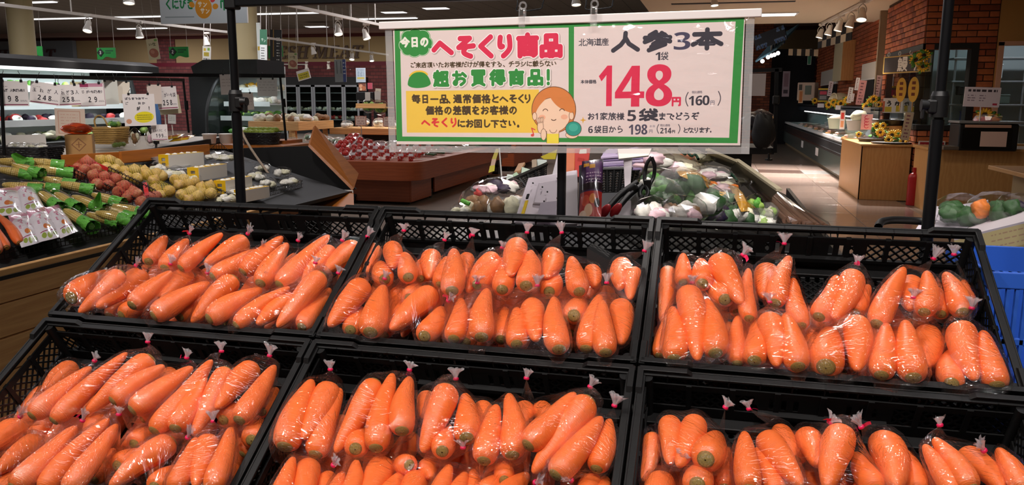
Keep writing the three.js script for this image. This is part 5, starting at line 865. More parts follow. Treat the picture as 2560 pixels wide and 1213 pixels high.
for (const [c, l] of [
 [[[-3.296,1.077,-3.13], [-3.284,1.074,-3.272], [-2.975,0.989,-2.967], [-3.001,0.996,-2.835]], 'pink and white mixed bag at the back left'], [[[-3.293,1.082,-3.249], [-3.281,1.078,-3.341], [-2.997,1,-3.112], [-2.976,0.994,-2.963]], 'pink and white mixed bag at the back, next to the corn'],
 [[[-2.983,0.991,-2.892], [-3.007,0.998,-3.026], [-2.691,0.911,-2.76], [-2.679,0.908,-2.646]], 'pink and white mixed bag in front, leftmost of three'], [[[-2.981,1.001,-2.99], [-2.997,1.005,-3.112], [-2.68,0.918,-2.863], [-2.674,0.916,-2.731]], 'pink and white mixed bag in front, middle of three'], [[[-2.974,1.004,-3.085], [-2.986,1.008,-3.182], [-2.69,0.926,-2.965], [-2.659,0.917,-2.828]], 'pink and white mixed bag in front, right of three'],
]) pouch('mixed_vegetable_bag', c, 0.022, mixMat, l, 'bag', 'pink and white mixed bags');
{ // the bag of carrots at the left picture edge
 const t = thing('carrot_bag', 'bag of pale carrots at the left picture edge beside the pink bags', 'carrots', [-2.866,0.928,-2.751]), o = A3([-2.866,0.928,-2.751]); seed(9);
 for (const [a, b] of [[[-3.005,1.007,-2.857], [-2.718,0.918,-2.68]], [[-3.006,0.997,-2.823], [-2.704,0.914,-2.601]], [[-2.974,0.989,-2.758], [-2.683,0.909,-2.538]]]) { const p = A3(a).sub(o), q = A3(b).sub(o), c = [q.x, q.y, q.z, p.x, p.y, p.z].map((x) => x * 1000); c.push(22); carrot(c, t); }
 mesh('film', crinkle(ellipsoidPoints([-0.06, 0.04, 0.02], [0.14, 0.04, 0.16], 60), 0.008), M.film, t);
}
// onions in nets
const onionMats = { red: [leafyMat('#b0653f', '#cf8f63'), leafyMat('#a85a3a', '#c98058')], yellow: [leafyMat('#c69a52', '#dfc184'), leafyMat('#bb8c48', '#d6b272')] };
const netMat = (c) => new THREE.MeshStandardMaterial({ color: C(c), roughness: 0.5, transparent: true, opacity: 0.55, side: THREE.DoubleSide, alphaMap: dataTexture(128, 128, (u, v) => { const a = Math.abs(Math.sin((u + v) * 3.1416 * 6)), b = Math.abs(Math.sin((u - v) * 3.1416 * 6)), q = Math.min(a, b) < 0.28 ? 1 : 0.12; return [q, q, q]; }, false) });
const NET = { red: netMat('#d2363a'), yellow: netMat('#e2c72c') };
function onionNet(centres, kind, label) {
 const P = centres.map(A3), mid = V(0, 0, 0); P.forEach((p) => mid.add(p)); mid.divideScalar(P.length);
 const t = thing('onion_net', label, 'onions', mid.clone().addScaledVector(LEFT_N, -0.035), 0, kind === 'red' ? 'red nets of onions' : 'yellow nets of onions'), o = mid.clone().addScaledVector(LEFT_N, -0.035), hull = [];
 for (const p of P) {
 const R = rr(0.03, 0.035), c = p.clone().sub(o), prof = []; for (let i = 0; i <= 12; i++) { const a = (i / 12) * Math.PI; prof.push([Math.max(0.0006, Math.sin(a) * R * (1 - 0.08 * Math.cos(a))), -Math.cos(a) * R * 0.92 + (i > 10 ? 0.006 * (i - 10) : 0)]); }
 const g = lathe(prof, 18); g.applyMatrix4(M4().compose(c, new THREE.Quaternion().setFromEuler(new THREE.Euler(rr(-1.4, 1.4), rr(0, 6), rr(-1.4, 1.4))), V(1, 1, 1)));
 mesh('onion', g, pick(onionMats[kind]), t); hull.push(...ellipsoidPoints(c.toArray(), [R * 1.05, R * 1.05, R * 1.05], 36));
 }
 const g = crinkle(hull, 0.0015); uvMetres(g); const uv = g.attributes.uv; for (let i = 0; i < uv.count; i++) uv.setXY(i, uv.getX(i) * 9, uv.getY(i) * 9);
 mesh('net', g, NET[kind], t);
}
seed(41);
for (const [c, k, l] of [
 [[[-3.399,1.147,-3.852], [-3.352,1.113,-3.781], [-3.336,1.109,-3.839], [-3.432,1.115,-3.815], [-3.368,1.087,-3.764]], 'red', 'red onion net at the back, below the cardboard box'], [[[-3.237,1.092,-3.705], [-3.197,1.081,-3.74], [-3.174,1.064,-3.8], [-3.19,1.048,-3.678], [-3.158,1.039,-3.715]], 'red', 'red onion net in the middle with a white label'],
 [[[-3.042,1.038,-3.7], [-2.981,1.011,-3.691], [-3.055,1.011,-3.671], [-2.972,0.988,-3.635], [-2.948,1.002,-3.674]], 'red', 'red onion net against the second wire divider'], [[[-2.85,0.975,-3.581], [-2.895,0.977,-3.7], [-2.908,0.981,-3.771], [-2.824,0.947,-3.579]], 'red', 'red onion net at the corner of the upper left crate'],
 [[[-3.44,1.148,-4.008], [-3.427,1.145,-4.061], [-3.369,1.108,-3.965], [-3.331,1.097,-3.989], [-3.438,1.116,-4.131]], 'yellow', 'yellow onion net at the back, under the brown bags'], [[[-3.274,1.092,-3.993], [-3.273,1.092,-4.076], [-3.249,1.075,-4.13], [-3.228,1.059,-3.95], [-3.195,1.049,-3.991]], 'yellow', 'yellow onion net behind the red tape'],
 [[[-3.06,1.043,-3.959], [-3.178,1.066,-4.145], [-3.18,1.066,-4.06], [-3.153,1.048,-4.161]], 'yellow', 'yellow onion net with its mouth drawn to the left'], [[[-2.973,1.009,-3.859], [-2.925,0.996,-3.909], [-2.935,0.978,-3.844], [-3.111,1.016,-4.032]], 'yellow', 'yellow onion net in front with bunched pale film'],
 [[[-3.059,1.033,-4.144], [-3.041,1.028,-4.202], [-2.999,1.006,-4.1], [-2.993,1.004,-4.186], [-3.011,1.009,-4.266]], 'yellow', 'yellow onion net in the middle of the yellow heap'], [[[-2.853,0.976,-3.914], [-2.872,0.981,-4.033], [-2.797,0.961,-3.984], [-2.799,0.951,-3.905]], 'yellow', 'yellow onion net just above the crate rim'], [[[-2.901,0.989,-4.165], [-2.81,0.964,-4.12], [-2.92,0.984,-4.275], [-2.889,0.965,-4.15]], 'yellow', 'rightmost yellow onion net with a yellow top seam'],
]) onionNet(c, k, l);
for (const [a, b, l] of [[[-3.44,1.138,-3.741], [-3.398,1.126,-3.799], 'red tape strip lying left on the red onion nets'], [[-3.372,1.14,-3.876], [-3.264,1.11,-3.852], 'red tape strip slanting over the back onions'], [[-3.023,1.044,-3.836], [-2.869,1.001,-3.653], 'red tape strip hanging over the second divider']]) tag(mesh('net_tape', beam(a, b, 0.004, 0.022, [1, 0, 0.2]), std('#cc2527', 0.4)), l, 'tape');
// garlic: yellow and white boxes and netted heads
const boxYellow = std('#e3b516', 0.45), boxWhite = std('#e9e4dc', 0.5);
function garlicBox(a, b, depth, label, fill) {          // long carton open at the top, from its left to its right top front corner
 const P = A3(a), Q = A3(b), d = Q.clone().sub(P), L = d.length(); d.normalize();
 const t = thing('garlic_box', label, 'box', P.clone().lerp(Q, 0.5).addScaledVector(V(0, 1, 0), -depth), Math.atan2(-d.z, d.x), 'yellow and white garlic boxes');
 const w = 0.075;
 mesh('box_front', rbox(L, depth, 0.003, 0.001, [0, depth / 2, 0]), boxWhite, t); mesh('box_back', rbox(L, depth, 0.003, 0.001, [0, depth / 2, -w]), boxWhite, t);
 for (const s of [-1, 1]) mesh('box_end', prism([[-w, 0], [0, 0], [0, depth], [-w, depth]], 0.003, 0, [[[-w * 0.7, depth * 0.2], [-w * 0.3, depth * 0.2], [-w * 0.3, depth * 0.42], [-w * 0.7, depth * 0.42]], [[-w * 0.7, depth * 0.55], [-w * 0.3, depth * 0.55], [-w * 0.3, depth * 0.78], [-w * 0.7, depth * 0.78]]]).rotateY(-Math.PI / 2).translate(s * L / 2, 0, 0), boxYellow, t);
 mesh('top_frame', [rbox(L, 0.004, 0.014, 0.001, [0, depth, -0.006]), rbox(L, 0.004, 0.014, 0.001, [0, depth, -w + 0.006]), ...[-0.5, -0.05, 0.04, 0.5].map((k) => rbox(0.016, 0.004, w, 0.001, [k * L * 0.97, depth, -w / 2]))], boxYellow, t);
 mesh('box_floor', box(L, 0.003, w, [0, 0.003, -w / 2]), boxWhite, t);
 for (let i = 0; i < 5; i++) mesh('garlic_head', blob([0.022, 0.02, 0.022], [-L * 0.38 + i * L * 0.19, depth - 0.012, -w / 2], 0.2, 10), LEAF.white, t);
}
seed(51);
garlicBox([-3.289,1.158,-4.407], [-3.259,1.15,-4.725], 0.085, 'yellow and white garlic box, farthest back'); garlicBox([-3.047,1.081,-4.358], [-3.069,1.087,-4.688], 0.08, 'yellow and white garlic box, second from the back'); garlicBox([-2.837,1.013,-4.312], [-2.856,1.018,-4.631], 0.08, 'yellow and white garlic box beside the left sign pole'); garlicBox([-2.7,0.965,-4.299], [-2.692,0.963,-4.556], 0.07, 'yellow and white garlic box, nearest the wire edging');
const clearWhite = [LEAF.white, LEAF.pale];
[[[-3.202,1.052,-4.343], 'clear bag of small white bulbs below the back garlic box'], [[-3.107,1.025,-4.36], 'clear bag of white bulbs left of the second garlic box'], [[-3.345,1.112,-4.955], 'large clear bag of garlic behind the pole'], [[-3.275,1.103,-4.994], 'clear bag of garlic tied at the top beside the pole'], [[-3.324,1.075,-4.36], 'flat clear bag behind the yellow onions'], [[-3.142,1.035,-4.56], 'crinkled clear bag between two garlic boxes'], [[-2.781,0.946,-4.36], 'clear bag of garlic in front of the pole'], [[-2.75,0.927,-4.181], 'clear garlic bag low at the crate rim'], [[-2.914,0.962,-4.366], 'clear garlic bag right of the yellow onions'], [[-3.051,0.98,-5], 'garlic bag with a blue label right of the pole'], [[-2.909,0.944,-4.9], 'garlic bag in the middle of the wire basket'], [[-2.966,0.992,-5.2], 'highest single garlic bag at the basket end'], [[-2.795,0.946,-5], 'last garlic bag in the basket corner'], [[-2.846,0.924,-4.6], 'garlic bag behind the front wire edging'], [[-3.384,1.01,-5.4], 'garlic bag touching the right side of the pole'], [[-3.182,1.008,-5.3], 'garlic bag with a green label at the back']].forEach(([p, l], i) => greensBag(p, [rr(0.06, 0.08), rr(0.035, 0.045), rr(0.055, 0.07)], clearWhite, l, 'garlic', 'clear bags of garlic', 'garlic_head', 5));
for (let i = 0; i < 7; i++) { const p = A3([-3.518,1.138,-4.536]).lerp(A3([-3.265,1.069,-4.365]), i / 6); pouch('flat_pack', [p.clone().add(V(-0.06, 0.02, 0)), p.clone().add(V(-0.05, 0.02, -0.2)), p.clone().add(V(0.05, -0.004, -0.2)), p.clone().add(V(0.04, -0.004, 0))], 0.006, M.filmSoft, 'flat clear pack stacked slantwise left of the garlic boxes', 'pack', 'flat clear packs'); }
// ---------------------------------------------------------------- the dark ledge behind the table and what stands on it
{
 const t = thing('back_ledge', 'dark ledge behind the onions carrying baskets and cards', 'shelf', [-4.0, 0, -4.2]), a = A3([-3.572,1.119,-3.3]), b = A3([-3.824,1.135,-4.15]), c = A3([-3.886,1.149,-5]), d = A3([-4.111,1.179,-6.3]), o = V(-4.0, 0, -4.2);
 const P = [a, b, c, d].map((p) => p.sub(o));
 for (let i = 0; i < 3; i++) { mesh('ledge_edge', beam(P[i].clone().add(V(0, -0.02, 0)), P[i + 1].clone().add(V(0, -0.02, 0)), 0.03, 0.04), M.blackMatt, t); const n = P[i + 1].clone().sub(P[i]).cross(V(0, 1, 0)).normalize().multiplyScalar(-0.75); mesh('ledge_top', beam(P[i].clone().addScaledVector(n, 0.5).add(V(0, -0.012, 0)), P[i + 1].clone().addScaledVector(n, 0.5).add(V(0, -0.012, 0)), 0.75, 0.02), std('#b9a88d', 0.4), t); }
 mesh('ledge_body', beam(P[0].clone().add(V(-0.4, -0.6, 0)), P[3].clone().add(V(-0.4, -0.62, 0)), 0.5, 1.0), M.blackMatt, t);
}
const blackWicker = std('#17161a', 0.4), strawMat = leafyMat('#a9803f', '#c9a562');
wicker('wicker_basket', [-3.926,1.131,-4], 0.34, 0.24, 0.085, blackWicker, 'black rectangular wicker basket of pale packs on the dark ledge', false, 7);
seed(61); for (let i = 0; i < 6; i++) greensBag(A3([-3.916,1.219,-4]).add(V(-0.11 + i * 0.042, 0.0, rr(-0.05, 0.05))), [0.035, 0.02, 0.035], clearWhite, 'small pale pack lying in the black wicker basket', 'pack', 'pale packs in the black basket', 'pale_bulb', 3);
{ const t = thing('cardboard_box', 'brown cardboard box with a diamond mark and orange bag on top', 'box', [-3.876,1.151,-4.35], 0.62), w = 0.145, h = 0.125, card = std('#b98c55', 0.8);
 const face = new THREE.MeshStandardMaterial({ roughness: 0.8, map: cardPrint(128, 128, (g) => { g.strokeStyle = '#8a5c3c'; g.lineWidth = 5; g.beginPath(); g.moveTo(64, 24); g.lineTo(98, 62); g.lineTo(64, 102); g.lineTo(30, 62); g.closePath(); g.stroke(); g.beginPath(); g.moveTo(50, 62); g.lineTo(78, 62); g.moveTo(64, 44); g.lineTo(64, 82); g.stroke(); }, '#b98c55') });
 for (const [n, p, r, m] of [['box_side', [0, h / 2, w / 2], [0, 0, 0], face], ['box_side', [0, h / 2, -w / 2], [0, Math.PI, 0], card], ['box_side', [w / 2, h / 2, 0], [0, Math.PI / 2, 0], card], ['box_side', [-w / 2, h / 2, 0], [0, -Math.PI / 2, 0], card]]) mesh(n, place(new THREE.BoxGeometry(w, h, 0.005), p, r), m, t);
 mesh('box_bottom', box(w, 0.005, w, [0, 0.003, 0]), card, t); mesh('box_print', box(0.07, 0.012, 0.001, [0, h * 0.28, 0]).rotateY(-Math.PI / 2).translate(-w / 2 - 0.003, 0, 0), std('#8a5c3c', 0.8), t); }
greensBag([-3.937,1.308,-4.4], [0.1, 0.035, 0.07], [LEAF.orange, LEAF.pale, LEAF.gold], 'clear bag with an orange printed top lying in the cardboard box', 'bag', null, 'pale_lump', 5, phys('#ff9a66', 0.12, { ...FILM, transmission: 0.8 }));
{ wicker('wicker_basket', [-4.187,1.178,-5], 0.2, 0.17, 0.115, strawMat, 'straw coloured basket with an arched handle behind the box', false, 9);
 const h = mesh('basket_handle', tube([[-0.07, 0.11, 0], [-0.075, 0.17, 0], [-0.04, 0.2, 0], [0.0, 0.185, 0], [0.03, 0.13, 0]], 0.006, 24, 8), strawMat, scene.children[scene.children.length - 1]); h.position.set(-0.02, 0, 0.04); }
greensBag([-4.154,1.319,-5], [0.05, 0.035, 0.05], [LEAF.mid, LEAF.light], 'leafy greens sticking out of the straw basket', 'greens', null, 'leaf_bunch', 5);
greensBag([-4.006,1.186,-4.85], [0.06, 0.03, 0.05], [LEAF.light, LEAF.light], 'yellow green wrapped lettuce lying before the straw basket', 'lettuce', null, 'leaf_bunch', 5);
for (const [x, l, at] of [[338, 'clear pouch of brown bulbs under the yellow leaflet', [-3.99,1.229,-5]], [376, 'clear pouch with pink print beside the small price sign', [-3.866,1.231,-5]]]) greensBag(at, [0.05, 0.065, 0.035], x === 338 ? [LEAF.brown, LEAF.pale] : [LEAF.pink, LEAF.white], l, 'pouch', null, 'bulb', 4);
const snack = phys('#ffffff', 0.3, { clearcoat: 1, map: canvasTexture(128, 128, (g) => { g.fillStyle = '#e8b51e'; g.fillRect(0, 0, 128, 128); g.fillStyle = '#b8542a'; g.beginPath(); g.ellipse(64, 70, 40, 30, 0.3, 0, 7); g.fill(); g.fillStyle = '#f3e6c8'; g.fillRect(10, 10, 108, 24); g.fillStyle = '#a83a22'; g.fillRect(20, 16, 70, 8); }) });
seed(71); for (let i = 0; i < 5; i++) { const p = A3([-3.954,1.186,-5.4]).add(V(-0.1 + i * 0.045, 0.005 + 0.008 * (i % 3), 0.02 * (i % 2))); pouch('snack_pouch', [p.clone().add(V(-0.06, 0.012, -0.05)), p.clone().add(V(0.05, 0.03, -0.06)), p.clone().add(V(0.06, 0.0, 0.05)), p.clone().add(V(-0.05, -0.012, 0.05))], 0.014, snack, 'yellow and brown snack pouch in the flat heap on the ledge', 'pouch', 'yellow snack pouches'); }
for (const [at, l] of [[[-4.072,1.133,-6], 'frosted clear tub on the ledge, left of two'], [[-3.919,1.136,-6], 'frosted clear tub on the ledge, next to the pole']]) { const t = thing('clear_tub', l, 'tub', at); mesh('tub_wall', lathe([[0.045, 0], [0.056, 0.07], [0.06, 0.072], [0.054, 0.07], [0.043, 0.003], [0.001, 0.002]], 24), phys('#f6e6d8', 0.35, { ...FILM, transmission: 0.5 }), t); mesh('tub_lid', cyl(0.06, 0.06, 0.008, [0, 0.077, 0], [0, 0, 0], 24), phys('#f6ece4', 0.3, { ...FILM, transmission: 0.5 }), t); }
{ const t = thing('wire_rack', 'small black wire rack with a peaked top behind the garlic', 'rack', [-3.724,1.1,-5.6]), g = []; for (let i = 0; i <= 8; i++) { const x = -0.09 + i * 0.0225, y = 0.075 * (1 - Math.abs(i - 4) / 4); g.push(bar([x, 0, 0], [x, y + 0.004, 0], 0.0018, 5)); } g.push(bar([-0.09, 0, 0], [0, 0.078, 0], 0.0022, 5), bar([0, 0.078, 0], [0.09, 0, 0], 0.0022, 5), bar([-0.09, 0.002, 0], [0.09, 0.002, 0], 0.0022, 5)); mesh('wire_grid', g, M.blackMetal, t); }
// wooden corner shelf with the basket of green mangoes
{ const t = thing('corner_shelf', 'orange wood corner shelf over a black void, carrying the mango basket', 'shelf', [-4.0, 0, -6.2]), o = V(-4.0, 0, -6.2), L = (p) => A3(p).sub(o);
 mesh('shelf_board', [beam(L([-4.384,1.108,-6.2]), L([-3.368,1.112,-6.2]), 0.5, 0.03), beam(L([-4.202,1.135,-6.4]), L([-3.524,1.14,-6.4]), 0.3, 0.028)], WOOD.orange, t);
 mesh('shelf_body', span(-0.9, 0.52, 0.02, 1.1, -0.75, -0.3), M.blackMatt, t); }
wicker('wicker_basket', [-3.686,1.126,-6.15], 0.34, 0.22, 0.095, blackWicker, 'black oval wicker basket heaped with green mangoes', true, 8);
seed(81); const mangoMat = leafyMat('#6f8f1e', '#a9b944');
for (let i = 0; i < 12; i++) { const t = thing('mango', 'green mango in the oval black wicker basket', 'mango', A3([-3.68,1.225,-6.15]).add(V(-0.12 + (i % 6) * 0.046, (i > 5 ? 0.02 : 0), i > 5 ? -0.03 : 0.045)), rr(0, 6), 'green mangoes in the oval basket'); mesh('fruit', blob([0.034, 0.024, 0.026], [0, 0.0, 0], 0.1, 14), mangoMat, t); mesh('fruit_stalk', cyl(0.002, 0.003, 0.008, [0.033, 0.004, 0], [0, 0, -1.2], 6), LEAF.brown, t); }
// the open wooden end bin
{ const z = -5.7, t = thing('end_bin', 'tilted orange wood bin with black inside at the end of the garlic table', 'bin', [-3.0, 0, z]), o = V(-3.0, 0, z), L = (p) => A3(p).sub(o);
 const q = [[-2.994,1.194,-5.7], [-2.636,0.844,-5.7], [-2.696,0.806,-5.7], [-3.03,1.126,-5.7]].map(L);
 const lid = [[-3.051,1.285,-5.85], [-2.696,0.92,-5.85], [-2.623,0.831,-5.6], [-2.969,1.151,-5.6]].map(L), back = lid.map((p) => p.clone().add(V(0.012, 0.014, -0.01)));
 const g = [quad(lid[3].toArray(), lid[2].toArray(), lid[1].toArray(), lid[0].toArray()), quad(back[0].toArray(), back[1].toArray(), back[2].toArray(), back[3].toArray())]; for (let i = 0; i < 4; i++) g.push(quad(lid[i].toArray(), lid[(i + 1) % 4].toArray(), back[(i + 1) % 4].toArray(), back[i].toArray()));
 mesh('tilted_board', join(g.map((x) => uvMetres(clean(x)))), new THREE.MeshStandardMaterial({ map: withRepeat(orangeWood, 1.2, 2.5), roughness: 0.45, side: THREE.DoubleSide }), t);
 const side = [[-3.707,1.113,-5.72], [-3.001,1.147,-5.66], [-2.651,0.824,-5.66], [-3.1,0.791,-5.66], [-3.593,0.907,-5.66]].map(L);
 mesh('black_side', prism(side.map((p) => [p.x, p.y]), 0.02).translate(0, 0, -0.05), M.blackMatt, t);
 mesh('bin_floor', quad(L([-3.025,0.757,-5.2]).toArray(), L([-2.424,0.756,-5.2]).toArray(), L([-2.564,0.825,-5.5]).toArray(), L([-2.938,0.808,-5.5]).toArray()), new THREE.MeshStandardMaterial({ map: withRepeat(orangeWood, 1, 2), roughness: 0.5, side: THREE.DoubleSide }), t);
 mesh('white_post', beam(L([-2.57,0.843,-5.5]), L([-2.568,0.683,-5.5]), 0.006, 0.006), M.whitePaint, t); mesh('white_rail', beam(L([-2.884,0.829,-5.6]), L([-2.57,0.84,-5.5]), 0.008, 0.008), M.whitePaint, t);
 mesh('cable', tube([[-3.297,1.352,-5.2], [-3.247,1.226,-5.2], [-3.166,1.055,-5.25], [-3.045,0.872,-5.3], [-2.885,0.75,-5.3]].map(L), 0.009, 40, 8), std('#b5a28f', 0.45), t);
 mesh('bin_leg', [span(-0.15, 0.05, 0, 0.86, -0.2, -0.05)], M.blackMatt, t); }
// ---------------------------------------------------------------- rails with hanging price cards
{ const t = thing('card_rail', 'black rail with the hanging price cards over the dark ledge', 'rail', [-3.75, 0, -4.2]), o = V(-3.75, 0, -4.2), L = (p) => A3(p).sub(o);
 mesh('rail_bar', beam(L([-3.75,1.615,-3.481]), L([-3.75,1.631,-5.252]), 0.018, 0.022), M.blackMetal, t);
 mesh('rail_post', [bar(L([-3.75,1.631,-5.248]), L([-3.75,1.253,-5.274]), 0.008, 10), bar(L([-3.75,1.484,-5.265]), L([-3.75,1.418,-5.267]), 0.014, 12), bar(L([-3.75,1.615,-3.682]), L([-3.75,1.156,-3.651]), 0.009, 10)], M.blackMetal, t); }
{ const t = thing('card_rail', 'black rail crossing behind the left sign pole on its own post', 'rail', [-3.56, 0, -6.3]), o = V(-3.56, 0, -6.3), L = (p) => A3(p).sub(o);
 mesh('rail_bar', beam(L([-5.444,1.708,-6.3]), L([-3.529,1.689,-6.3]), 0.022, 0.03), M.blackMetal, t); mesh('rail_post', [bar(L([-3.573,1.689,-6.3]), L([-3.537,1.05,-6.3]), 0.01, 10), bar(L([-3.553,1.501,-6.3]), L([-3.549,1.432,-6.3]), 0.017, 12), bar(L([-3.533,1.124,-6.3]), L([-3.548,0.646,-6.3]).setY(0), 0.01, 10)], M.blackMetal, t); }
const yawL = 0.75;
priceCard([-3.72,1.522,-3.719], yawL, 0.145, 0.135, produceCard('玉ねぎ・人参ばら売り', '98'), 'price card reading 98, leftmost on the rail', 0, 0.055);
priceCard([-3.72,1.524,-3.942], yawL, 0.15, 0.12, produceCard('玉ねぎ入', '248'), 'tilted price card reading 248, second on the rail', -0.14, 0.055);
priceCard([-3.7,1.516,-4.089], yawL, 0.135, 0.12, produceCard('玉ねぎ3入', '258'), 'price card reading 258 beside the tilted 248 card', 0.05, 0.055);
priceCard([-3.72,1.52,-4.308], yawL, 0.14, 0.14, produceCard('じゃがいもばら売り', '29', true), 'price card reading 29 with a wine red heading', 0.03, 0.055);
priceCard([-3.76,1.536,-4.512], yawL, 0.09, 0.15, cardPrint(64, 64, () => {}, '#d9dbd4'), 'blank grey card right of the 29 card', 0.02, 0.05);
priceCard([-3.76,1.537,-4.611], yawL, 0.1, 0.14, cardPrint(64, 64, (g) => { g.fillStyle = '#efe6d6'; g.fillRect(0, 0, 64, 64); }, '#d9dbd4'), 'pale blank card next to the yellow spot leaflet', -0.06, 0.05);
priceCard([-3.8,1.522,-4.29], yawL, 0.09, 0.15, cardPrint(64, 64, () => {}, '#ddd3a6'), 'yellowish blank card behind the 258 card', 0, 0.05);
priceCard([-3.66,1.425,-4.647], yawL, 0.19, 0.205, cardPrint(256, 288, (g) => { writeRow(g, 'ばらまでおマー', [30, 42], [190, 42], 22, 4, '#2b2730'); writeRow(g, 'ごはんおかず', [30, 84], [200, 84], 24, 4, '#2b2730'); writeRow(g, '調理が簡単！', [62, 134], [206, 130], 26, 6, '#201d24', 1.3); g.fillStyle = '#f2e21c'; g.beginPath(); g.ellipse(160, 210, 78, 50, -0.08, 0, 7); g.fill(); linesOf(g, 104, 220, [192, 210, 228], '#5e5520', 5); g.fillStyle = '#d99a78'; g.beginPath(); g.arc(36, 246, 22, 0, 7); g.fill(); }), 'leaflet with a bright yellow oval hanging under the rail', 0.02, 0.03);
priceCard([-3.74,1.527,-4.909], yawL, 0.09, 0.13, cardPrint(64, 64, () => {}, '#e2d2c8'), 'plain pinkish card half behind the second 258 card', 0, 0.05);
priceCard([-3.71,1.503,-5.002], yawL, 0.13, 0.155, produceCard('じゃがいも袋', '258'), 'price card reading 258, last before the rail post', 0.06, 0.055);
priceCard([-3.74,1.456,-5.063], yawL, 0.14, 0.13, cardPrint(64, 64, () => {}, '#d8cfae'), 'cream card hanging below and behind the last 258 card', 0.1, 0.02);
priceCard([-4.031,1.619,-6.26], 0.1, 0.16, 0.17, cardPrint(64, 64, (g) => linesOf(g, 6, 58, [16, 26, 36], '#b3aaa8', 2), '#d5cfcb'), 'grey card hanging behind the left sign pole', 0.03, 0.05);
priceCard([-3.839,1.477,-6.2], 0.1, 0.13, 0.14, cardPrint(64, 64, (g) => linesOf(g, 8, 56, [20, 32, 44], '#a58f8c', 2), '#dbcfc6'), 'small card right of the pole clamp with faint lines', 0.04, 0.03);
priceCard([-3.674,1.593,-6.26], 0.1, 0.175, 0.145, cardPrint(64, 64, (g) => linesOf(g, 6, 58, [12, 22, 32, 42], '#b9b6b4', 2), '#dadad6'), 'wide white card hanging left of the rail post', 0, 0.05);
priceCard([-3.599,1.277,-4.75], 0.5, 0.1, 0.105, produceCard('ばら入りにんく', '199'), 'price sign reading 199 standing on a black clip', 0, 0);
tag(mesh('card_stand', [bar([-3.636,1.215,-4.76], [-3.604,1.129,-4.7], 0.008, 8), rbox(0.035, 0.02, 0.02, 0.004, [-3.621,1.211,-4.74]), rbox(0.03, 0.035, 0.02, 0.004, [-3.599,1.156,-4.7])], M.blackPlastic), 'black clip stand holding the 199 price sign', 'stand');
priceCard([-4.298,1.335,-4.75], 0.45, 0.19, 0.185, cardPrint(128, 128, (g) => { g.strokeStyle = '#dba78f'; g.lineWidth = 3; g.strokeRect(14, 12, 92, 104); linesOf(g, 24, 96, [28, 42, 56, 70, 84, 98], '#e2b49f', 3); }, '#efd9c8'), 'cream notice board standing behind the cardboard box', -0.03, 0);
priceCard([-4.549,1.208,-4.6], 0.5, 0.27, 0.09, cardPrint(64, 32, () => {}, '#ece9e4'), 'blank white board standing behind the black basket', 0.02, 0);
priceCard([-4.124,1.341,-5.6], 0.3, 0.06, 0.07, cardPrint(64, 64, (g) => linesOf(g, 10, 54, [18, 30, 42], '#8f8d8c', 3), '#e6e8e6'), 'small white tag on a stick before the black cooler end', -0.05, 0);
tag(mesh('tag_stick', [bar([-4.142,1.297,-5.62], [-4.135,1.194,-5.62], 0.004, 6), bar([-3.959,1.454,-5.3], [-3.958,1.255,-5.3], 0.005, 6)], M.whitePaint), 'thin pale stick holding a small white tag on the ledge', 'stick');

// ---------------------------------------------------------------- the two-sided produce island behind the carrot crates
function slabBetween(corners, thick, mat, parent, name, bevel = 0.003, holes) { // a board whose face has the corners TL, TR, BR, BL
 const [a, b, c, d] = corners.map(A3), x = b.clone().sub(a), z = x.clone().cross(a.clone().sub(d)).normalize(), xn = x.clone().normalize(), y = z.clone().cross(xn), o = d.clone();
 if (parent && parent.position) o.sub(parent.position);
 const loc = (p) => { const q = p.clone().sub(d); return [q.dot(xn), q.dot(y)]; }, g = prism([loc(d), loc(c), loc(b), loc(a)], thick, bevel, holes && holes(loc));
 g.translate(0, 0, -thick - bevel);
 return mesh(name, uvMetres(clean(g.applyMatrix4(M4().makeBasis(xn, y, z).setPosition(o)))), mat, parent);
}
{
 const t = thing('island_table', 'dark two-sided produce island right behind the carrot crates', 'display table', [-0.2, 0, -3.6]);
 const slope = (s) => prism([[0, 0.02], [0.66, 0.02], [0.66, 0.92], [0.0, 1.235]], 3.9);
 const g = slope(1); mesh('right_slope', g.clone().translate(-0.02, 0, -1.75), M.blackMatt, t);
 mesh('left_slope', flip(clean(slope(1))).scale(-1, 1, 1).translate(-0.02, -0.1, -1.7), M.blackMatt, t);
 mesh('front_ledge', span(-0.62, 0.6, 1.05, 1.12, 1.66, 1.98), M.blackMatt, t);
 mesh('edge_rail', span(0.63, 0.65, 0.93, 0.97, -1.7, 2.1), M.blackMetal, t);
}
wireFence('wire_edging', [[0.44, 0.955, -3.3], [0.44, 0.955, -3.62]], 0.05, 'short black wire loop at the right edge of the island', 0.16);
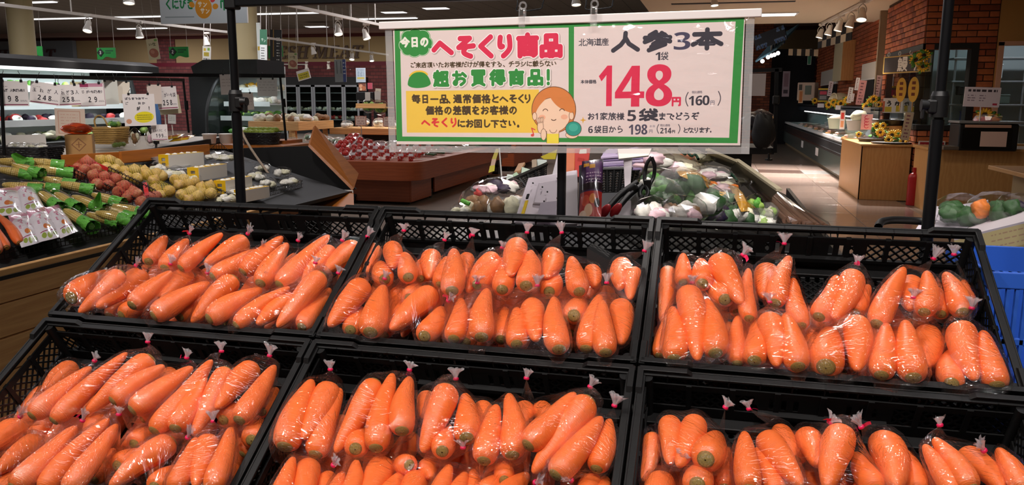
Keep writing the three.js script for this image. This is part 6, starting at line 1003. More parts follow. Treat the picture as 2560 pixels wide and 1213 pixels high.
{ // the pale plastic scale that stands with its back to the camera
 const t = thing('price_scale', 'pale plastic counter scale seen from behind, with a yellow sticker', 'scale', [-0.36, 1.2, -1.74]), pale = std('#d5ccd6', 0.35), shade = std('#b9b0bd', 0.4);
 const F = [[-0.406,1.325,-1.8], [-0.309,1.342,-1.83], [-0.282,1.248,-1.7], [-0.413,1.243,-1.7]];
 slabBetween(F, 0.02, pale, t, 'case_back', 0.006);
 slabBetween([[-0.38,1.317,-1.785], [-0.321,1.328,-1.8], [-0.309,1.287,-1.735], [-0.382,1.279,-1.74]], 0.01, pale, t, 'raised_panel', 0.004);
 slabBetween([[-0.364,1.281,-1.722], [-0.329,1.286,-1.722], [-0.325,1.248,-1.685], [-0.367,1.246,-1.688]], 0.004, shade, t, 'bracket_window', 0.001);
 slabBetween([[-0.4,1.283,-1.728], [-0.395,1.285,-1.728], [-0.396,1.257,-1.694], [-0.402,1.256,-1.694]], 0.003, new THREE.MeshStandardMaterial({ roughness: 0.5, map: canvasTexture(32, 128, (g) => { g.fillStyle = '#e9c51e'; g.fillRect(0, 0, 32, 128); for (const y of [34, 60, 86, 106]) stroke(g, '日', 16, y, 16, 18, 3); }) }), t, 'yellow_sticker', 0.0005);
 slabBetween([[-0.4,1.296,-1.745], [-0.396,1.297,-1.745], [-0.397,1.289,-1.737], [-0.401,1.288,-1.737]], 0.003, M.blackMatt, t, 'socket', 0.0005);
 const holes = [[1332,458,-1.783],[1360,468,-1.772],[1371,480,-1.758],[1392,496,-1.742],[1396,446,-1.8],[1415,446,-1.8]]; const pts = [[-0.395,1.317,-1.781], [-0.371,1.31,-1.77], [-0.357,1.301,-1.757], [-0.331,1.29,-1.738], [-0.359,1.283,-1.732]];
 mesh('screw', pts.map((p) => ball(0.002, A3(p).sub(t.position).toArray(), undefined, 8)), M.blackMatt, t);
 mesh('grip_slot', [slabGeo([-0.344,1.327,-1.797], [-0.324,1.331,-1.8])].map((g) => g.translate(-t.position.x, -t.position.y, -t.position.z)), M.blackMatt, t);
 slabBetween([[-0.325,1.334,-1.79], [-0.298,1.338,-1.79], [-0.279,1.241,-1.7], [-0.305,1.24,-1.7]], 0.003, std('#d8d2d8', 0.6), t, 'white_card', 0.0005);
}
function slabGeo(a, b) { return beam(a, b, 0.005, 0.004); }
const purplePrint = canvasTexture(128, 256, (g) => { g.fillStyle = '#3d2447'; g.fillRect(0, 0, 128, 256); g.fillStyle = '#5d3468'; g.fillRect(24, 10, 96, 74); g.fillStyle = '#d3962b'; g.fillRect(10, 14, 32, 16); g.fillRect(44, 22, 34, 18); linesOf(g, 26, 116, [62, 76, 90, 104], '#c7b0c0', 5); g.fillStyle = '#26151c'; g.fillRect(0, 104, 128, 30); g.fillStyle = '#b22e28'; g.fillRect(0, 140, 128, 116); for (const [x, y, r, c] of [[30, 176, 22, '#d4523a'], [70, 170, 20, '#e08a4a'], [98, 186, 18, '#3a2a26'], [50, 214, 24, '#e4b690'], [96, 226, 22, '#c43a30'], [20, 234, 20, '#e9c9b0']]) { g.fillStyle = c; g.beginPath(); g.arc(x, y, r, 0, 7); g.fill(); } });
seed(101);
pouch('spice_pouch', [[-0.28,1.37,-1.75], [-0.237,1.375,-1.77], [-0.224,1.253,-1.66], [-0.271,1.251,-1.66]], 0.012, phys('#ffffff', 0.3, { map: purplePrint, clearcoat: 1 }), 'purple and red pouch with orange tabs hanging beside the scale', 'pouch');
pouch('spice_pouch', [[-0.298,1.355,-1.82], [-0.279,1.361,-1.83], [-0.267,1.252,-1.72], [-0.281,1.251,-1.72]], 0.01, std('#221a22', 0.4), 'dark pouch half hidden behind the purple one', 'pouch');
{ // plastic basket of flat purple packs
 const t = thing('plastic_basket', 'black slotted plastic basket filled with flat purple packs', 'basket', [-0.24,1.263,-2.15]), o = t.position, L = (p) => A3(p).sub(o);
 const side = (A, B, C2, D, n, m) => { const a = L(A), b = L(B), c = L(C2), d = L(D), g = []; for (let i = 0; i <= n; i++) { const u = i / n; g.push(bar(a.clone().lerp(b, u), d.clone().lerp(c, u), i % 3 ? 0.0016 : 0.005, 5)); } for (let j = 0; j <= m; j++) { const v = j / m; g.push(bar(a.clone().lerp(d, v), b.clone().lerp(c, v), j ? 0.0022 : 0.006, 5)); } return g; };
 mesh('slotted_front', side([-0.289,1.324,-2.1], [-0.215,1.328,-2.1], [-0.224,1.27,-2.1], [-0.284,1.266,-2.1], 12, 9), M.blackPlastic, t);
 mesh('slotted_side', side([-0.215,1.328,-2.1], [-0.2,1.31,-2.35], [-0.219,1.253,-2.35], [-0.224,1.27,-2.1], 9, 9), M.blackPlastic, t);
 mesh('basket_floor', quad(L([-0.284,1.266,-2.1]).toArray(), L([-0.224,1.27,-2.1]).toArray(), L([-0.219,1.253,-2.35]).toArray(), L([-0.299,1.251,-2.35]).toArray()), M.blackPlastic, t);
}
for (let i = 0; i < 6; i++) { const y = 0.007 * i; slabBetween([A3([-0.309,1.327,-2.34]), A3([-0.213,1.334,-2.34]), A3([-0.186,1.324,-2.14]), A3([-0.286,1.321,-2.12])].map((p) => p.add(V(rr(-0.006, 0.006), y, rr(-0.004, 0.004)))), 0.004, std(i % 2 ? '#b7a6c6' : '#8f7da6', 0.3), tag(mesh('flat_pack', new THREE.BufferGeometry().setAttribute('position', new THREE.BufferAttribute(new Float32Array(9), 3)), M.paper), 'flat purple pack in the stack inside the black slotted basket', 'pack', 'flat purple packs'), 'pack_sheet', 0.001); }
for (const [c, l, col] of [[[[-0.218,1.363,-2], [-0.198,1.36,-2], [-0.199,1.297,-1.98], [-0.211,1.291,-1.98]], 'narrow white divider standing before the slotted basket', '#cfc6cc'], [[[-0.199,1.281,-1.78], [-0.177,1.285,-1.78], [-0.17,1.243,-1.74], [-0.198,1.242,-1.74]], 'grey white card standing beside the red grips', '#b9b0b6'], [[[-0.378,1.382,-2], [-0.364,1.384,-2], [-0.367,1.318,-1.96], [-0.387,1.317,-1.96]], 'grey white divider standing left of the sign pole', '#c9c4cb'], [[[-0.233,1.384,-2], [-0.154,1.385,-2.02], [-0.158,1.374,-2], [-0.227,1.362,-1.98]], 'pale card with a line of red lettering below the sign', '#d9cfc8']]) { const g = tag(thing('white_card', l, 'card', c[3]), l); slabBetween(c, 0.004, std(col, 0.5), g, 'card_board', 0.0008); }
{ const t = thing('orange_box', 'orange, green and red printed carton behind the scale', 'box', [-0.351,1.317,-2.1]);
 slabBetween([[-0.382,1.376,-2.1], [-0.357,1.376,-2.1], [-0.354,1.316,-2.08], [-0.379,1.315,-2.08]], 0.08, std('#bf5f2a', 0.5), t, 'orange_side', 0.002);
 slabBetween([[-0.357,1.376,-2.1], [-0.319,1.376,-2.12], [-0.317,1.309,-2.08], [-0.354,1.308,-2.08]], 0.08, new THREE.MeshStandardMaterial({ roughness: 0.5, map: canvasTexture(64, 64, (g) => { g.fillStyle = '#b3332c'; g.fillRect(0, 0, 64, 64); g.fillStyle = '#6d8a70'; g.beginPath(); g.moveTo(0, 30); g.lineTo(50, 0); g.lineTo(64, 0); g.lineTo(64, 26); g.fill(); }) }), t, 'printed_side', 0.002);
 slabBetween([[-0.337,1.376,-2.07], [-0.321,1.377,-2.07], [-0.321,1.367,-2.07], [-0.339,1.366,-2.07]], 0.002, std('#f2efe6', 0.5), t, 'white_label', 0.0005); }
pouch('printed_pack', [[-0.321,1.355,-2.5], [-0.291,1.355,-2.5], [-0.3,1.322,-2.42], [-0.334,1.321,-2.42]], 0.01, new THREE.MeshStandardMaterial({ roughness: 0.35, map: canvasTexture(64, 96, (g) => { g.fillStyle = '#ddd0df'; g.fillRect(0, 0, 64, 96); g.fillStyle = '#e2d33a'; g.fillRect(0, 0, 10, 96); g.fillStyle = '#c9483a'; g.beginPath(); g.ellipse(38, 68, 20, 16, 0, 0, 7); g.fill(); g.fillStyle = '#2c2430'; g.fillRect(20, 8, 30, 6); g.fillRect(16, 22, 36, 6); }) }), 'lilac printed pack with red picture leaning behind the flat packs', 'pack');
{ // black tongs and red gripped pliers
 const t = thing('tongs', 'pair of black serving tongs standing upright before the green bags', 'tongs', [-0.14,1.261,-1.72]), o = t.position, L = (p) => A3(p).sub(o);
 mesh('tong_arm', tube([[-0.136,1.379,-1.8], [-0.145,1.366,-1.8], [-0.149,1.345,-1.8], [-0.148,1.328,-1.79], [-0.138,1.317,-1.78]].map(L), 0.0042, 30, 8), M.blackPlastic, t);
 mesh('tong_arm', tube([[-0.136,1.379,-1.8], [-0.129,1.36,-1.8], [-0.13,1.338,-1.8], [-0.138,1.317,-1.78]].map(L), 0.0042, 30, 8), M.blackPlastic, t);
 mesh('tong_ring', tube([[-0.146,1.318,-1.77], [-0.155,1.307,-1.76], [-0.151,1.296,-1.75], [-0.142,1.296,-1.75], [-0.138,1.307,-1.76]].map(L), 0.0045, 30, 8, true), M.blackPlastic, t);
 mesh('tong_blade', beam(L([-0.147,1.298,-1.75]), L([-0.166,1.249,-1.7]), 0.006, 0.014), M.blackPlastic, t); mesh('tong_hinge', rbox(0.016, 0.022, 0.01, 0.003, L([-0.141,1.321,-1.775]).toArray()), M.blackPlastic, t);
}
{ const t = thing('pliers', 'long black pliers with red dipped ends lying before the basket', 'pliers', [-0.195,1.26,-1.71]), o = t.position, L = (p) => A3(p).sub(o), red = std('#b5222b', 0.4);
 for (const [a, b, c] of [[[-0.164,1.325,-1.78], [-0.195,1.302,-1.75], [-0.223,1.269,-1.71]], [[-0.154,1.319,-1.78], [-0.178,1.3,-1.75], [-0.2,1.272,-1.71]]]) { const m = mesh('plier_arm', tube([a, b, c].map(L), 0.007, 24, 8), M.blackPlastic, t); mesh('red_end', place(ball(0.012, [0, 0, 0], [0.8, 1.5, 0.7], 14), L(c).toArray(), [0, 0, -0.6]), red, m); }
 mesh('plier_joint', rbox(0.04, 0.014, 0.012, 0.004, L([-0.177,1.308,-1.76]).toArray(), [0, 0, 0.6]), M.blackPlastic, t); }
// bags left of the scale
seed(111);
for (const [p, r, m, l] of [
 [[-0.561,1.248,-1.9], [0.045, 0.045, 0.05], [LEAF.brown, LEAF.brown, LEAF.pale], 'clear bag of brown ginger with a green seal, left of the scale'], [[-0.485,1.249,-1.88], [0.045, 0.04, 0.05], [LEAF.pale, LEAF.brown, LEAF.white], 'clear bag of pale roots touching the scale'],
 [[-0.586,1.238,-1.85], [0.02, 0.02, 0.03], [LEAF.white, LEAF.pale], 'small white bag at the end of the ginger bags'], [[-0.626,1.252,-2.2], [0.035, 0.025, 0.05], [LEAF.red, LEAF.pink], 'clear bag with a red top behind the ginger'], [[-0.576,1.26,-2.2], [0.05, 0.03, 0.06], [LEAF.purple, LEAF.pink, LEAF.white], 'clear bag of purple packs in front of the card tray'],
]) greensBag(p, r, m, l, 'vegetables', 'clear bags left of the scale', 'root', 6);
tag(mesh('green_seal', tube([[-0.579,1.264,-1.84], [-0.568,1.262,-1.83], [-0.558,1.258,-1.83]], 0.006, 12, 6), LEAF.husk), 'bright green seal of the ginger bag', 'seal');
{ const t = thing('card_tray', 'black slotted tray of cards and cartons standing left of the pole', 'tray', [-0.554,1.26,-2.4]), o = t.position, L = (p) => A3(p).sub(o), g = [];
 const a = L([-0.582,1.267,-2.3]), b = L([-0.553,1.288,-2.7]), c = L([-0.553,1.248,-2.7]), d = L([-0.553,1.244,-2.3]); for (let i = 0; i <= 14; i++) g.push(bar(a.clone().lerp(b, i / 14), d.clone().lerp(c, i / 14), i % 3 ? 0.002 : 0.006, 5)); for (let j = 0; j <= 6; j++) g.push(bar(a.clone().lerp(d, j / 6), b.clone().lerp(c, j / 6), j ? 0.0025 : 0.007, 5)); mesh('slotted_wall', g, M.blackPlastic, t); }
for (const [c, col, l] of [[[[-0.612,1.278,-2.4], [-0.595,1.277,-2.4], [-0.583,1.265,-2.36], [-0.605,1.265,-2.36]], '#c3cfc6', 'pale green card at the low end of the tray'], [[[-0.607,1.274,-2.45], [-0.597,1.281,-2.45], [-0.58,1.274,-2.42], [-0.595,1.264,-2.42]], '#aac4a4', 'light green folded card in the tray'], [[[-0.602,1.289,-2.55], [-0.566,1.279,-2.55], [-0.558,1.278,-2.5], [-0.591,1.27,-2.5]], '#b9cbb8', 'green edged card standing in the tray'], [[[-0.649,1.288,-2.7], [-0.628,1.292,-2.7], [-0.62,1.271,-2.6], [-0.639,1.27,-2.6]], '#c2936a', 'brown card leaning in the tray'], [[[-0.603,1.301,-2.7], [-0.588,1.304,-2.7], [-0.576,1.281,-2.65], [-0.591,1.281,-2.65]], '#ad9a86', 'grey brown carton standing in the tray'], [[[-0.589,1.302,-2.72], [-0.557,1.3,-2.72], [-0.553,1.286,-2.7], [-0.583,1.278,-2.7]], '#c4cfc8', 'grey green carton at the high end of the tray'], [[[-0.594,1.305,-2.8], [-0.537,1.331,-2.8], [-0.543,1.298,-2.8], [-0.582,1.297,-2.8]], '#d9c63a', 'yellow pack at the top of the tray']]) { const t = thing('tray_card', l, 'card', c[3]); slabBetween(c, 0.006, std(col, 0.5), t, 'card_board', 0.0008); }
{ const t = thing('hanging_leaflets', 'strip of yellow leaflets hanging under the sign, left of the pole', 'leaflet', [-0.822,1.275,-3]); for (const [c, col] of [[[[-0.81,1.318,-3], [-0.797,1.318,-3], [-0.807,1.279,-2.99], [-0.823,1.279,-2.99]], '#d6c45a'], [[[-0.823,1.279,-2.99], [-0.807,1.279,-2.99], [-0.81,1.256,-2.98], [-0.826,1.252,-2.98]], '#ddb8a0'], [[[-0.828,1.254,-2.98], [-0.809,1.257,-2.98], [-0.809,1.237,-2.97], [-0.831,1.229,-2.97]], '#e0d24a']]) slabBetween(c, 0.002, std(col, 0.5), t, 'leaflet', 0.0004); mesh('leaflet_stick', bar(A3([-0.797,1.321,-3]).sub(t.position), A3([-0.782,1.21,-2.98]).sub(t.position), 0.003, 6), M.whitePaint, t); }
// the heap of bagged vegetables on the right slope
seed(121);
const mixFilm = phys('#ffffff', 0.12, { ...FILM, transmission: 0.93 });
for (const [p, r, m, l, part] of [
 [[-0.143,1.302,-2.069], [0.05, 0.035, 0.05], [LEAF.dark, LEAF.mid, LEAF.white], 'clear bag of dark greens just right of the tongs'], [[-0.117,1.29,-1.832], [0.055, 0.04, 0.05], [LEAF.dark, LEAF.dark, LEAF.mid], 'clear bag of dark greens with silver creases under the tongs'],
 [[-0.077,1.304,-1.897], [0.06, 0.045, 0.06], [LEAF.dark, LEAF.mid, LEAF.dark], 'highest clear bag of dark greens with white print'], [[-0.035,1.273,-1.898], [0.065, 0.045, 0.06], [LEAF.dark, LEAF.white, LEAF.mid], 'large crumpled bag of greens in the middle of the heap'],
 [[-0.063,1.275,-1.7], [0.07, 0.035, 0.05], [LEAF.white, LEAF.brown, LEAF.pink], 'pale crumpled bag at the crate rim'], [[-0.115,1.289,-1.579], [0.045, 0.03, 0.04], [LEAF.pink, LEAF.white], 'small pinkish bag at the rim beside the tongs'],
 [[0.006,1.231,-2.018], [0.06, 0.035, 0.05], [LEAF.purple, LEAF.dark, LEAF.purple], 'clear bag of dark aubergines at the crate rim'], [[0.022,1.223,-2.429], [0.055, 0.04, 0.05], [LEAF.dark, LEAF.dark, LEAF.gold], 'clear bag of dark greens beside the gold pouch'],
 [[0.069,1.201,-2.236], [0.06, 0.035, 0.05], [LEAF.white, LEAF.pale, LEAF.dark], 'silvery crumpled bag at the rim, right of the aubergines'], [[0.133,1.159,-2.476], [0.05, 0.03, 0.045], [LEAF.white, LEAF.light], 'silvery bag with a bit of pale green at the rim'],
 [[0.124,1.186,-2.626], [0.03, 0.03, 0.03], [LEAF.husk, LEAF.light], 'bright green leaf bunch poking out of the heap'], [[0.174,1.139,-2.802], [0.035, 0.03, 0.03], [LEAF.light, LEAF.pale], 'pale green bunch before the brown roots'],
 [[-0.186,1.345,-2.196], [0.085, 0.035, 0.08], [LEAF.pink, LEAF.white, LEAF.pink], 'large pink and white film bag below the sign'], [[-0.121,1.314,-2.37], [0.085, 0.035, 0.075], [LEAF.white, LEAF.pink, LEAF.pale], 'pale film bag over the gold pouch'], [[-0.019,1.243,-3.004], [0.075, 0.03, 0.07], [LEAF.pink, LEAF.white], 'pink and white film bag in the middle of the slope'], [[0.023,1.223,-2.785], [0.06, 0.03, 0.06], [LEAF.pink, LEAF.pale, LEAF.orange], 'pinkish film bag above the second gold pouch'],
 [[-0.096,1.269,-3.446], [0.1, 0.025, 0.09], [LEAF.white, LEAF.pale], 'flat clear bag tied with a green cord, high on the slope'], [[0.065,1.192,-3.348], [0.09, 0.025, 0.08], [LEAF.white, LEAF.pale], 'flat clear bag tied with a green cord, below the tray'], [[-0.142,1.28,-3.387], [0.1, 0.03, 0.09], [LEAF.pale, LEAF.orange], 'pale bag far up the slope by the cream tray'],
]) greensBag(p, r, m, l, 'vegetables', 'bagged vegetables on the right slope', part || 'leaf_bunch', 6, rnd() < 0.5 ? M.film : mixFilm);
for (const [c, l] of [[[[-0.092,1.333,-2.001], [-0.076,1.336,-1.839], [-0.015,1.297,-1.986], [-0.01,1.294,-2.199]], 'gold pouch lying across the dark greens'], [[[0.043,1.235,-2.704], [0.069,1.223,-2.733], [0.103,1.207,-2.283], [0.067,1.224,-2.125]], 'gold pouch slanting down to the right']]) pouch('gold_pouch', c, 0.016, phys('#d69a1c', 0.3, { clearcoat: 1 }), l, 'pouch');
tag(mesh('twine_loop', tube([[-0.129,1.329,-2.982], [-0.106,1.318,-2.895], [-0.107,1.318,-3.073], [-0.086,1.308,-2.964], [-0.076,1.303,-3.13], [-0.061,1.296,-2.981]], 0.005, 50, 6), std('#1f4a33', 0.6)), 'dark green cord looped over the flat clear bag, high on the slope', 'cord');
tag(mesh('twine_loop', tube([[0.033,1.24,-3.103], [0.047,1.233,-3.049], [0.055,1.23,-3.196], [0.071,1.222,-3.084], [0.076,1.22,-2.988]], 0.005, 50, 6), std('#1f4a33', 0.6)), 'dark green cord on the flat bag under the cream tray', 'cord');
const burdock = leafyMat('#5f4030', '#97705a');
for (let i = 0; i < 4; i++) { const a = A3([[0.167,1.143,-3.544], [0.205,1.136,-3.494], [0.253,1.102,-3.607], [0.298,1.069,-3.706]][i]), b = A3([[0.252,1.102,-2.877], [0.316,1.072,-3.029], [0.364,1.043,-3.177], [0.424,1.009,-3.405]][i]); const t = thing('root_pack', ['long clear pack of brown roots, nearest the green bunch', 'long clear pack of brown roots, second from the heap', 'long clear pack of brown roots with bluish film', 'outermost clear pack of brown roots at the floor side'][i], 'roots', a.clone().lerp(b, 0.5).add(V(0, -0.02, 0))), o = t.position;
 for (let k = 0; k < 3; k++) { const w = V(0.014 * (k - 1), 0.004 * (k % 2), 0.008 * (k - 1)); mesh('root', bar(a.clone().sub(o).add(w), b.clone().sub(o).add(w), 0.009, 9, 0.012), burdock, t); }
 const c = a.clone().add(b).multiplyScalar(0.5).sub(o), h = b.clone().sub(a).multiplyScalar(0.52), pts = []; for (const s of [-1, -0.5, 0, 0.5, 1]) pts.push(...ellipsoidPoints(c.clone().addScaledVector(h, s).toArray(), [0.032, 0.022, 0.03], 14)); mesh('film', crinkle(pts, 0.004), M.film, t); }
const tray = std('#c9bd9f', 0.55);
for (const [c, n, l] of [[[[-0.031,1.326,-3.055], [0.07,1.278,-3.179], [0.064,1.192,-3.853], [-0.044,1.244,-3.807]], 24, 'cream perforated plastic tray, upper of the two on the slope'], [[[0.077,1.275,-3.293], [0.206,1.213,-2.803], [0.27,1.094,-3.775], [0.066,1.191,-3.865]], 30, 'cream perforated plastic tray, lower one towards the floor'], [[[-0.214,1.325,-3.024], [-0.151,1.295,-3.571], [0.002,1.222,-3.348], [-0.085,1.263,-2.67]], 8, 'cream tray lying under the flat clear bags']]) {
 const t = thing('plastic_tray', l, 'tray', c[3], 0, 'cream plastic trays');
 slabBetween(c, 0.005, tray, t, 'perforated_wall', 0.001, (loc) => { const P = c.map((p) => loc(A3(p))), out = []; for (let i = 0; i < n; i++) for (let j = 0; j < 4; j++) { const u = 0.2 + 0.6 * i / n, v = 0.3 + 0.4 * j / 4, q = [0, 1].map((k) => (P[3][k] * (1 - u) + P[2][k] * u) * (1 - v) + (P[0][k] * (1 - u) + P[1][k] * u) * v), s = 0.004; out.push([[q[0] - s, q[1] - s], [q[0] + s, q[1] - s], [q[0] + s, q[1] + s], [q[0] - s, q[1] + s]]); } return out; });
 const a = A3(c[0]).sub(t.position), b = A3(c[1]).sub(t.position); mesh('tray_rim', beam(a, b, 0.02, 0.008), tray, t);
}
// ---------------------------------------------------------------- cherry wood islands with tomatoes
function caster(x, z, parent) { mesh('caster', [cyl(0.055, 0.055, 0.03, [x, 0.055, z], [0, 0, Math.PI / 2], 16), rbox(0.05, 0.04, 0.06, 0.006, [x, 0.115, z])], M.blackPlastic, parent); }
{
 const t = thing('wooden_island', 'cherry wood island with a rounded corner, carrying tomato packs', 'display table', [-5.3, 0, -13]), R = 0.35;
 const band = new THREE.Shape(); band.moveTo(-1.6, -2.3); band.lineTo(1.28 - R, -2.3); band.quadraticCurveTo(1.28, -2.3, 1.28, -2.3 + R); band.lineTo(1.28, 2.75); band.lineTo(-1.6, 2.75); band.closePath();
 mesh('upper_band', uvMetres(clean(new THREE.ExtrudeGeometry(band, { depth: 0.25, bevelEnabled: true, bevelSize: 0.008, bevelThickness: 0.008, bevelSegments: 2, curveSegments: 16 }).rotateX(-Math.PI / 2).scale(1, 1, 1).translate(0, 0.38, 0))), WOOD.cherry, t);
 mesh('lower_panel', rbox(2.5, 0.35, 0.03, 0.004, [-0.2, 0.215, 2.0]), WOOD.cherry, t); mesh('lower_panel', rbox(0.03, 0.35, 0.86, 0.004, [1.06, 0.215, 1.58]), WOOD.cherry, t); mesh('lower_panel', rbox(0.03, 0.35, 3.4, 0.004, [1.04, 0.25, -0.75]), WOOD.cherry, t);
 mesh('inner_body', span(-1.5, 1.0, 0.12, 0.38, -2.4, 1.9), M.blackMatt, t);
 for (const [x, z] of [[1.0, 1.9], [1.02, 1.05], [1.02, -2.3], [0.2, 2.0]]) caster(x, z, t);
}
{
 const t = thing('wooden_island', 'second cherry wood island on castors, behind the tomato island', 'display table', [-5.3, 0, -18.3]);
 mesh('upper_band', rbox(2.4, 0.3, 3.0, 0.02, [0, 0.62, 0]), WOOD.cherry, t); mesh('lower_panel', rbox(2.3, 0.36, 2.9, 0.02, [0, 0.28, 0]), WOOD.cherry, t); for (const [x, z] of [[1.0, 1.35], [1.0, -1.2]]) caster(x, z, t);
}
for (let i = 0; i < 4; i++) { const t = thing('black_crate', ['bottom', 'second', 'third', 'topmost'][i] + ' black crate of the stack between the wooden islands', 'crate', [-4.42, 0.02 + i * 0.17, -15.95], 0, 'stacked black crates between the islands'); mesh('crate_wall', [rbox(0.4, 0.02, 0.3, 0.004, [0, 0.155, 0]), rbox(0.4, 0.02, 0.3, 0.004, [0, 0.02, 0]), ...[-0.19, -0.1, 0, 0.1, 0.19].map((x) => rbox(0.018, 0.13, 0.3, 0.003, [x, 0.085, 0]))], M.blackPlastic, t); }
// packs on the tomato island
{
 seed(131);
 const tomato = std('#c62a22', 0.28), trayWhite = std('#e8e2df', 0.5), card = std('#e8e3e4', 0.5);
 const big = thing('tomato_pack', 'clear pack of four large tomatoes on the tomato island', 'tomatoes', [-5.95, 0.66, -11.1], 0, 'packs of large tomatoes'); big.rotation.x = 0.5;
 mesh('pack_tray', rbox(0.19, 0.03, 0.19, 0.01, [0, 0.02, 0]), trayWhite, big); for (const [x, z] of [[-0.045, -0.045], [0.045, -0.045], [-0.045, 0.045], [0.045, 0.045]]) mesh('tomato', blob([0.044, 0.038, 0.044], [x, 0.065, z], 0.06, 14), tomato, big); mesh('film', crinkle(ellipsoidPoints([0, 0.055, 0], [0.13, 0.06, 0.13], 60), 0.006), M.film, big);
 const bigAt = [[-5.367,0.788,-11.2], [-5.475,0.865,-11.8], [-5.19,0.727,-11.3], [-5.273,0.693,-11.05], [-5.312,0.816,-11.6], [-5.397,0.832,-11.5], [-5.206,0.776,-11.7]]; bigAt.forEach((p, i) => (i ? copyOf(big, p, rr(-0.3, 0.3)) : (big.position.copy(A3(p)))));
 const small = thing('tomato_pack', 'clear bag of small tomatoes with a white label, front row of the tomato island', 'tomatoes', [-5, 0.63, -10.9], 0, 'bags of small tomatoes');
 for (let i = 0; i < 9; i++) mesh('tomato', blob([0.018, 0.018, 0.018], [rr(-0.05, 0.05), 0.02 + 0.03 * (i % 3), rr(-0.03, 0.03)], 0.03, 8), tomato, small); mesh('film', crinkle(ellipsoidPoints([0, 0.07, 0], [0.07, 0.09, 0.05], 50), 0.007), M.film, small); mesh('white_label', rbox(0.07, 0.035, 0.004, 0.001, [0, 0.09, 0.05]), card, small);
 let first = true;
 for (let r = 0; r < 4; r++) for (let i = 0; i < 9; i++) { const p = [-5.65 + i * 0.185 + rr(-0.02, 0.02), 0.635 + r * 0.035, -10.95 - r * 0.22]; if (p[0] > -4.15) continue; if (first) { small.position.set(...p); first = false; } else copyOf(small, p, rr(-0.2, 0.2)); }
 const cuke = thing('cucumber_pack', 'clear pack of dark green cucumbers along the right rim of the tomato island', 'cucumbers', [-4.4, 0.65, -12], 0, 'packs of cucumbers');
 for (let i = 0; i < 4; i++) mesh('cucumber', bar([-0.13, 0.025 + 0.01 * (i % 2), -0.05 + i * 0.034], [0.13, 0.02, -0.045 + i * 0.034], 0.016, 10), LEAF.dark, cuke); mesh('film', crinkle(ellipsoidPoints([0, 0.03, 0], [0.16, 0.045, 0.09], 50), 0.008), M.film, cuke);
 for (let i = 0; i < 24; i++) { const p = [-4.3 - (i % 3) * 0.24, 0.65 + (i % 3) * 0.05, -11.9 - Math.floor(i / 3) * 0.42]; if (i) copyOf(cuke, p, rr(-0.4, 0.4)); else cuke.position.set(...p); }
 for (let i = 0; i < 7; i++) greensBag(A3([-6.355,0.803,-12.4]).add(V(-0.5 + i * 0.17, 0.06 * (i % 2), -0.3 * (i % 3))), [0.12, 0.07, 0.11], [LEAF.dark, LEAF.mid, LEAF.white], 'clear bag of leafy greens behind the open wooden bin', 'greens', 'bags of greens behind the bin', 'leaf_bunch', 4, mixFilm);
 for (let i = 0; i < 16; i++) greensBag([-6.9 + i * 0.22, 1.02 + 0.05 * (i % 2), -14.6 - (i % 3) * 0.25], [0.13, 0.08, 0.12], [LEAF.white, LEAF.white, LEAF.pale], 'clear pack of white mushrooms on the far shelf of the tomato island', 'mushrooms', 'packs of white mushrooms', 'mushroom', 4, mixFilm);
 const shelf = thing('island_shelf', 'raised wooden shelf of mushroom packs over the tomato island', 'shelf', [-5.4, 0, -14.9]); mesh('shelf_board', rbox(3.6, 0.12, 0.9, 0.01, [0, 0.9, 0]), WOOD.pine, shelf); mesh('shelf_support', span(-1.6, 1.6, 0.6, 0.86, -0.3, 0.2), M.blackMatt, shelf);
 for (let i = 0; i < 6; i++) greensBag(A3([-6.5, 0.72, -12.6]).add(V(i * 0.34, 0.02 * i % 0.06, -0.2 * (i % 2))), [0.17, 0.1, 0.15], i % 2 ? [LEAF.pink, LEAF.white] : [LEAF.pale, LEAF.white, LEAF.mid], i % 2 ? 'pinkish clear bag between the tomatoes and the mushroom shelf' : 'pale clear bag between the tomatoes and the mushroom shelf', 'vegetables', 'bags behind the tomatoes', 'leaf_bunch', 4, mixFilm);
 const pc = (p, s) => priceCard(p, 0.25, 0.19, 0.16, cardPrint(64, 64, (g) => { g.strokeStyle = '#c98a72'; g.lineWidth = 5; g.strokeRect(2, 2, 60, 60); linesOf(g, 12, 52, [14, 34, 48], '#a77a70', 4); }, '#f1dccb'), s, 0, 0.04);
 pc([-5.708,1.151,-12.6], 'orange framed price card on a stick over the tomatoes'); pc([-5.214,1.143,-12.6], 'orange framed price card half behind the price sign');
 tag(mesh('card_stick', bar([-5.713,1.059,-12.62], [-5.705,0.823,-12.62], 0.006, 6), M.steel), 'thin stick under the orange framed price card', 'stick'); tag(mesh('card_stick', bar([-5.225,1.052,-12.62], [-5.223,0.805,-12.62], 0.006, 6), M.steel), 'thin stick under the card beside the price sign', 'stick');
}

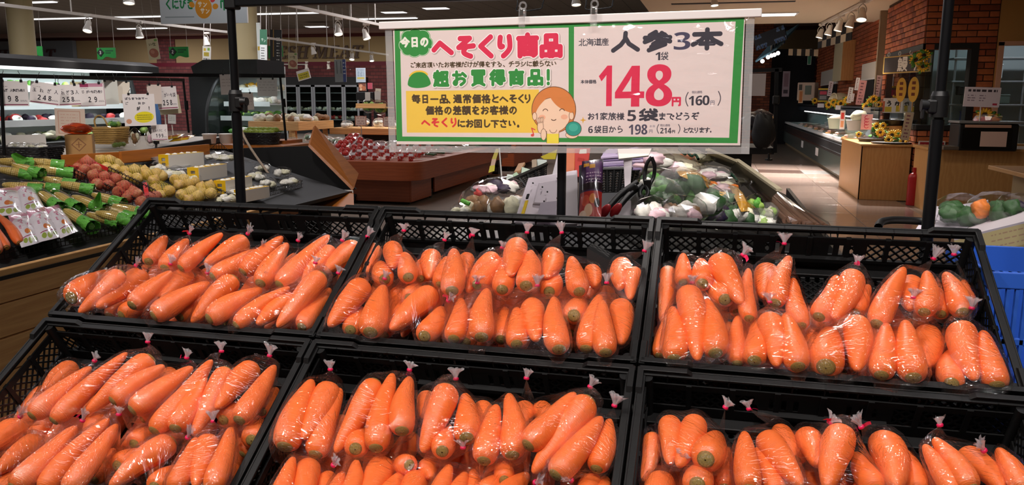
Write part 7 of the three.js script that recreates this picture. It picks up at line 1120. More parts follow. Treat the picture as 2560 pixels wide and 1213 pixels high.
// ---------------------------------------------------------------- the brick booth and the fish counter on the right
const brickMats = ['#b0602f', '#98492a', '#bd6a3f', '#844024', '#a6532f', '#b26138'].map((c) => new THREE.MeshStandardMaterial({ roughness: 0.75, map: mottle, color: C(c).multiplyScalar(1.2) }));
const mortar = std('#4a3226', 0.9);
function brickFace(parent, origin, across, w, h, holes, bw = 0.27, bh = 0.09) { // single bricks proud of the mortar on a wall face
 const ax = A3(across).normalize(), turn = Math.atan2(-ax.z, ax.x), gap = 0.013, whole = rbox(bw - gap, bh - gap, 0.03, 0.004), half = rbox(bw / 2 - gap, bh - gap, 0.03, 0.004);
 const rows = Math.floor(h / bh);
 for (let r = 0; r < rows; r++) for (let c = r % 2 ? -0.5 : 0; c * bw < w - 0.01; c++) {
 let x0 = Math.max(0, c * bw), x1 = Math.min(w, (c + 1) * bw); const y = (r + 0.5) * bh;
 for (const q of holes) if (y > q[2] && y < q[3]) { if (x0 >= q[0] - 0.02 && x1 <= q[1] + 0.02) x1 = x0; else if (x0 < q[0] && x1 > q[0]) x1 = q[0]; else if (x0 < q[1] && x1 > q[1]) x0 = q[1]; }
 const l = x1 - x0; if (l < 0.05) continue;
 const g = Math.abs(l - bw) < 0.01 ? whole : Math.abs(l - bw / 2) < 0.01 ? half : rbox(l - gap, bh - gap, 0.03, 0.004);
 const m = mesh('brick', g, pick(brickMats), parent), p = A3(origin).addScaledVector(ax, (x0 + x1) / 2).add(V(0, y, 0)).sub(parent.position); m.position.copy(p).add(V(rr(-0.001, 0.001), 0, rr(-0.002, 0.002))); m.rotation.y = turn;
 }
}
seed(141);
{
 const front = structure('wall_booth_front', [span(2.9, 2.96, 0, 1.15, -13.5, -13.42), span(2.9, 3.85, 0, 1.1, -13.6, -13.42), span(2.9, 3.85, 2.3, CEILING, -13.6, -13.42), span(3.6, 3.85, 1.1, 2.3, -13.6, -13.42)], mortar);
 brickFace(front, [2.9, 0, -13.415], [1, 0, 0], 0.95, 3.2, [[0.02, 0.7, 1.12, 2.28]]);
 const left = structure('wall_booth_left', [span(2.9, 3.0, 0, 1.1, -16.4, -13.6), span(2.9, 3.0, 2.3, CEILING, -16.4, -13.6), span(2.9, 3.0, 1.1, 2.3, -16.4, -16.1)], mortar);
 brickFace(left, [2.895, 0, -16.4], [0, 0, 1], 2.98, 3.2, [[0.3, 2.97, 1.12, 2.28]]);
 const wall = structure('wall_fish', span(3.2, 3.4, 0, CEILING, -30, -16.4), mortar);
 // the far bricks behind the fish counter run past what can be picked apart: one body of real bricks
 const n = 26 * 50, inst = new THREE.InstancedMesh(rbox(0.03, 0.078, 0.257, 0.004), new THREE.MeshStandardMaterial({ roughness: 0.75, color: C('#b8653a') }), n), m4 = M4(); let k = 0;
 for (let r = 0; r < 26; r++) for (let c = 0; c < 50; c++) { m4.setPosition(3.195, 1.0 + r * 0.09, -16.6 - c * 0.27 - (r % 2) * 0.135); inst.setMatrixAt(k, m4); const s = rr(0.62, 1.08); inst.setColorAt(k++, new THREE.Color(s, s * rr(0.85, 1), s * rr(0.8, 1))); }
 inst.name = 'brick_courses'; inst.userData.kind = 'stuff'; inst.castShadow = inst.receiveShadow = true; wall.add(inst);
 const tiles = structure('wall_booth_tiled', [span(2.9, 7.0, 0, 3.2, -17.3, -17.2)], std('#8d7a62', 0.8)), tm = [std('#bda888', 0.3), std('#b59f80', 0.3), std('#c3ae90', 0.3)], tg = rbox(0.21, 0.21, 0.012, 0.004);
 for (let i = 0; i < 6; i++) for (let j = 0; j < 10; j++) { const m = mesh('wall_tile', tg, pick(tm), tiles); m.position.set(3.45 + i * 0.22, 1.0 + j * 0.22, -17.195); }
 structure('trim_4', [span(2.88, 3.62, 2.26, 2.34, -13.62, -13.4), span(3.52, 3.62, 1.1, 2.34, -13.6, -13.39), span(2.88, 3.62, 1.09, 1.16, -13.62, -13.38)], M.blackMatt);
 structure('trim_5', [span(2.87, 2.98, 2.26, 2.34, -16.2, -13.4), span(2.87, 2.98, 1.09, 1.16, -16.2, -13.4), span(3.02, 3.1, 1.16, 2.26, -14.9, -14.82)], M.blackMatt);
 const pane = structure('window_1', [span(2.925, 2.93, 1.16, 2.0, -15.6, -13.9), span(2.95, 3.5, 1.16, 2.25, -13.5, -13.495)], M.glass);
 structure('wall_right_cream', [span(3.85, ROOM.x1, 2.32, CEILING, -13.6, -13.4), span(3.85, ROOM.x1, 0, 0.9, -13.6, -13.4), span(3.85, 3.9, 0.9, 2.32, -13.6, -13.4)], std('#b98a4e', 0.7));
 const frame = structure('window_2', [span(3.87, 3.93, 0.9, 2.35, -13.45, -13.35), span(3.87, 5.6, 2.3, 2.36, -13.45, -13.35)], std('#d8a78c', 0.5));
}
{ // kitchen behind the right window
 structure('wall_kitchen', [span(3.8, 7.4, 0, 3.2, -16.9, -16.8)], std('#b9c4c6', 0.5));
 const t = thing('kitchen_shelf', 'steel kitchen shelf behind the right hand window', 'shelf', [4.9, 0, -16.3]); for (const y of [1.1, 1.45, 1.85, 2.25]) mesh('shelf_board', rbox(1.9, 0.03, 0.5, 0.006, [0, y, 0]), M.steel, t); for (const x of [-0.9, 0.2, 0.9]) mesh('shelf_post', bar([x, 0, 0.2], [x, 2.4, 0.2], 0.02, 8), M.steel, t);
 const put = (n, l, c, p, s, m) => { const q = thing(n, l, c, p); mesh(n + '_body', rbox(...s, 0.02, [0, s[1] / 2, 0]), m, q); mesh(n + '_lid', rbox(s[0] * 1.03, 0.03, s[2] * 1.03, 0.01, [0, s[1], 0]), m, q); };
 put('storage_box', 'pale grey box on the top kitchen shelf', 'box', [4.55, 1.9, -16.25], [0.4, 0.24, 0.35], std('#c9cfce', 0.4)); put('storage_box', 'green grey box under the white kitchen bags', 'box', [4.35, 1.47, -16.25], [0.28, 0.16, 0.35], std('#7d8f80', 0.4)); put('storage_box', 'dark green tub on the kitchen shelf', 'box', [4.75, 1.47, -16.2], [0.3, 0.15, 0.3], std('#5d6a62', 0.4)); put('storage_box', 'blue striped pack low in the kitchen', 'box', [4.3, 1.13, -16.1], [0.26, 0.2, 0.26], std('#3f4e8f', 0.4)); put('storage_box', 'tan tray low in the kitchen', 'box', [4.62, 1.13, -16.1], [0.32, 0.12, 0.3], std('#a08a5a', 0.5)); put('storage_box', 'black pot shape on the kitchen shelf', 'box', [4.2, 1.62, -16.1], [0.26, 0.14, 0.26], M.blackMatt);
 for (const [x, l] of [[4.35, 'white knotted bag on the kitchen shelf, left of two'], [4.62, 'white knotted bag on the kitchen shelf, right of two']]) greensBag([x, 1.7, -16.1], [0.13, 0.09, 0.1], [LEAF.white], l, 'bag', null, 'white_bulge', 4, M.filmSoft);
 const lamp = new THREE.RectAreaLight(0xe6f4ff, 14, 1.6, 0.3); const f = thing('kitchen_light', 'fluorescent light of the kitchen behind the right window', 'ceiling light', [4.9, 3.12, -15.4]); mesh('housing', rbox(1.7, 0.05, 0.36, 0.01, [0, 0.03, 0]), M.whitePaint, f); mesh('fluorescent_tube', rbox(1.6, 0.02, 0.3, 0.008), tubeGlow, f); lamp.position.set(0, -0.03, 0); lamp.rotation.x = -Math.PI / 2; f.add(lamp);
}
// fish counter
{
 const t = thing('fish_counter', 'long glass fronted fish counter with a dark base along the brick wall', 'counter', [2.7, 0, -23]), z0 = -9, z1 = 7.4, o = (g) => g;
 const P = (pts, z, d) => { const g = prism(pts, d); return g.rotateY(0).translate(0, 0, z); };
 mesh('lower_panel', span(-0.4, -0.36, 0.1, 0.5, z0, z1), std('#55605c', 0.22), t); mesh('kick_plate', span(-0.33, 0.4, 0.0, 0.1, z0, z1), std('#8a7a5f', 0.4), t); mesh('chrome_rail', span(-0.43, -0.39, 0.47, 0.52, z0, z1), M.chrome, t); mesh('bumper', span(-0.42, -0.34, 0.52, 0.68, z0, z1), std('#2c2f31', 0.3), t);
 mesh('ice_bed', beam([-0.02, 0.76, z0], [-0.02, 0.76, z1], 0.74, 0.06), std('#d9dcdc', 0.6), t); mesh('case_back', span(0.34, 0.5, 0.1, 1.34, z0, z1), std('#aab0b4', 0.35), t);
 mesh('front_glass', beam([-0.36, 0.98, z0], [-0.36, 0.98, z1], 0.008, 0.6).applyMatrix4(M4().makeTranslation(-0.36, 0.68, 0).multiply(M4().makeRotationZ(-0.62)).multiply(M4().makeTranslation(0.36, -0.68, 0))), M.glass, t);
 mesh('glass_rail', span(0.0, 0.05, 1.13, 1.17, z0, z1), M.chrome, t); mesh('top_shelf', span(0.02, 0.5, 1.34, 1.4, z0, z1), std('#3a4149', 0.35), t); mesh('shelf_front', span(0.02, 0.05, 1.2, 1.36, z0, z1), std('#39434e', 0.35), t);
 mesh('light_tube', span(0.07, 0.1, 1.16, 1.19, z0 + 3, z1 - 0.4), glow(5), t);
 const l = new THREE.RectAreaLight(0xffffff, 10, 0.08, 12); l.position.set(0.08, 1.15, -1); l.rotation.x = -Math.PI / 2; t.add(l);
 for (const [z, k] of [[-1.3, 0], [2.2, 0]]) mesh('white_tag', span(-0.405, -0.4, 0.24, 0.42, z, z + 0.5), M.paper, t);
 mesh('end_glass', prism([[-0.38, 0.7], [0.36, 0.7], [0.36, 1.2], [0.04, 1.16]], 0.006).translate(0, 0, -1.9), M.glass, t);
}
seed(151);
const fishMats = [leafyMat('#c9a49a', '#e6cbbf'), leafyMat('#9a8f92', '#cfc6c4'), leafyMat('#b5776a', '#d9a690')];
for (let i = 0; i < 26; i++) { const z = -16 - i * 0.42, x = 2.5 + (i % 3) * 0.17, t = thing('fish_tray', 'wooden tray of fish pieces lying on the ice of the counter', 'fish', [x, 0.79, z], rr(-0.4, 0.4), 'fish trays on the ice'); mesh('tray_board', rbox(0.22, 0.03, 0.3, 0.006, [0, 0.015, 0]), i % 2 ? WOOD.birchTop : std('#e8d3c8', 0.5), t); for (let k = 0; k < 3; k++) mesh('fish_piece', blob([0.09, 0.025, 0.032], [rr(-0.02, 0.02), 0.05, -0.09 + k * 0.09], 0.25, 10), fishMats[(i + k) % 3], t); }
{ const t = thing('white_tub', 'round pale green tub standing in the fish counter', 'tub', [2.371,0.949,-18]); mesh('tub_wall', lathe([[0.15, 0], [0.19, 0.2], [0.2, 0.21], [0.18, 0.2], [0.001, 0.18]], 24), std('#b9bfa6', 0.5), t); mesh('fish_pile', blob([0.16, 0.06, 0.14], [0, 0.22, 0], 0.3, 12), fishMats[0], t); }
{ const t = thing('white_tub', 'white patterned tub with food standing near the wooden counter end', 'tub', [2.496,0.976,-16.3]); mesh('tub_wall', lathe([[0.16, 0], [0.2, 0.18], [0.21, 0.19], [0.19, 0.18], [0.001, 0.16]], 24), std('#d9d3c4', 0.5), t); mesh('food_pile', blob([0.16, 0.12, 0.14], [0.02, 0.25, 0], 0.35, 12), LEAF.pale, t); }
{ const t = thing('wooden_counter', 'light wood counter end block in front of the fish counter', 'counter', [2.5, 0, -14.52]); mesh('left_panel', rbox(0.02, 0.82, 2.1, 0.003, [-0.34, 0.42, 0]), WOOD.birch, t); mesh('front_panel', rbox(0.7, 0.82, 0.02, 0.003, [0.0, 0.42, 1.04]), WOOD.birch, t); mesh('counter_top', rbox(0.74, 0.03, 2.16, 0.004, [0, 0.845, 0]), WOOD.birchTop, t); mesh('counter_core', span(-0.32, 0.32, 0.02, 0.82, -1.0, 1.0), M.blackMatt, t); }
{ const t = thing('wooden_counter', 'long light wood counter under the black grill at the right edge', 'counter', [3.6, 0, -12.5]); mesh('front_panel', rbox(1.5, 0.84, 0.03, 0.004, [0, 0.42, 0.1]), WOOD.birch, t); mesh('left_panel', rbox(0.03, 0.84, 0.8, 0.004, [-0.745, 0.42, -0.3]), WOOD.birch, t); mesh('counter_top', rbox(1.56, 0.04, 0.9, 0.006, [0, 0.86, -0.3]), WOOD.birchTop, t); mesh('side_cabinet', [rbox(0.9, 0.84, 0.03, 0.004, [1.2, 0.42, 0.16]), rbox(0.95, 0.03, 0.7, 0.004, [1.2, 0.855, -0.15])], WOOD.birch, t); }
{ const t = thing('wooden_table', 'light wood table corner at the right picture edge above the box', 'table', [3.0, 0, -7.2]); mesh('table_top', rbox(1.5, 0.035, 1.5, 0.006, [0.06, 0.94, 0]), WOOD.birchTop, t); mesh('table_base', rbox(1.3, 0.9, 1.3, 0.01, [0.13, 0.46, 0]), std('#a68a5a', 0.6), t); }
// sunflowers
const petal = std('#eeb410', 0.6), flowerEye = std('#3a2412', 0.9);
function sunflower(p, size, label, group, face = [-0.5, 0.3, 1]) {
 const t = thing('sunflower', label, 'flower', p, 0, group), q = new THREE.Quaternion().setFromUnitVectors(V(0, 0, 1), V(...face).normalize()), g = [];
 for (let i = 0; i < 14; i++) { const a = (i / 14) * 6.2832; g.push(place(new THREE.SphereGeometry(1, 6, 4), [Math.cos(a) * 0.75 * size, Math.sin(a) * 0.75 * size, 0.05 * size * (i % 2)], [0, 0, a], [0.42 * size, 0.17 * size, 0.05 * size])); }
 const put = (x) => join(x).applyMatrix4(M4().compose(V(0, 0, 0), q, V(1, 1, 1)));
 mesh('petal', put(g), petal, t); mesh('flower_eye', put([place(new THREE.SphereGeometry(0.36 * size, 12, 8), [0, 0, 0.06 * size], [0, 0, 0], [1, 1, 0.4])]), flowerEye, t);
 mesh('leaf', put([0, 1, 2].map((i) => place(new THREE.SphereGeometry(1, 6, 4), [Math.cos(i * 2.3 - 2) * size, Math.sin(i * 2.3 - 2) * size, -0.15 * size], [0, 0, i * 2.3 - 2], [0.55 * size, 0.28 * size, 0.05 * size]))), LEAF.mid, t);
}
for (const [p, s, l] of [
 [[2.61,1.42,-21.5], 0.09, 'sunflower left in the row on the fish counter shelf'], [[2.653,1.479,-21], 0.09, 'sunflower second in the row on the fish counter shelf'], [[2.748,1.453,-20.5], 0.09, 'sunflower third in the row on the fish counter shelf'], [[2.82,1.535,-20], 0.09, 'single sunflower right of the pale egg shaped tub'], [[2.701,1.433,-20.8], 0.08, 'small sunflower between two others on the shelf'], [[2.546,1.516,-24], 0.08, 'sunflower beside the pale oven'],
 [[2.758,1.545,-16.4], 0.075, 'upper sunflower of the bunch before the black doorway'], [[2.677,1.413,-16.6], 0.075, 'lower left sunflower of the bunch before the black doorway'], [[2.813,1.445,-16.2], 0.06, 'right sunflower of the bunch before the black doorway'], [[2.716,1.508,-16.5], 0.06, 'middle sunflower of the bunch before the black doorway'],
 [[2.503,1.106,-14.4], 0.065, 'sunflower highest above the wooden counter end'], [[2.528,1.017,-14.2], 0.065, 'sunflower just above the black round trays'], [[2.58,1.122,-14.3], 0.05, 'small sunflower in the leaves above the trays'], [[2.271,0.966,-14.6], 0.045, 'small single flower left of the trays'], [[2.646,0.986,-13.9], 0.075, 'big sunflower standing on the front tray'], [[2.725,1.012,-13.9], 0.06, 'sunflower right of the big one on the tray'], [[2.587,0.921,-13.8], 0.06, 'lower sunflower on the front tray'], [[2.774,0.905,-13.7], 0.055, 'sunflower at the right end of the front tray'], [[2.827,0.934,-13.75], 0.05, 'outermost sunflower beside the brick pillar'],
 [[2.884,2.168,-13.35], 0.085, 'red eyed sunflower at the top of the wreath on the booth'], [[2.782,2.106,-13.35], 0.085, 'left sunflower of the wreath on the booth'], [[2.886,2.013,-13.35], 0.08, 'lower sunflower of the wreath on the booth'],
 [[3.5,1.327,-12.4], 0.09, 'sunflower lying on the black grill'], [[3.589,1.306,-12.4], 0.07, 'small sunflower right on the black grill'],
]) sunflower(p, s, l, 'sunflowers of the fish corner');
for (const [p, r, l] of [[[2.842,2.091,-13.3], [0.12, 0.14, 0.06], 'green leaves of the sunflower wreath on the booth'], [[2.797,1.443,-16.5], [0.15, 0.1, 0.12], 'green leaves of the bunch before the black doorway'], [[2.566,1.028,-14.45], [0.15, 0.12, 0.1], 'green leaves above the wooden counter end'], [[2.717,0.935,-13.95], [0.11, 0.08, 0.08], 'green leaves on the front black tray']]) { const t = thing('leaf_cluster', l, 'leaves', p), g = []; for (let i = 0; i < 16; i++) g.push(place(new THREE.SphereGeometry(1, 6, 4), [rr(-1, 1) * r[0], rr(-1, 1) * r[1], rr(-1, 1) * r[2]], [rr(0, 3), rr(0, 6), rr(0, 3)], [0.05, 0.025, 0.006])); mesh('leaf', g, LEAF.mid, t).userData.kind = 'stuff'; }
for (const [p, r, l] of [[[2.462,0.847,-14.4], 0.24, 'black round tray stack at the back of the wooden counter end'], [[2.62,0.82,-13.75], 0.3, 'large black octagonal tray at the front of the wooden counter end']]) { const t = thing('black_tray', l, 'tray', p); mesh('tray_top', cyl(r, r * 0.96, 0.03, [0, 0.05, 0], [0, 0, 0], 10), M.blackPlastic, t); mesh('tray_base', cyl(r * 0.9, r * 0.9, 0.05, [0, 0.02, 0], [0, 0, 0], 10), M.blackPlastic, t); }
{ const t = thing('black_pan', 'wide black iron pan on a wooden stand inside the glass screen', 'pan', [2.796,1.129,-14.6]); mesh('pan_body', lathe([[0.001, 0], [0.3, 0.02], [0.34, 0.08], [0.35, 0.08], [0.3, 0.0]], 24), M.blackMetal, t); mesh('pan_stand', cyl(0.26, 0.28, 0.14, [0, -0.08, 0], [0, 0, 0], 20), WOOD.birch, t); }
// signs of the fish corner
const flat = (name, p, w, h, turn, mat, label, cat = 'sign', tilt = 0) => { const t = thing(name, label, cat, p, turn); t.rotation.z = tilt; const m = new THREE.Mesh(new THREE.BoxGeometry(w, h, 0.02), [M.paper, M.paper, M.paper, M.paper, mat, M.paper]); m.name = 'sign_board'; m.castShadow = m.receiveShadow = true; t.add(m); return t; };
const printed = (w, h, f, bg) => printMat(cardPrint(w, h, f, bg));
{ const t = flat('eel_sign', [2.84,2.087,-14.274], 1.25, 0.28, -1.2, printed(256, 64, (g) => { g.strokeStyle = '#caa23c'; g.lineWidth = 4; g.strokeRect(3, 3, 250, 58); writeRow(g, '鰻焼', [110, 32], [200, 32], 52, 6, '#efe8da'); }, '#33231a'), 'dark wooden sign with white characters hanging on the brick booth'); for (const x of [-0.5, -0.2, 0.1, 0.4]) mesh('sign_ring', new THREE.TorusGeometry(0.03, 0.006, 6, 12).translate(x, 0.17, 0), M.whitePaint, t); }
for (const [p, l] of [[[2.8,1.685,-14.291], 'left oval yellow fan sign on the glass screen'], [[2.86,1.683,-13.714], 'right oval yellow fan sign on the glass screen']]) { const t = thing('fan_sign', l, 'sign', p, -0.6, 'yellow fan signs'); mesh('fan_disc', place(cyl(0.19, 0.19, 0.012, [0, 0, 0], [Math.PI / 2, 0, 0], 28), [0, 0, 0], [0, 0, 0], [0.42, 1, 1]), new THREE.MeshStandardMaterial({ roughness: 0.6, color: C('#d9a838') }), t); mesh('fan_lettering', [0.1, 0.02, -0.07].map((y) => box(0.05, 0.045, 0.004, [0, y, 0.008])), std('#7a3a1e', 0.7), t); mesh('fan_handle', cyl(0.008, 0.008, 0.14, [0, -0.25, 0], [0, 0, 0], 6), WOOD.birch, t); }
flat('poster_sign', [2.792,1.438,-14.8], 0.3, 0.24, -0.35, printed(128, 96, (g) => { writeRow(g, 'うな', [40, 34], [96, 40], 34, 8, '#2a2522'); g.fillStyle = '#d2b52a'; g.fillRect(14, 56, 44, 34); g.fillRect(86, 48, 26, 40); g.fillStyle = '#c8643c'; g.fillRect(0, 20, 12, 70); }, '#e0dcd6'), 'white poster with brush lettering in front of the glass screen');
flat('heart_sign', [2.477,1.156,-15.2], 0.18, 0.26, -0.3, printed(64, 96, (g) => { g.strokeStyle = '#b2465e'; g.lineWidth = 5; for (let i = 0; i < 4; i++) { g.beginPath(); g.arc(32, 20 + i * 18, 12, 0.4, 5); g.stroke(); } }, '#d9a9b0'), 'pink sign with curly lettering over the fish counter');
flat('price_strip', [2.357,1.145,-17.2], 0.09, 0.36, -0.3, printed(32, 128, (g) => { g.fillStyle = '#cf3a2c'; g.fillRect(6, 14, 20, 44); g.fillStyle = '#d98a5a'; g.fillRect(6, 70, 20, 44); }, '#e6cfc0'), 'narrow red and white upright sign inside the fish counter');
flat('price_strip', [2.267,1.628,-25], 0.12, 0.36, -0.2, printed(32, 128, (g) => { g.fillStyle = '#cc7a3e'; g.fillRect(6, 10, 20, 108); }, '#e0b489'), 'narrow orange upright sign at the far counter end');
flat('lit_sign', [2.58,1.657,-22.5], 0.24, 0.34, -0.25, printed(64, 96, (g) => { g.fillStyle = '#e2c22c'; g.fillRect(0, 0, 64, 10); g.fillRect(0, 86, 64, 10); g.fillStyle = '#c8405a'; g.fillRect(10, 20, 44, 24); g.fillStyle = '#8d8f90'; g.fillRect(10, 52, 44, 26); }, '#3c3a38'), 'black and yellow framed sign behind the sunflowers, left one');
flat('lit_sign', [3.09,1.605,-16.6], 0.26, 0.36, -0.25, printed(64, 96, (g) => { g.fillStyle = '#e2c22c'; g.fillRect(0, 0, 64, 8); g.fillStyle = '#d04868'; g.fillRect(8, 18, 48, 30); g.fillStyle = '#b78d94'; g.fillRect(8, 56, 48, 30); }, '#5c5a58'), 'yellow topped sign with a pink panel beside the fan signs');
for (const [p, h, l, c] of [[[2.681,1.811,-22], 0.36, 'tall narrow white banner left of the egg shaped tub', '#d8cdd0'], [[2.791,1.638,-19.5], 0.34, 'leaning narrow white sign right of the egg shaped tub', '#cfcac4'], [[2.817,1.866,-18.8], 0.26, 'small white sign on a thin stand before the bricks', '#e0d8d4'], [[2.847,1.68,-18.4], 0.5, 'narrow pink upright sign before the bricks', '#c98a86'], [[2.779,1.584,-19], 0.17, 'small framed white sign on the shelf', '#d9ccc8'], [[2.953,1.797,-17.2], 0.4, 'leaning pink and white sign beside the black doorway', '#cfa9a4'], [[3.012,1.771,-17], 0.36, 'grey printed sign leaning behind the sunflower bunch', '#8f7d80'], [[2.792,1.133,-13.6], 0.42, 'long narrow sign leaning beside the big sunflower', '#b5a184'], [[2.742,1.403,-16], 0.14, 'small upright yellow sign among the sunflowers', '#cfc07a']]) flat('shelf_sign', p, h * 0.28, h, -0.3, printed(32, 96, (g) => { linesOf(g, 8, 24, [12, 24, 36, 48, 60, 72, 84], '#7a4a4e', 5); }, c), l, 'sign', -0.1);
for (const [p, l] of [[[2.517,1.396,-22.3], 'white price tag on the shelf front, farthest'], [[2.693,1.362,-20.3], 'white price tag on the shelf front, middle'], [[2.677,1.348,-16.4], 'white price tag on the shelf front, nearest']]) flat('price_tag', p, 0.16, 0.1, -0.3, printed(32, 16, () => {}, '#d8d2d4'), l);
{ const t = thing('pale_tub', 'pale egg shaped tub lying on the fish counter shelf', 'tub', [2.79,1.555,-21.2]); mesh('tub_body', place(new THREE.SphereGeometry(1, 28, 16), [0, 0, 0], [0, 0, 0.12], [0.24, 0.15, 0.2]), std('#d9cdaa', 0.5), t); mesh('tub_rim', place(new THREE.TorusGeometry(0.14, 0.012, 8, 24), [-0.12, 0, 0.06], [0, -1.1, 0.1]), std('#d9cdaa', 0.5), t); }
{ const t = thing('oven', 'cream coloured oven with a window at the far end of the counter', 'oven', [2.494,1.539,-25.5], -0.35); mesh('oven_case', rbox(0.5, 0.52, 0.4, 0.03, [0, 0.24, 0]), std('#d9bda6', 0.5), t); mesh('oven_window', rbox(0.18, 0.26, 0.02, 0.02, [0.06, 0.28, 0.2]), std('#7e8578', 0.15), t); mesh('control_panel', [rbox(0.09, 0.16, 0.02, 0.006, [-0.16, 0.36, 0.2]), rbox(0.07, 0.06, 0.02, 0.006, [-0.16, 0.16, 0.2])], std('#4a4030', 0.4), t); }
for (const [z0, z1, y0, y1, l] of [[-28.2, -24.5, 2.0, 2.42, 'white hatch shutter on the brick wall, far one'], [-20.4, -16.8, 1.98, 2.33, 'white hatch shutter on the brick wall, near one']]) { const t = thing('hatch_shutter', l, 'shutter', [3.15, (y0 + y1) / 2, (z0 + z1) / 2]); mesh('shutter_panel', box(0.04, y1 - y0, z1 - z0), std('#d6d0c4', 0.6), t); mesh('shutter_rail', box(0.05, 0.03, z1 - z0 + 0.04, [0, (y0 - y1) / 2, 0]), M.whitePaint, t); }
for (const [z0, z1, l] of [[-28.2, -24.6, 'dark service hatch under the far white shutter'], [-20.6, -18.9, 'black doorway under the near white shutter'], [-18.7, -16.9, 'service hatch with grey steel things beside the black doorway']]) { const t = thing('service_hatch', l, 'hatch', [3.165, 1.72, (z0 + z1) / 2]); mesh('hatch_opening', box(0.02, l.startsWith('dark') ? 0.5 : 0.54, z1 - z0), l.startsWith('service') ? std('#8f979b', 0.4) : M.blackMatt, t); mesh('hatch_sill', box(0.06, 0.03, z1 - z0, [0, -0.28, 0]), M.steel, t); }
{ const t = thing('wooden_post', 'boxed wooden post with a cream face on the brick wall', 'post', [3.05, 2.5, -22.7]); mesh('post_side', box(0.3, 0.98, 0.04, [0, 0, 0.75]), WOOD.birch, t); mesh('post_face', box(0.02, 0.98, 1.5, [-0.15, 0, 0]), std('#cdbf98', 0.6), t); }
// fire extinguisher notice
flat('fire_notice', [3.099,0.677,-13.36], 0.36, 0.5, 0, printed(128, 176, (g) => { g.fillStyle = '#a51f2b'; g.fillRect(6, 6, 116, 56); writeRow(g, '消火器', [26, 34], [102, 34], 32, 6, '#f2e9e4'); g.fillStyle = '#a51f2b'; g.fillRect(14, 66, 60, 12); g.strokeStyle = '#9a5a58'; g.lineWidth = 6; g.beginPath(); g.moveTo(30, 130); g.lineTo(70, 112); g.stroke(); }, '#ddd0c8'), 'red and white fire extinguisher notice on the brick pillar');
tag(mesh('fire_extinguisher', [cyl(0.08, 0.08, 0.4, [0, 0.2, 0], [0, 0, 0], 18), ball(0.08, [0, 0.4, 0]), cyl(0.025, 0.025, 0.1, [0, 0.5, 0], [0, 0, 0], 10)], std('#a81e22', 0.3)), 'red fire extinguisher half hidden behind the wooden counter', 'extinguisher').position.set(2.82, 0.005, -13.0);
// black grill and its card
{ const t = thing('black_grill', 'black glass fronted grill with a paper notice on the right counter', 'grill', [3.528,0.832,-12.3]); mesh('grill_case', rbox(0.72, 0.36, 0.5, 0.02, [0, 0.2, -0.2]), M.blackPlastic, t); mesh('grill_shelf', rbox(0.8, 0.03, 0.55, 0.006, [0.02, 0.4, -0.2]), M.steel, t); mesh('grill_strip', rbox(0.56, 0.04, 0.02, 0.005, [-0.02, 0.35, 0.06]), std('#c79a84', 0.4), t); mesh('grill_glass', rbox(0.6, 0.26, 0.01, 0.004, [-0.02, 0.18, 0.055]), std('#0d0d0f', 0.08), t); mesh('paper_notice', rbox(0.32, 0.2, 0.004, 0.001, [0.06, 0.18, 0.065]), std('#e2bfb0', 0.7), t); mesh('side_tray', rbox(0.2, 0.05, 0.4, 0.01, [-0.44, 0.05, -0.15]), std('#5f5348', 0.4), t); }
flat('notice_card', [3.415,1.566,-12.3], 0.43, 0.26, -0.05, printed(128, 80, (g) => { linesOf(g, 12, 116, [14], '#3a3038', 9); linesOf(g, 12, 40, [34, 44, 54], '#8f7d8c', 4); linesOf(g, 54, 76, [34, 44, 54], '#8f7d8c', 4); g.fillStyle = '#b8304a'; g.fillRect(104, 64, 16, 8); }, '#ded0d8'), 'white notice card on a stick above the black grill', 'sign', -0.03);
tag(mesh('card_stick', bar([3.417,1.455,-12.32], [3.421,1.199,-12.32], 0.008, 6), M.whitePaint), 'white stick holding the notice card above the grill', 'stick');
greensBag([3.52,1.263,-12.4], [0.17, 0.08, 0.1], [LEAF.red, LEAF.brown, LEAF.orange], 'dark red bundle lying on the black grill', 'bundle', null, 'red_fold', 4, M.filmSoft);
// black stand at the end of the island
{ const t = thing('produce_stand', 'black metal stand with a shelf and white card right of the price sign', 'stand', [0.55, 0, -12.2]), o = t.position, L = (p) => A3(p).sub(o);
 mesh('stand_post', beam(L([0.752,1.939,-12]), L([0.792,0.791,-12]), 0.05, 0.05, [1, 0, 0]), M.blackMetal, t); mesh('stand_beam', beam(L([0.32,1.908,-12]), L([0.821,1.928,-12]), 0.05, 0.05), M.blackMetal, t); mesh('stand_shelf', rbox(1.3, 0.09, 1.2, 0.01, [-0.42, 0.81, -0.4]), M.blackMatt, t); mesh('stand_core', span(-1.0, -0.06, 0.02, 0.78, -0.8, 0.1), M.blackMatt, t); mesh('corner_joint', rbox(0.09, 0.12, 0.09, 0.02, L([0.764,1.517,-11.97]).toArray()), M.blackPlastic, t); mesh('foot_clamp', [bar(L([0.694,0.796,-11.7]), L([0.7,0.698,-11.7]), 0.014, 8), cyl(0.05, 0.05, 0.025, L([0.699,0.715,-11.7]).toArray(), [0, 0, 0], 16)], M.blackPlastic, t); mesh('cloth_cover', blob([0.16, 0.24, 0.12], L([0.61,1.083,-11.8]).toArray(), 0.25, 16), M.blackMatt, t); mesh('goods_heap', [blob([0.22, 0.12, 0.2], L([0.514,1.225,-12.2]).toArray(), 0.35, 14), blob([0.16, 0.1, 0.16], L([0.608,1.28,-12.3]).toArray(), 0.35, 14)], std('#25252c', 0.25), t); mesh('stand_wheel', cyl(0.06, 0.06, 0.04, [-0.55, 0.06, 0.2], [0, 0, Math.PI / 2], 16), M.blackPlastic, t); }
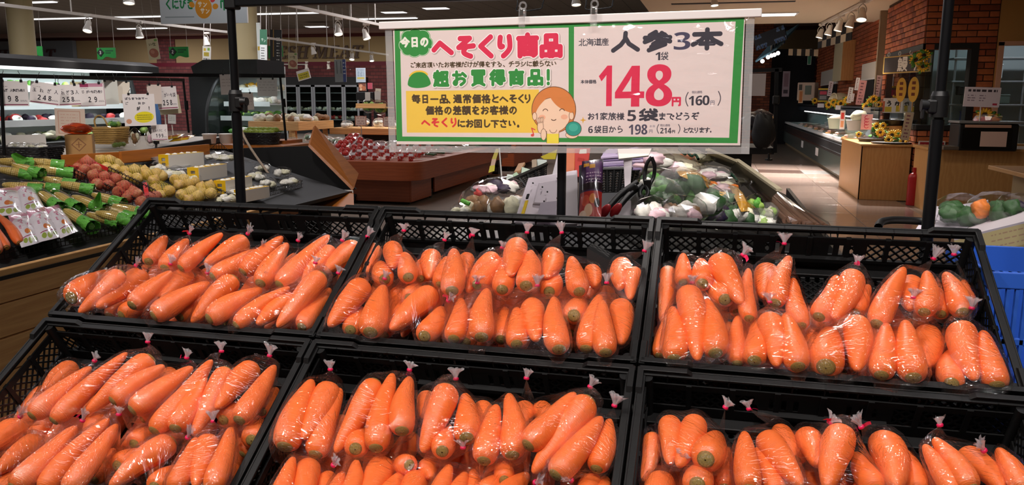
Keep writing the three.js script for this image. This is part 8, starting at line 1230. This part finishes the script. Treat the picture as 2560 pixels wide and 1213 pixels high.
flat('white_card', [0.501,1.721,-11.9], 0.22, 0.3, -0.05, printed(16, 16, () => {}, '#bfb6b4'), 'blank white card hanging from the black stand');
// awnings and valance over the fish entrance
structure('wall_fish_end', span(-0.2, 1.7, 0, CEILING, -30.2, -30), new THREE.MeshStandardMaterial({ roughness: 0.8, map: withRepeat(dataTexture(256, 256, (u, v) => { const row = Math.floor(v * 12), x = u * 5 + (row % 2) * 0.5, fx = x - Math.floor(x), fy = v * 12 - row; return fx < 0.05 || fy < 0.16 ? [0.22, 0.14, 0.11] : mix3([0.42, 0.2, 0.12], [0.6, 0.32, 0.2], 0.5 + noise(Math.floor(x) * 3.3, row * 4.7, 2)); }), 0.8, 0.9) }));
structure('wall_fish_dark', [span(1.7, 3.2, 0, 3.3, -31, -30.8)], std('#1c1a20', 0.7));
{ const t = thing('awning', 'blue and white striped awning over the fish entrance', 'awning', [1.347,2.935,-24]), o = t.position, L = (p) => A3(p).sub(o); slabBetween([[1.472,3.274,-25.5], [2.119,3.691,-25.5], [1.517,2.784,-23.6], [0.907,2.578,-23.6]], 0.04, std('#6f9bb0', 0.6), t, 'awning_cloth', 0.005); for (let i = 0; i < 10; i++) { const a = A3([1.313,3.212,-23.7]).lerp(A3([1.732,3.532,-24.6]), i / 10), b = A3([1.313,3.212,-23.7]).lerp(A3([1.732,3.532,-24.6]), (i + 0.8) / 10); slabBetween([a.clone(), b.clone(), b.clone().add(V(0, -0.42, 0)), a.clone().add(V(0, -0.42, 0))], 0.02, std(i % 2 ? '#20365e' : '#cfd6cf', 0.6), t, 'awning_stripe', 0.002); } mesh('awning_bulb', [[1906,153], [1920,143], [1929,139], [1936,137], [1945,133]].map((q, i) => ball(0.055, L([[1.091,2.561,-23.5], [1.235,2.67,-23.6], [1.331,2.717,-23.7], [1.408,2.743,-23.8], [1.505,2.79,-23.9]][i]).toArray(), undefined, 10)), glow(6), t); }
{ const t = thing('shop_lettering', 'blue neon style letters above the awning of the fish entrance', 'sign', [1.247,3.16,-23.4], -0.5); mesh('letter_board', rbox(0.9, 0.4, 0.03, 0.01), new THREE.MeshStandardMaterial({ roughness: 0.5, map: cardPrint(128, 64, (g) => { g.fillStyle = '#27457d'; g.font = 'bold 30px serif'; g.textAlign = 'center'; g.fillText('FRESH', 64, 28); g.fillText('FISH', 64, 58); g.strokeStyle = '#8fb0d8'; g.lineWidth = 1; g.strokeText('FRESH', 64, 28); g.strokeText('FISH', 64, 58); }, '#14181f') }), t); t.rotation.z = 0.3; }
{ const t = thing('checked_valance', 'black and cream checked valance along the fish corner', 'valance', [1.95,2.789,-22]), A = [[1.637,2.792,-22], [2.337,2.766,-22]].map(A3), B = [[2.262,3.076,-21.5], [2.599,3.08,-18.6]].map(A3); for (const [p, q, n, rows] of [[A[0], A[1], 7, 1], [B[0], B[1], 7, 2]]) for (let r = 0; r < rows; r++) for (let i = 0; i < n; i++) { const a = p.clone().lerp(q, i / n), b = p.clone().lerp(q, (i + 1) / n), h = 0.16; a.y -= r * h; b.y -= r * h; slabBetween([a.clone(), b.clone(), b.clone().add(V(0, -h, 0)), a.clone().add(V(0, -h, 0))], 0.02, (i + r) % 2 ? M.blackMatt : std('#c2b296', 0.7), t, 'valance_check', 0.001); } }
flat('exit_sign', [2.775,2.916,-28.5], 0.12, 0.5, -0.3, printed(32, 96, (g) => { g.fillStyle = '#3f8f6a'; g.fillRect(4, 4, 24, 88); }, '#c9d6cc'), 'narrow green and white sign in the dark opening'); flat('tall_poster', [2.064,2.045,-28], 0.22, 0.8, -0.2, printed(32, 96, (g) => { g.fillStyle = '#8a6a74'; g.fillRect(6, 8, 20, 50); g.fillStyle = '#3a2a34'; g.fillRect(6, 70, 20, 14); }, '#a58f96'), 'tall pinkish poster in the dark opening');
// ---------------------------------------------------------------- box, blue basket and bagged pumpkins at the right edge
{ const t = thing('cardboard_box', 'large pale cardboard box with a pink snow emblem at the right edge', 'box', [0.78, 0.9, -2.05]), card = std('#b3a272', 0.8);
 const face = new THREE.MeshStandardMaterial({ roughness: 0.8, map: canvasTexture(256, 128, (g) => { g.fillStyle = '#b8a878'; g.fillRect(0, 0, 256, 128); g.fillStyle = '#a8935c'; g.fillRect(0, 62, 256, 66); linesOf(g, 100, 240, [18, 34, 50], '#a07f66', 3); g.fillStyle = '#b23a5e'; g.fillRect(66, 74, 62, 40); g.beginPath(); g.arc(104, 110, 34, 0, 7); g.fill(); g.strokeStyle = '#d9a9b0'; g.lineWidth = 3; g.beginPath(); g.arc(104, 110, 27, 0, 7); g.stroke(); for (let k = 0; k < 6; k++) { g.beginPath(); g.moveTo(104, 110); g.lineTo(104 + 18 * Math.cos(k * 1.047), 110 + 18 * Math.sin(k * 1.047)); g.stroke(); } }) });
 const TL = A3([0.48,1.225,-1.82]), TR = A3([0.601,1.302,-1.66]), BL = A3([0.493,1.134,-1.82]), BR = A3([0.617,1.217,-1.66]), back = V(0.16, 0.0, -0.42);
 const f = quad(BL.clone().sub(t.position).toArray(), BR.clone().sub(t.position).toArray(), TR.clone().sub(t.position).toArray(), TL.clone().sub(t.position).toArray()); mesh('box_front', f, face, t);
 slabBetween([TL.clone().add(back), TL.clone(), BL.clone(), BL.clone().add(back)], 0.004, card, t, 'box_side', 0.0005); slabBetween([TL.clone().add(back), TR.clone().add(back), TR.clone(), TL.clone()], 0.004, std('#b9b0b4', 0.7), t, 'box_top', 0.0005);
 slabBetween([[0.549,1.238,-2.3], [0.555,1.238,-2.25], [0.476,1.217,-1.98], [0.442,1.217,-1.98]], 0.004, std('#c4bcc8', 0.7), t, 'box_flap', 0.0005); slabBetween([[0.557,1.236,-2.25], [0.677,1.255,-2.3], [0.499,1.228,-1.85], [0.473,1.22,-1.96]], 0.004, std('#b0a9b3', 0.7), t, 'box_flap', 0.0005); }
{ const t = thing('box_table', 'low dark table under the box at the right edge', 'table', [0.95, 0, -1.9]); mesh('table_top', rbox(0.9, 0.03, 1.3, 0.005, [0, 0.88, 0.1]), M.blackMatt, t); for (const [x, z] of [[-0.4, -0.5], [0.4, -0.5], [-0.4, 0.7], [0.4, 0.7]]) mesh('table_leg', span(x - 0.02, x + 0.02, 0, 0.87, z - 0.02, z + 0.02), M.blackMatt, t); }
seed(161);
greensBag([0.538,1.26,-2], [0.062, 0.036, 0.06], [LEAF.dark, LEAF.mid, LEAF.dark], 'clear bag of a green pumpkin piece on the box, left one', 'pumpkin', null, 'pumpkin_piece', 4); greensBag([0.591,1.27,-1.95], [0.055, 0.04, 0.06], [LEAF.dark, LEAF.orange, LEAF.dark], 'clear bag of pumpkin with orange flesh showing on the box', 'pumpkin', null, 'pumpkin_piece', 4); greensBag([0.626,1.277,-1.92], [0.04, 0.034, 0.05], [LEAF.dark, LEAF.purple], 'dark clear bag cut by the right picture edge on the box', 'pumpkin', null, 'pumpkin_piece', 3);
{ const t = thing('plastic_basket', 'bright blue slotted plastic basket at the right picture edge', 'basket', [0.64, 0.92, -1.62], 0.0), blue = std('#2f5fc4', 0.35), W = 0.34, H = 0.24, g = [];
 t.position.copy(A3([0.44,1.232,-1.42])).add(V(W / 2, -H, -0.02));
 g.push(rbox(W, 0.028, 0.012, 0.003, [0, H - 0.014, 0]), rbox(W, 0.012, 0.008, 0.002, [0, H * 0.52, 0]), rbox(W, 0.02, 0.008, 0.002, [0, 0.01, 0])); for (let i = 0; i <= 26; i++) g.push(span(-W / 2 + i * W / 26 - 0.0025, -W / 2 + i * W / 26 + 0.0025, 0, H, -0.004, 0.004));
 mesh('slotted_front', g, blue, t); const s = []; for (let i = 0; i <= 20; i++) s.push(span(-W / 2 - 0.004, -W / 2 + 0.004, 0, H, -i * 0.0125 - 0.0025, -i * 0.0125 + 0.0025)); s.push(rbox(0.012, 0.028, 0.26, 0.003, [-W / 2, H - 0.014, -0.125]), rbox(0.008, 0.012, 0.26, 0.002, [-W / 2, H * 0.52, -0.125])); mesh('slotted_side', s, blue, t); mesh('basket_floor', box(W, 0.006, 0.26, [0, 0.003, -0.13]), blue, t); mesh('slotted_back', rbox(W, H, 0.006, 0.002, [0, H / 2, -0.26]), blue, t); }
tag(mesh('basket_handle', tube([[0.322,1.252,-1.75], [0.332,1.258,-1.78], [0.352,1.26,-1.8], [0.413,1.254,-1.85], [0.443,1.252,-1.85]], 0.008, 40, 10), M.blackPlastic), 'dark rounded basket rim behind the upper right crate', 'rim');

// ---------------------------------------------------------------- coolers and signs at the back of the shop
function lumps(n, spanXYZ, mats, size, parent, name) { const byMat = mats.map(() => []); for (let i = 0; i < n; i++) byMat[i % mats.length].push(blob([size * rr(0.7, 1.2), size * rr(0.5, 0.9), size * rr(0.7, 1.2)], [rr(spanXYZ[0], spanXYZ[1]), spanXYZ[2] + rr(0, size * 0.6), rr(spanXYZ[3], spanXYZ[4])], 0.2, 7)); byMat.forEach((g, i) => { const m = mesh(name, g, mats[i], parent); m.userData.kind = 'stuff'; }); }
seed(171);
{ // left cooler, running away from the camera
 const t = thing('open_cooler', 'open refrigerated case with a lit canopy behind the price cards', 'cooler', [-11.6, 0, -12.6]), z0 = -2.0, z1 = 6.5, white = std('#dfe6e6', 0.4);
 mesh('canopy', prism([[-0.7, 2.02], [0.62, 2.0], [0.62, 2.12], [0.4, 2.2], [-0.7, 2.2]], z1 - z0).translate(0, 0, z0), M.blackMatt, t); mesh('canopy_light', span(-0.2, 0.55, 1.98, 2.0, z0 + 0.1, z1 - 0.1), glow(3.2, [0.95, 1, 1]), t);
 const l = new THREE.RectAreaLight(0xf0fbff, 9, 0.7, z1 - z0 - 0.3); l.position.set(0.15, 1.96, (z0 + z1) / 2); l.rotation.x = -Math.PI / 2; t.add(l);
 mesh('case_back', span(-0.75, -0.7, 0.1, 2.2, z0, z1), white, t); mesh('case_end', prism([[-0.7, 0.1], [0.6, 0.1], [0.65, 0.7], [0.1, 1.2], [-0.1, 2.1], [-0.7, 2.1]], 0.05).translate(0, 0, z0 - 0.05), M.blackMatt, t);
 for (const [y, d] of [[1.66, -0.1], [1.36, 0.1], [1.08, 0.3]]) { mesh('case_shelf', span(-0.7, d, y - 0.03, y, z0, z1), white, t); mesh('shelf_lip', span(d, d + 0.02, y - 0.06, y + 0.05, z0, z1), white, t); mesh('shelf_light', span(d - 0.06, d - 0.02, y - 0.055, y - 0.03, z0 + 0.2, z1 - 3), glow(4, [0.95, 0.97, 1]), t); }
 mesh('case_base', span(-0.7, 0.65, 0.02, 0.75, z0, z1), M.blackMatt, t);
 lumps(70, [-0.5, -0.15, 1.7, z0, z1], [LEAF.white, LEAF.mid, LEAF.light], 0.08, t, 'shelf_goods'); lumps(90, [-0.5, 0.05, 1.4, z0, z1], [LEAF.white, LEAF.mid, LEAF.red], 0.08, t, 'shelf_goods'); lumps(110, [-0.5, 0.25, 1.12, z0, z1], [LEAF.purple, LEAF.white, LEAF.red], 0.08, t, 'shelf_goods'); lumps(110, [-0.5, 0.5, 0.8, z0, z1], [LEAF.white, LEAF.light, LEAF.pale], 0.1, t, 'shelf_goods');
}
{ // middle cooler facing the camera
 const t = thing('open_cooler', 'refrigerated case with a curved glass end between the column and the card rail', 'cooler', [-8.9, 0, -15.6]), white = std('#d5dedd', 0.4), x0 = -1.5, x1 = -0.35;
 mesh('canopy', prism([[x0 - 0.35, 2.0], [x1, 2.0], [x1, 2.3], [x0 - 0.1, 2.3], [x0 - 0.4, 2.16]], 1.1).translate(0, 0, -0.9), M.blackMatt, t); mesh('canopy_light', span(x0, x1, 1.97, 2.0, -0.1, 0.1), glow(2.6, [0.95, 1, 1]), t); const l = new THREE.RectAreaLight(0xf0fbff, 8, x1 - x0, 0.3); l.position.set((x0 + x1) / 2, 1.94, 0.1); l.rotation.x = -Math.PI / 2; t.add(l);
 mesh('case_back', span(x0, x1, 0.3, 2.2, -0.95, -0.9), white, t); mesh('case_base', span(x0 - 0.2, x1, 0.02, 0.75, -0.9, 0.35), M.blackMatt, t);
 const end = new THREE.Shape(); end.moveTo(-0.9, 0.75); end.lineTo(0.35, 0.75); end.quadraticCurveTo(0.45, 1.5, -0.3, 2.05); end.lineTo(-0.9, 2.05); mesh('glass_end', new THREE.ExtrudeGeometry(end, { depth: 0.02, bevelEnabled: false }).rotateY(-Math.PI / 2).translate(x0, 0, 0), M.glass, t); mesh('black_end', span(x0 - 0.75, x0 - 0.06, 0.1, 2.02, -0.9, -0.2), M.blackMatt, t); mesh('end_arch', tube([[x0, 0.75, 0.36], [x0, 1.3, 0.3], [x0, 1.75, 0.02], [x0, 2.05, -0.34]], 0.035, 30, 8), M.blackMatt, t);
 for (const [y, d] of [[1.7, -0.4], [1.4, -0.25], [1.1, -0.1]]) { mesh('case_shelf', span(x0 + 0.05, x1, y - 0.03, y, -0.9, d), white, t); mesh('shelf_lip', span(x0 + 0.05, x1, y - 0.06, y + 0.04, d, d + 0.02), white, t); mesh('shelf_light', span(x0 + 0.2, x1 - 0.2, y - 0.06, y - 0.035, d - 0.06, d - 0.02), glow(4, [0.95, 0.97, 1]), t); }
 lumps(24, [x0 + 0.2, x1, 1.73, -0.8, -0.45], [LEAF.white, LEAF.gold, LEAF.pale], 0.09, t, 'shelf_goods'); lumps(28, [x0 + 0.2, x1, 1.43, -0.8, -0.3], [LEAF.white, LEAF.white, LEAF.pale], 0.09, t, 'shelf_goods'); lumps(28, [x0 + 0.2, x1, 1.13, -0.8, -0.15], [LEAF.mid, LEAF.light, LEAF.dark], 0.09, t, 'shelf_goods'); lumps(28, [x0 + 0.2, x1, 0.8, -0.8, 0.2], [LEAF.dark, LEAF.white, LEAF.mid], 0.1, t, 'shelf_goods');
}
{ const t = thing('blue_poster', 'dark blue poster standing beside the black cooler end', 'poster', [-11.136,1.186,-14.6]); mesh('poster_board', rbox(0.26, 0.62, 0.02, 0.004), new THREE.MeshStandardMaterial({ roughness: 0.5, map: cardPrint(64, 128, (g) => { g.fillStyle = '#4f7fa8'; g.fillRect(10, 40, 40, 30); linesOf(g, 8, 56, [88, 100], '#8fa9bd', 4); }, '#1e3f66') }), t); mesh('poster_stand', bar([0, -0.3, -0.03], [0, -1.4, -0.03], 0.012, 6), M.blackMetal, t); }
{ // freezer with glass doors
 const t = thing('glass_freezer', 'row of dark glass door freezers under the far brick wall', 'freezer', [-17.3, 0, -33]), x0 = -2.0, n = 6, w = 0.72, grey = std('#8c9095', 0.4);
 mesh('freezer_case', [span(x0, x0 + n * w, 0, 0.2, -0.9, 0), span(x0, x0 + n * w, 2.1, 2.45, -0.9, 0.05), span(x0 - 0.05, x0, 0, 2.45, -0.9, 0), span(x0, x0 + n * w, 0, 2.45, -0.92, -0.9)], M.blackMatt, t);
 for (let i = 0; i < n; i++) { const a = x0 + i * w, d = mesh('freezer_door', [span(a + 0.01, a + 0.09, 0.2, 2.1, 0, 0.05), span(a + w - 0.09, a + w - 0.01, 0.2, 2.1, 0, 0.05), span(a + 0.01, a + w - 0.01, 0.2, 0.28, 0, 0.05), span(a + 0.01, a + w - 0.01, 2.02, 2.1, 0, 0.05)], grey, t); mesh('door_pane', span(a + 0.09, a + w - 0.09, 0.28, 2.02, 0.015, 0.02), M.glass, d); }
 for (const y of [0.6, 1.0, 1.4, 1.75]) mesh('freezer_shelf', span(x0, x0 + n * w, y, y + 0.03, -0.85, -0.1), grey, t); lumps(60, [x0 + 0.1, x0 + n * w - 0.1, 0.65, -0.7, -0.2], [LEAF.white, LEAF.red, LEAF.pale], 0.12, t, 'frozen_goods'); lumps(50, [x0 + 0.1, x0 + n * w - 0.1, 1.05, -0.7, -0.2], [LEAF.white, LEAF.pale], 0.1, t, 'frozen_goods');
}
{ const t = thing('wooden_table', 'pale wooden table of bagged goods in front of the freezers', 'table', [-18.787,0,-34.526]), q = [-10.6, 0, -16.8]; t.position.set(...q); mesh('table_top', rbox(1.0, 0.16, 1.4, 0.01, [0, 1.02, 0]), WOOD.pine, t); for (const [x, z] of [[-0.42, 0.6], [0.42, 0.6], [-0.42, -0.6], [0.42, -0.6]]) mesh('table_leg', beam([x, 0, z], [x * 0.85, 0.95, z], 0.07, 0.07, [0, 0, 1]), WOOD.pine, t); lumps(40, [-0.42, 0.42, 1.12, -0.6, 0.6], [LEAF.white, LEAF.brown, LEAF.pale], 0.09, t, 'bagged_goods'); t.position.copy(A3([-7.725,0.89,-14]).setY(0)); }
const hangRods = (t, xs, y, top = CEILING) => { for (const x of xs) mesh('hanging_wire', bar([x, y, 0], [x, top - t.position.y, 0], 0.006, 6), rodMat, t); };
for (const [p, n, s, l] of [[[-20.02,2.974,-24], '3', 1, 'green hanging aisle sign with the number 3'], [[-17.236,2.975,-24], '2', 1, 'green hanging aisle sign with the number 2'], [[-13.717,2.968,-24], '', 0.7, 'green hanging aisle sign half behind the black banner'], [[-22.837,3.052,-24], '', 0.7, 'green hanging aisle sign peeking out behind the left column']]) {
 const t = thing('aisle_sign', l, 'sign', p, 0, 'green aisle signs'), w = 0.36 * s, sh = new THREE.Shape(); sh.moveTo(-w, 0.19); sh.lineTo(w, 0.19); sh.lineTo(w, -0.14); sh.bezierCurveTo(w * 0.5, -0.2, w * 0.1, -0.02, -w * 0.3, -0.16); sh.bezierCurveTo(-w * 0.6, -0.24, -w * 0.9, -0.16, -w, -0.2);
 mesh('sign_board', new THREE.ExtrudeGeometry(sh, { depth: 0.03, bevelEnabled: false }), std('#179a3c', 0.5), t);
 if (n) { mesh('number_diamond', place(new RoundedBoxGeometry(0.2, 0.2, 0.012, 1, 0.01), [-w * 0.6, 0.03, 0.036], [0, 0, Math.PI / 4]), std('#152018', 0.5), t); const f = mesh('number_plate', new THREE.PlaneGeometry(0.2, 0.2).translate(-w * 0.6, 0.03, 0.0445), new THREE.MeshStandardMaterial({ transparent: true, map: canvasTexture(64, 64, (g) => { g.clearRect(0, 0, 64, 64); g.fillStyle = '#f2f4ee'; g.font = 'bold 46px sans-serif'; g.textAlign = 'center'; g.fillText(n, 32, 49); }), roughness: 0.5 }), t); mesh('sign_lettering', [0.09, 0.02].map((y, i) => box(0.3 - i * 0.1, 0.035, 0.006, [w * 0.35 - i * 0.05, y, 0.033])), std('#0d5a2c', 0.5), t); }
 hangRods(t, [-w * 0.85, w * 0.85], 0.18);
}
const photoPrint = (a) => cardPrint(96, 160, (g) => { g.fillStyle = '#7fae5e'; g.fillRect(66, 6, 24, 16); writeRow(g, a, [30, 44], [62, 44], 26, 5, '#6f6b4e'); g.fillStyle = '#b0705c'; g.beginPath(); g.ellipse(50, 110, 40, 34, 0.5, 0, 7); g.fill(); g.fillStyle = '#c98f78'; g.beginPath(); g.ellipse(40, 100, 18, 14, 0.5, 0, 7); g.fill(); }, '#d9cfa8');
function poster(p, w, h, tex, label, tilt = 0, wires = true, turn = 0) { const t = thing('hanging_poster', label, 'poster', p, turn); t.rotation.z = tilt; const m = new THREE.Mesh(new THREE.BoxGeometry(w, h, 0.012), [M.paper, M.paper, M.paper, M.paper, printMat(tex), M.paper]); m.name = 'poster_sheet'; m.castShadow = m.receiveShadow = true; t.add(m); if (wires) hangRods(t, [-w * 0.4, w * 0.4], h / 2); return t; }
poster([-16.692,2.966,-22], 0.4, 0.62, photoPrint('いな'), 'hanging poster of roast meat between the green aisle signs', 0.1); poster([-13.141,2.691,-24], 0.32, 0.5, photoPrint('いな'), 'hanging poster of roast meat beside the black banner', -0.03);
poster([-10.81,2.435,-16], 0.2, 0.36, cardPrint(64, 112, (g) => { g.fillStyle = '#d8b83a'; g.fillRect(8, 14, 18, 18); g.fillStyle = '#7fae4a'; g.fillRect(38, 10, 18, 18); g.fillStyle = '#b9a53c'; g.fillRect(10, 40, 40, 26); linesOf(g, 8, 56, [84, 98], '#3a3a3a', 7); }, '#e6e4d8'), 'small yellow and green leaflet hanging under a spotlight', -0.08);
poster([-11.425,2.847,-20], 0.34, 0.9, cardPrint(96, 256, (g) => { g.fillStyle = '#0c0d0c'; g.fillRect(0, 0, 96, 256); linesOf(g, 54, 80, [60, 80, 100, 120, 150, 170, 190, 220], '#cfcfc8', 6); g.fillStyle = '#8a6a2c'; g.fillRect(24, 0, 8, 200); }, '#0c0d0c'), 'black hanging banner with white lettering by the column', -0.05);
poster([-10.026,2.56,-17], 0.18, 0.95, cardPrint(64, 256, (g) => { g.fillStyle = '#356a4e'; g.fillRect(0, 0, 64, 90); writeRow(g, 'サンシャ'.slice(0, 2), [22, 60], [44, 66], 18, 3, '#cfe0d2'); linesOf(g, 12, 40, [110, 124, 140, 156, 172, 190, 206], '#565a56', 5); }, '#dfe3df'), 'green and white vertical banner hanging right of the column', -0.05);
poster([-10.907,2.718,-18.3], 0.1, 1.2, cardPrint(32, 256, (g) => { g.fillStyle = '#c9a73a'; g.fillRect(4, 120, 20, 20); g.fillStyle = '#4a8a5a'; g.fillRect(2, 220, 28, 36); }, '#dfe6df'), 'narrow white banner on the edge of the column', 0, false);
poster([-6.925,1.909,-13], 0.24, 0.17, cardPrint(96, 64, (g) => { g.fillStyle = '#c9bb2a'; g.fillRect(6, 18, 84, 40); linesOf(g, 14, 80, [32, 46], '#5c5a1e', 5); }, '#e6e4dc'), 'yellow and white leaflet hanging askew before the freezers', 0.25, false);
poster([-12.475,2.448,-26], 0.42, 0.75, cardPrint(64, 128, (g) => { g.fillStyle = '#5c6468'; g.fillRect(12, 10, 4, 70); g.fillRect(34, 10, 4, 70); g.fillStyle = '#4f5f9a'; g.fillRect(46, 0, 18, 128); linesOf(g, 48, 62, [20, 40, 60, 80], '#d9dfe6', 6); }, '#9fa8ab'), 'grey vertical sign with a blue edge above the freezers', 0.02);
poster([-13.539,2.423,-30], 0.4, 0.55, cardPrint(64, 96, (g) => { linesOf(g, 10, 54, [14, 28, 40, 52], '#7f94a6', 6); g.fillStyle = '#c9b85a'; g.fillRect(8, 62, 48, 12); }, '#b6c4cf'), 'pale blue poster on the far brick wall', 0, false);
poster([-13.485,1.965,-30], 0.32, 0.3, cardPrint(64, 64, (g) => { for (const [x, y, r, c] of [[20, 24, 16, '#d9a07a'], [42, 40, 18, '#b9704a'], [20, 50, 10, '#e0c29a']]) { g.fillStyle = c; g.beginPath(); g.arc(x, y, r, 0, 7); g.fill(); } }, '#7a4a3a'), 'brown food picture on the far brick wall', 0, false); poster([-13.165,2.011,-30], 0.2, 0.24, cardPrint(32, 32, () => {}, '#b34a5a'), 'small red picture right of the brown food picture', 0, false);
poster([-12.627,1.658,-29.5], 0.22, 0.5, cardPrint(32, 64, (g) => linesOf(g, 6, 26, [14, 28, 42], '#8a8070', 4), '#b5a894'), 'beige leaning sign near the sign frame', -0.06, false);
{ const t = thing('demo_stand', 'black demonstration stand under the red pictures', 'stand', [-14.15, 0, -28]); t.position.copy(A3([-12.85,1.624,-29]).setY(0)); mesh('stand_body', rbox(0.7, 0.3, 0.5, 0.03, [0, 1.62, 0]), M.blackPlastic, t); mesh('stand_column', span(-0.1, 0.1, 0, 1.5, -0.1, 0.1), M.blackMatt, t); mesh('stand_sticker', rbox(0.16, 0.05, 0.01, 0.002, [0.15, 1.68, 0.26]), M.paper, t); }
for (const [p, l] of [[[-7.5,1.364,-17], 'bright green lettuces on the far wooden rack, left'], [[-7.217,1.331,-17], 'green leaf vegetables on the far wooden rack, right']]) greensBag(p, [0.2, 0.16, 0.14], [LEAF.husk, LEAF.light, LEAF.mid], l, 'lettuce', null, 'leaf_bunch', 6);
{ const t = thing('wooden_rack', 'wooden rack carrying the lettuces on a black post', 'rack', [-7.5, 0, -17]); t.position.copy(A3([-7.383,1.138,-17]).setY(0)); mesh('rack_front', rbox(0.7, 0.1, 0.04, 0.005, [0.02, 1.36, 0.2]), WOOD.pine, t); mesh('rack_floor', rbox(0.7, 0.03, 0.5, 0.005, [0.02, 1.32, 0]), WOOD.pine, t); mesh('rack_post', [span(-0.02, 0.04, 0, 1.3, -0.1, -0.04), span(0.26, 0.32, 0, 1.3, -0.1, -0.04)], M.blackMetal, t); mesh('rack_card', [rbox(0.12, 0.18, 0.01, 0.002, [-0.05, 1.56, 0.2]), rbox(0.13, 0.18, 0.01, 0.002, [0.18, 1.58, 0.2])], std('#bdb6ac', 0.6), t); }
// lettering on the far wall
{
 const font = await (new (await import('three/addons/loaders/FontLoader.js')).FontLoader()).loadAsync('fonts/droid/droid_serif_bold.typeface.json');
 const word = (text, a, b, y, col, label) => { const A = A3(a), t = thing('wall_lettering', label, 'lettering', [A.x, y, ROOM.z0 + 0.07]), w = A3(b).x - A.x, shapes = font.generateShapes(text, 0.55), g = new THREE.ExtrudeGeometry(shapes, { depth: 0.05, bevelEnabled: false, curveSegments: 5 }); g.computeBoundingBox(); g.scale(w / g.boundingBox.max.x, 1, 1); const shear = M4().set(1, 0.22, 0, 0, 0, 1, 0, 0, 0, 0, 1, 0, 0, 0, 0, 1); g.applyMatrix4(shear); mesh('raised_letters', g, std(col, 0.6), t); return t; };
 word('FRESH MEAT', [-20.446,3.412,-34], [-15.263,3.37,-34], 3.28, '#5d4a3c', 'dark slanted wall letters reading FRESH MEAT behind the spotlights');
 word('FRESH MEAT', [-36.641,3.427,-34], [-31.039,3.385,-34], 3.25, '#4d3538', 'dark wall letters reading FRESH MEAT on the grey panel').position.z = ROOM.z0 + 0.32;
}
// the shop banner with the sun hand
{
 const tex = canvasTexture(1024, 320, (g) => {
 g.fillStyle = '#cfd8db'; g.fillRect(0, 0, 1024, 320);
 for (const [i, ch] of [...'くにびき'].entries()) { g.strokeStyle = '#1f8a4c'; stroke(g, ch, 100 + i * 88, 150, 78, 96, 15); }
 linesOf(g, 60, 400, [262], '#9aa6aa', 10);
 g.fillStyle = '#e0962a'; g.beginPath(); g.ellipse(520, 186, 98, 92, 0, 0, 7); g.fill();
 for (const [a, c] of [[-2.9, '#e0962a'], [-2.35, '#d9484a'], [-1.95, '#e0962a'], [-1.5, '#d9484a'], [-1.05, '#e0962a'], [-0.6, '#d9484a'], [-0.1, '#e0962a']]) { g.fillStyle = c; g.save(); g.translate(520 + Math.cos(a) * 140, 190 + Math.sin(a) * 132); g.rotate(a); g.beginPath(); g.ellipse(0, 0, 34, 24, 0, 0, 7); g.fill(); g.restore(); }
 writeRow(g, 'サン', [480, 156], [540, 160], 46, 9, '#f5ecd6'); writeRow(g, 'サン', [506, 212], [566, 216], 46, 9, '#f5ecd6');
 for (const [i, ch] of [...'市場'].entries()) { g.strokeStyle = '#1f8a4c'; stroke(g, ch, 760 + i * 130, 150, 110, 120, 17); }
 });
 const t = thing('shop_banner', 'white shop banner with an orange sun hand logo at the top left', 'banner', [-6.09,2.615,-9]); const m = new THREE.Mesh(new THREE.BoxGeometry(1.19, 0.44, 0.02), [M.paper, M.paper, M.paper, M.paper, new THREE.MeshStandardMaterial({ map: tex, roughness: 0.6 }), M.paper]); m.name = 'banner_sheet'; m.castShadow = m.receiveShadow = true; m.rotation.z = -0.005; t.add(m); hangRods(t, [-0.5, 0.5], 0.2);
}

renderer.render(scene, camera);
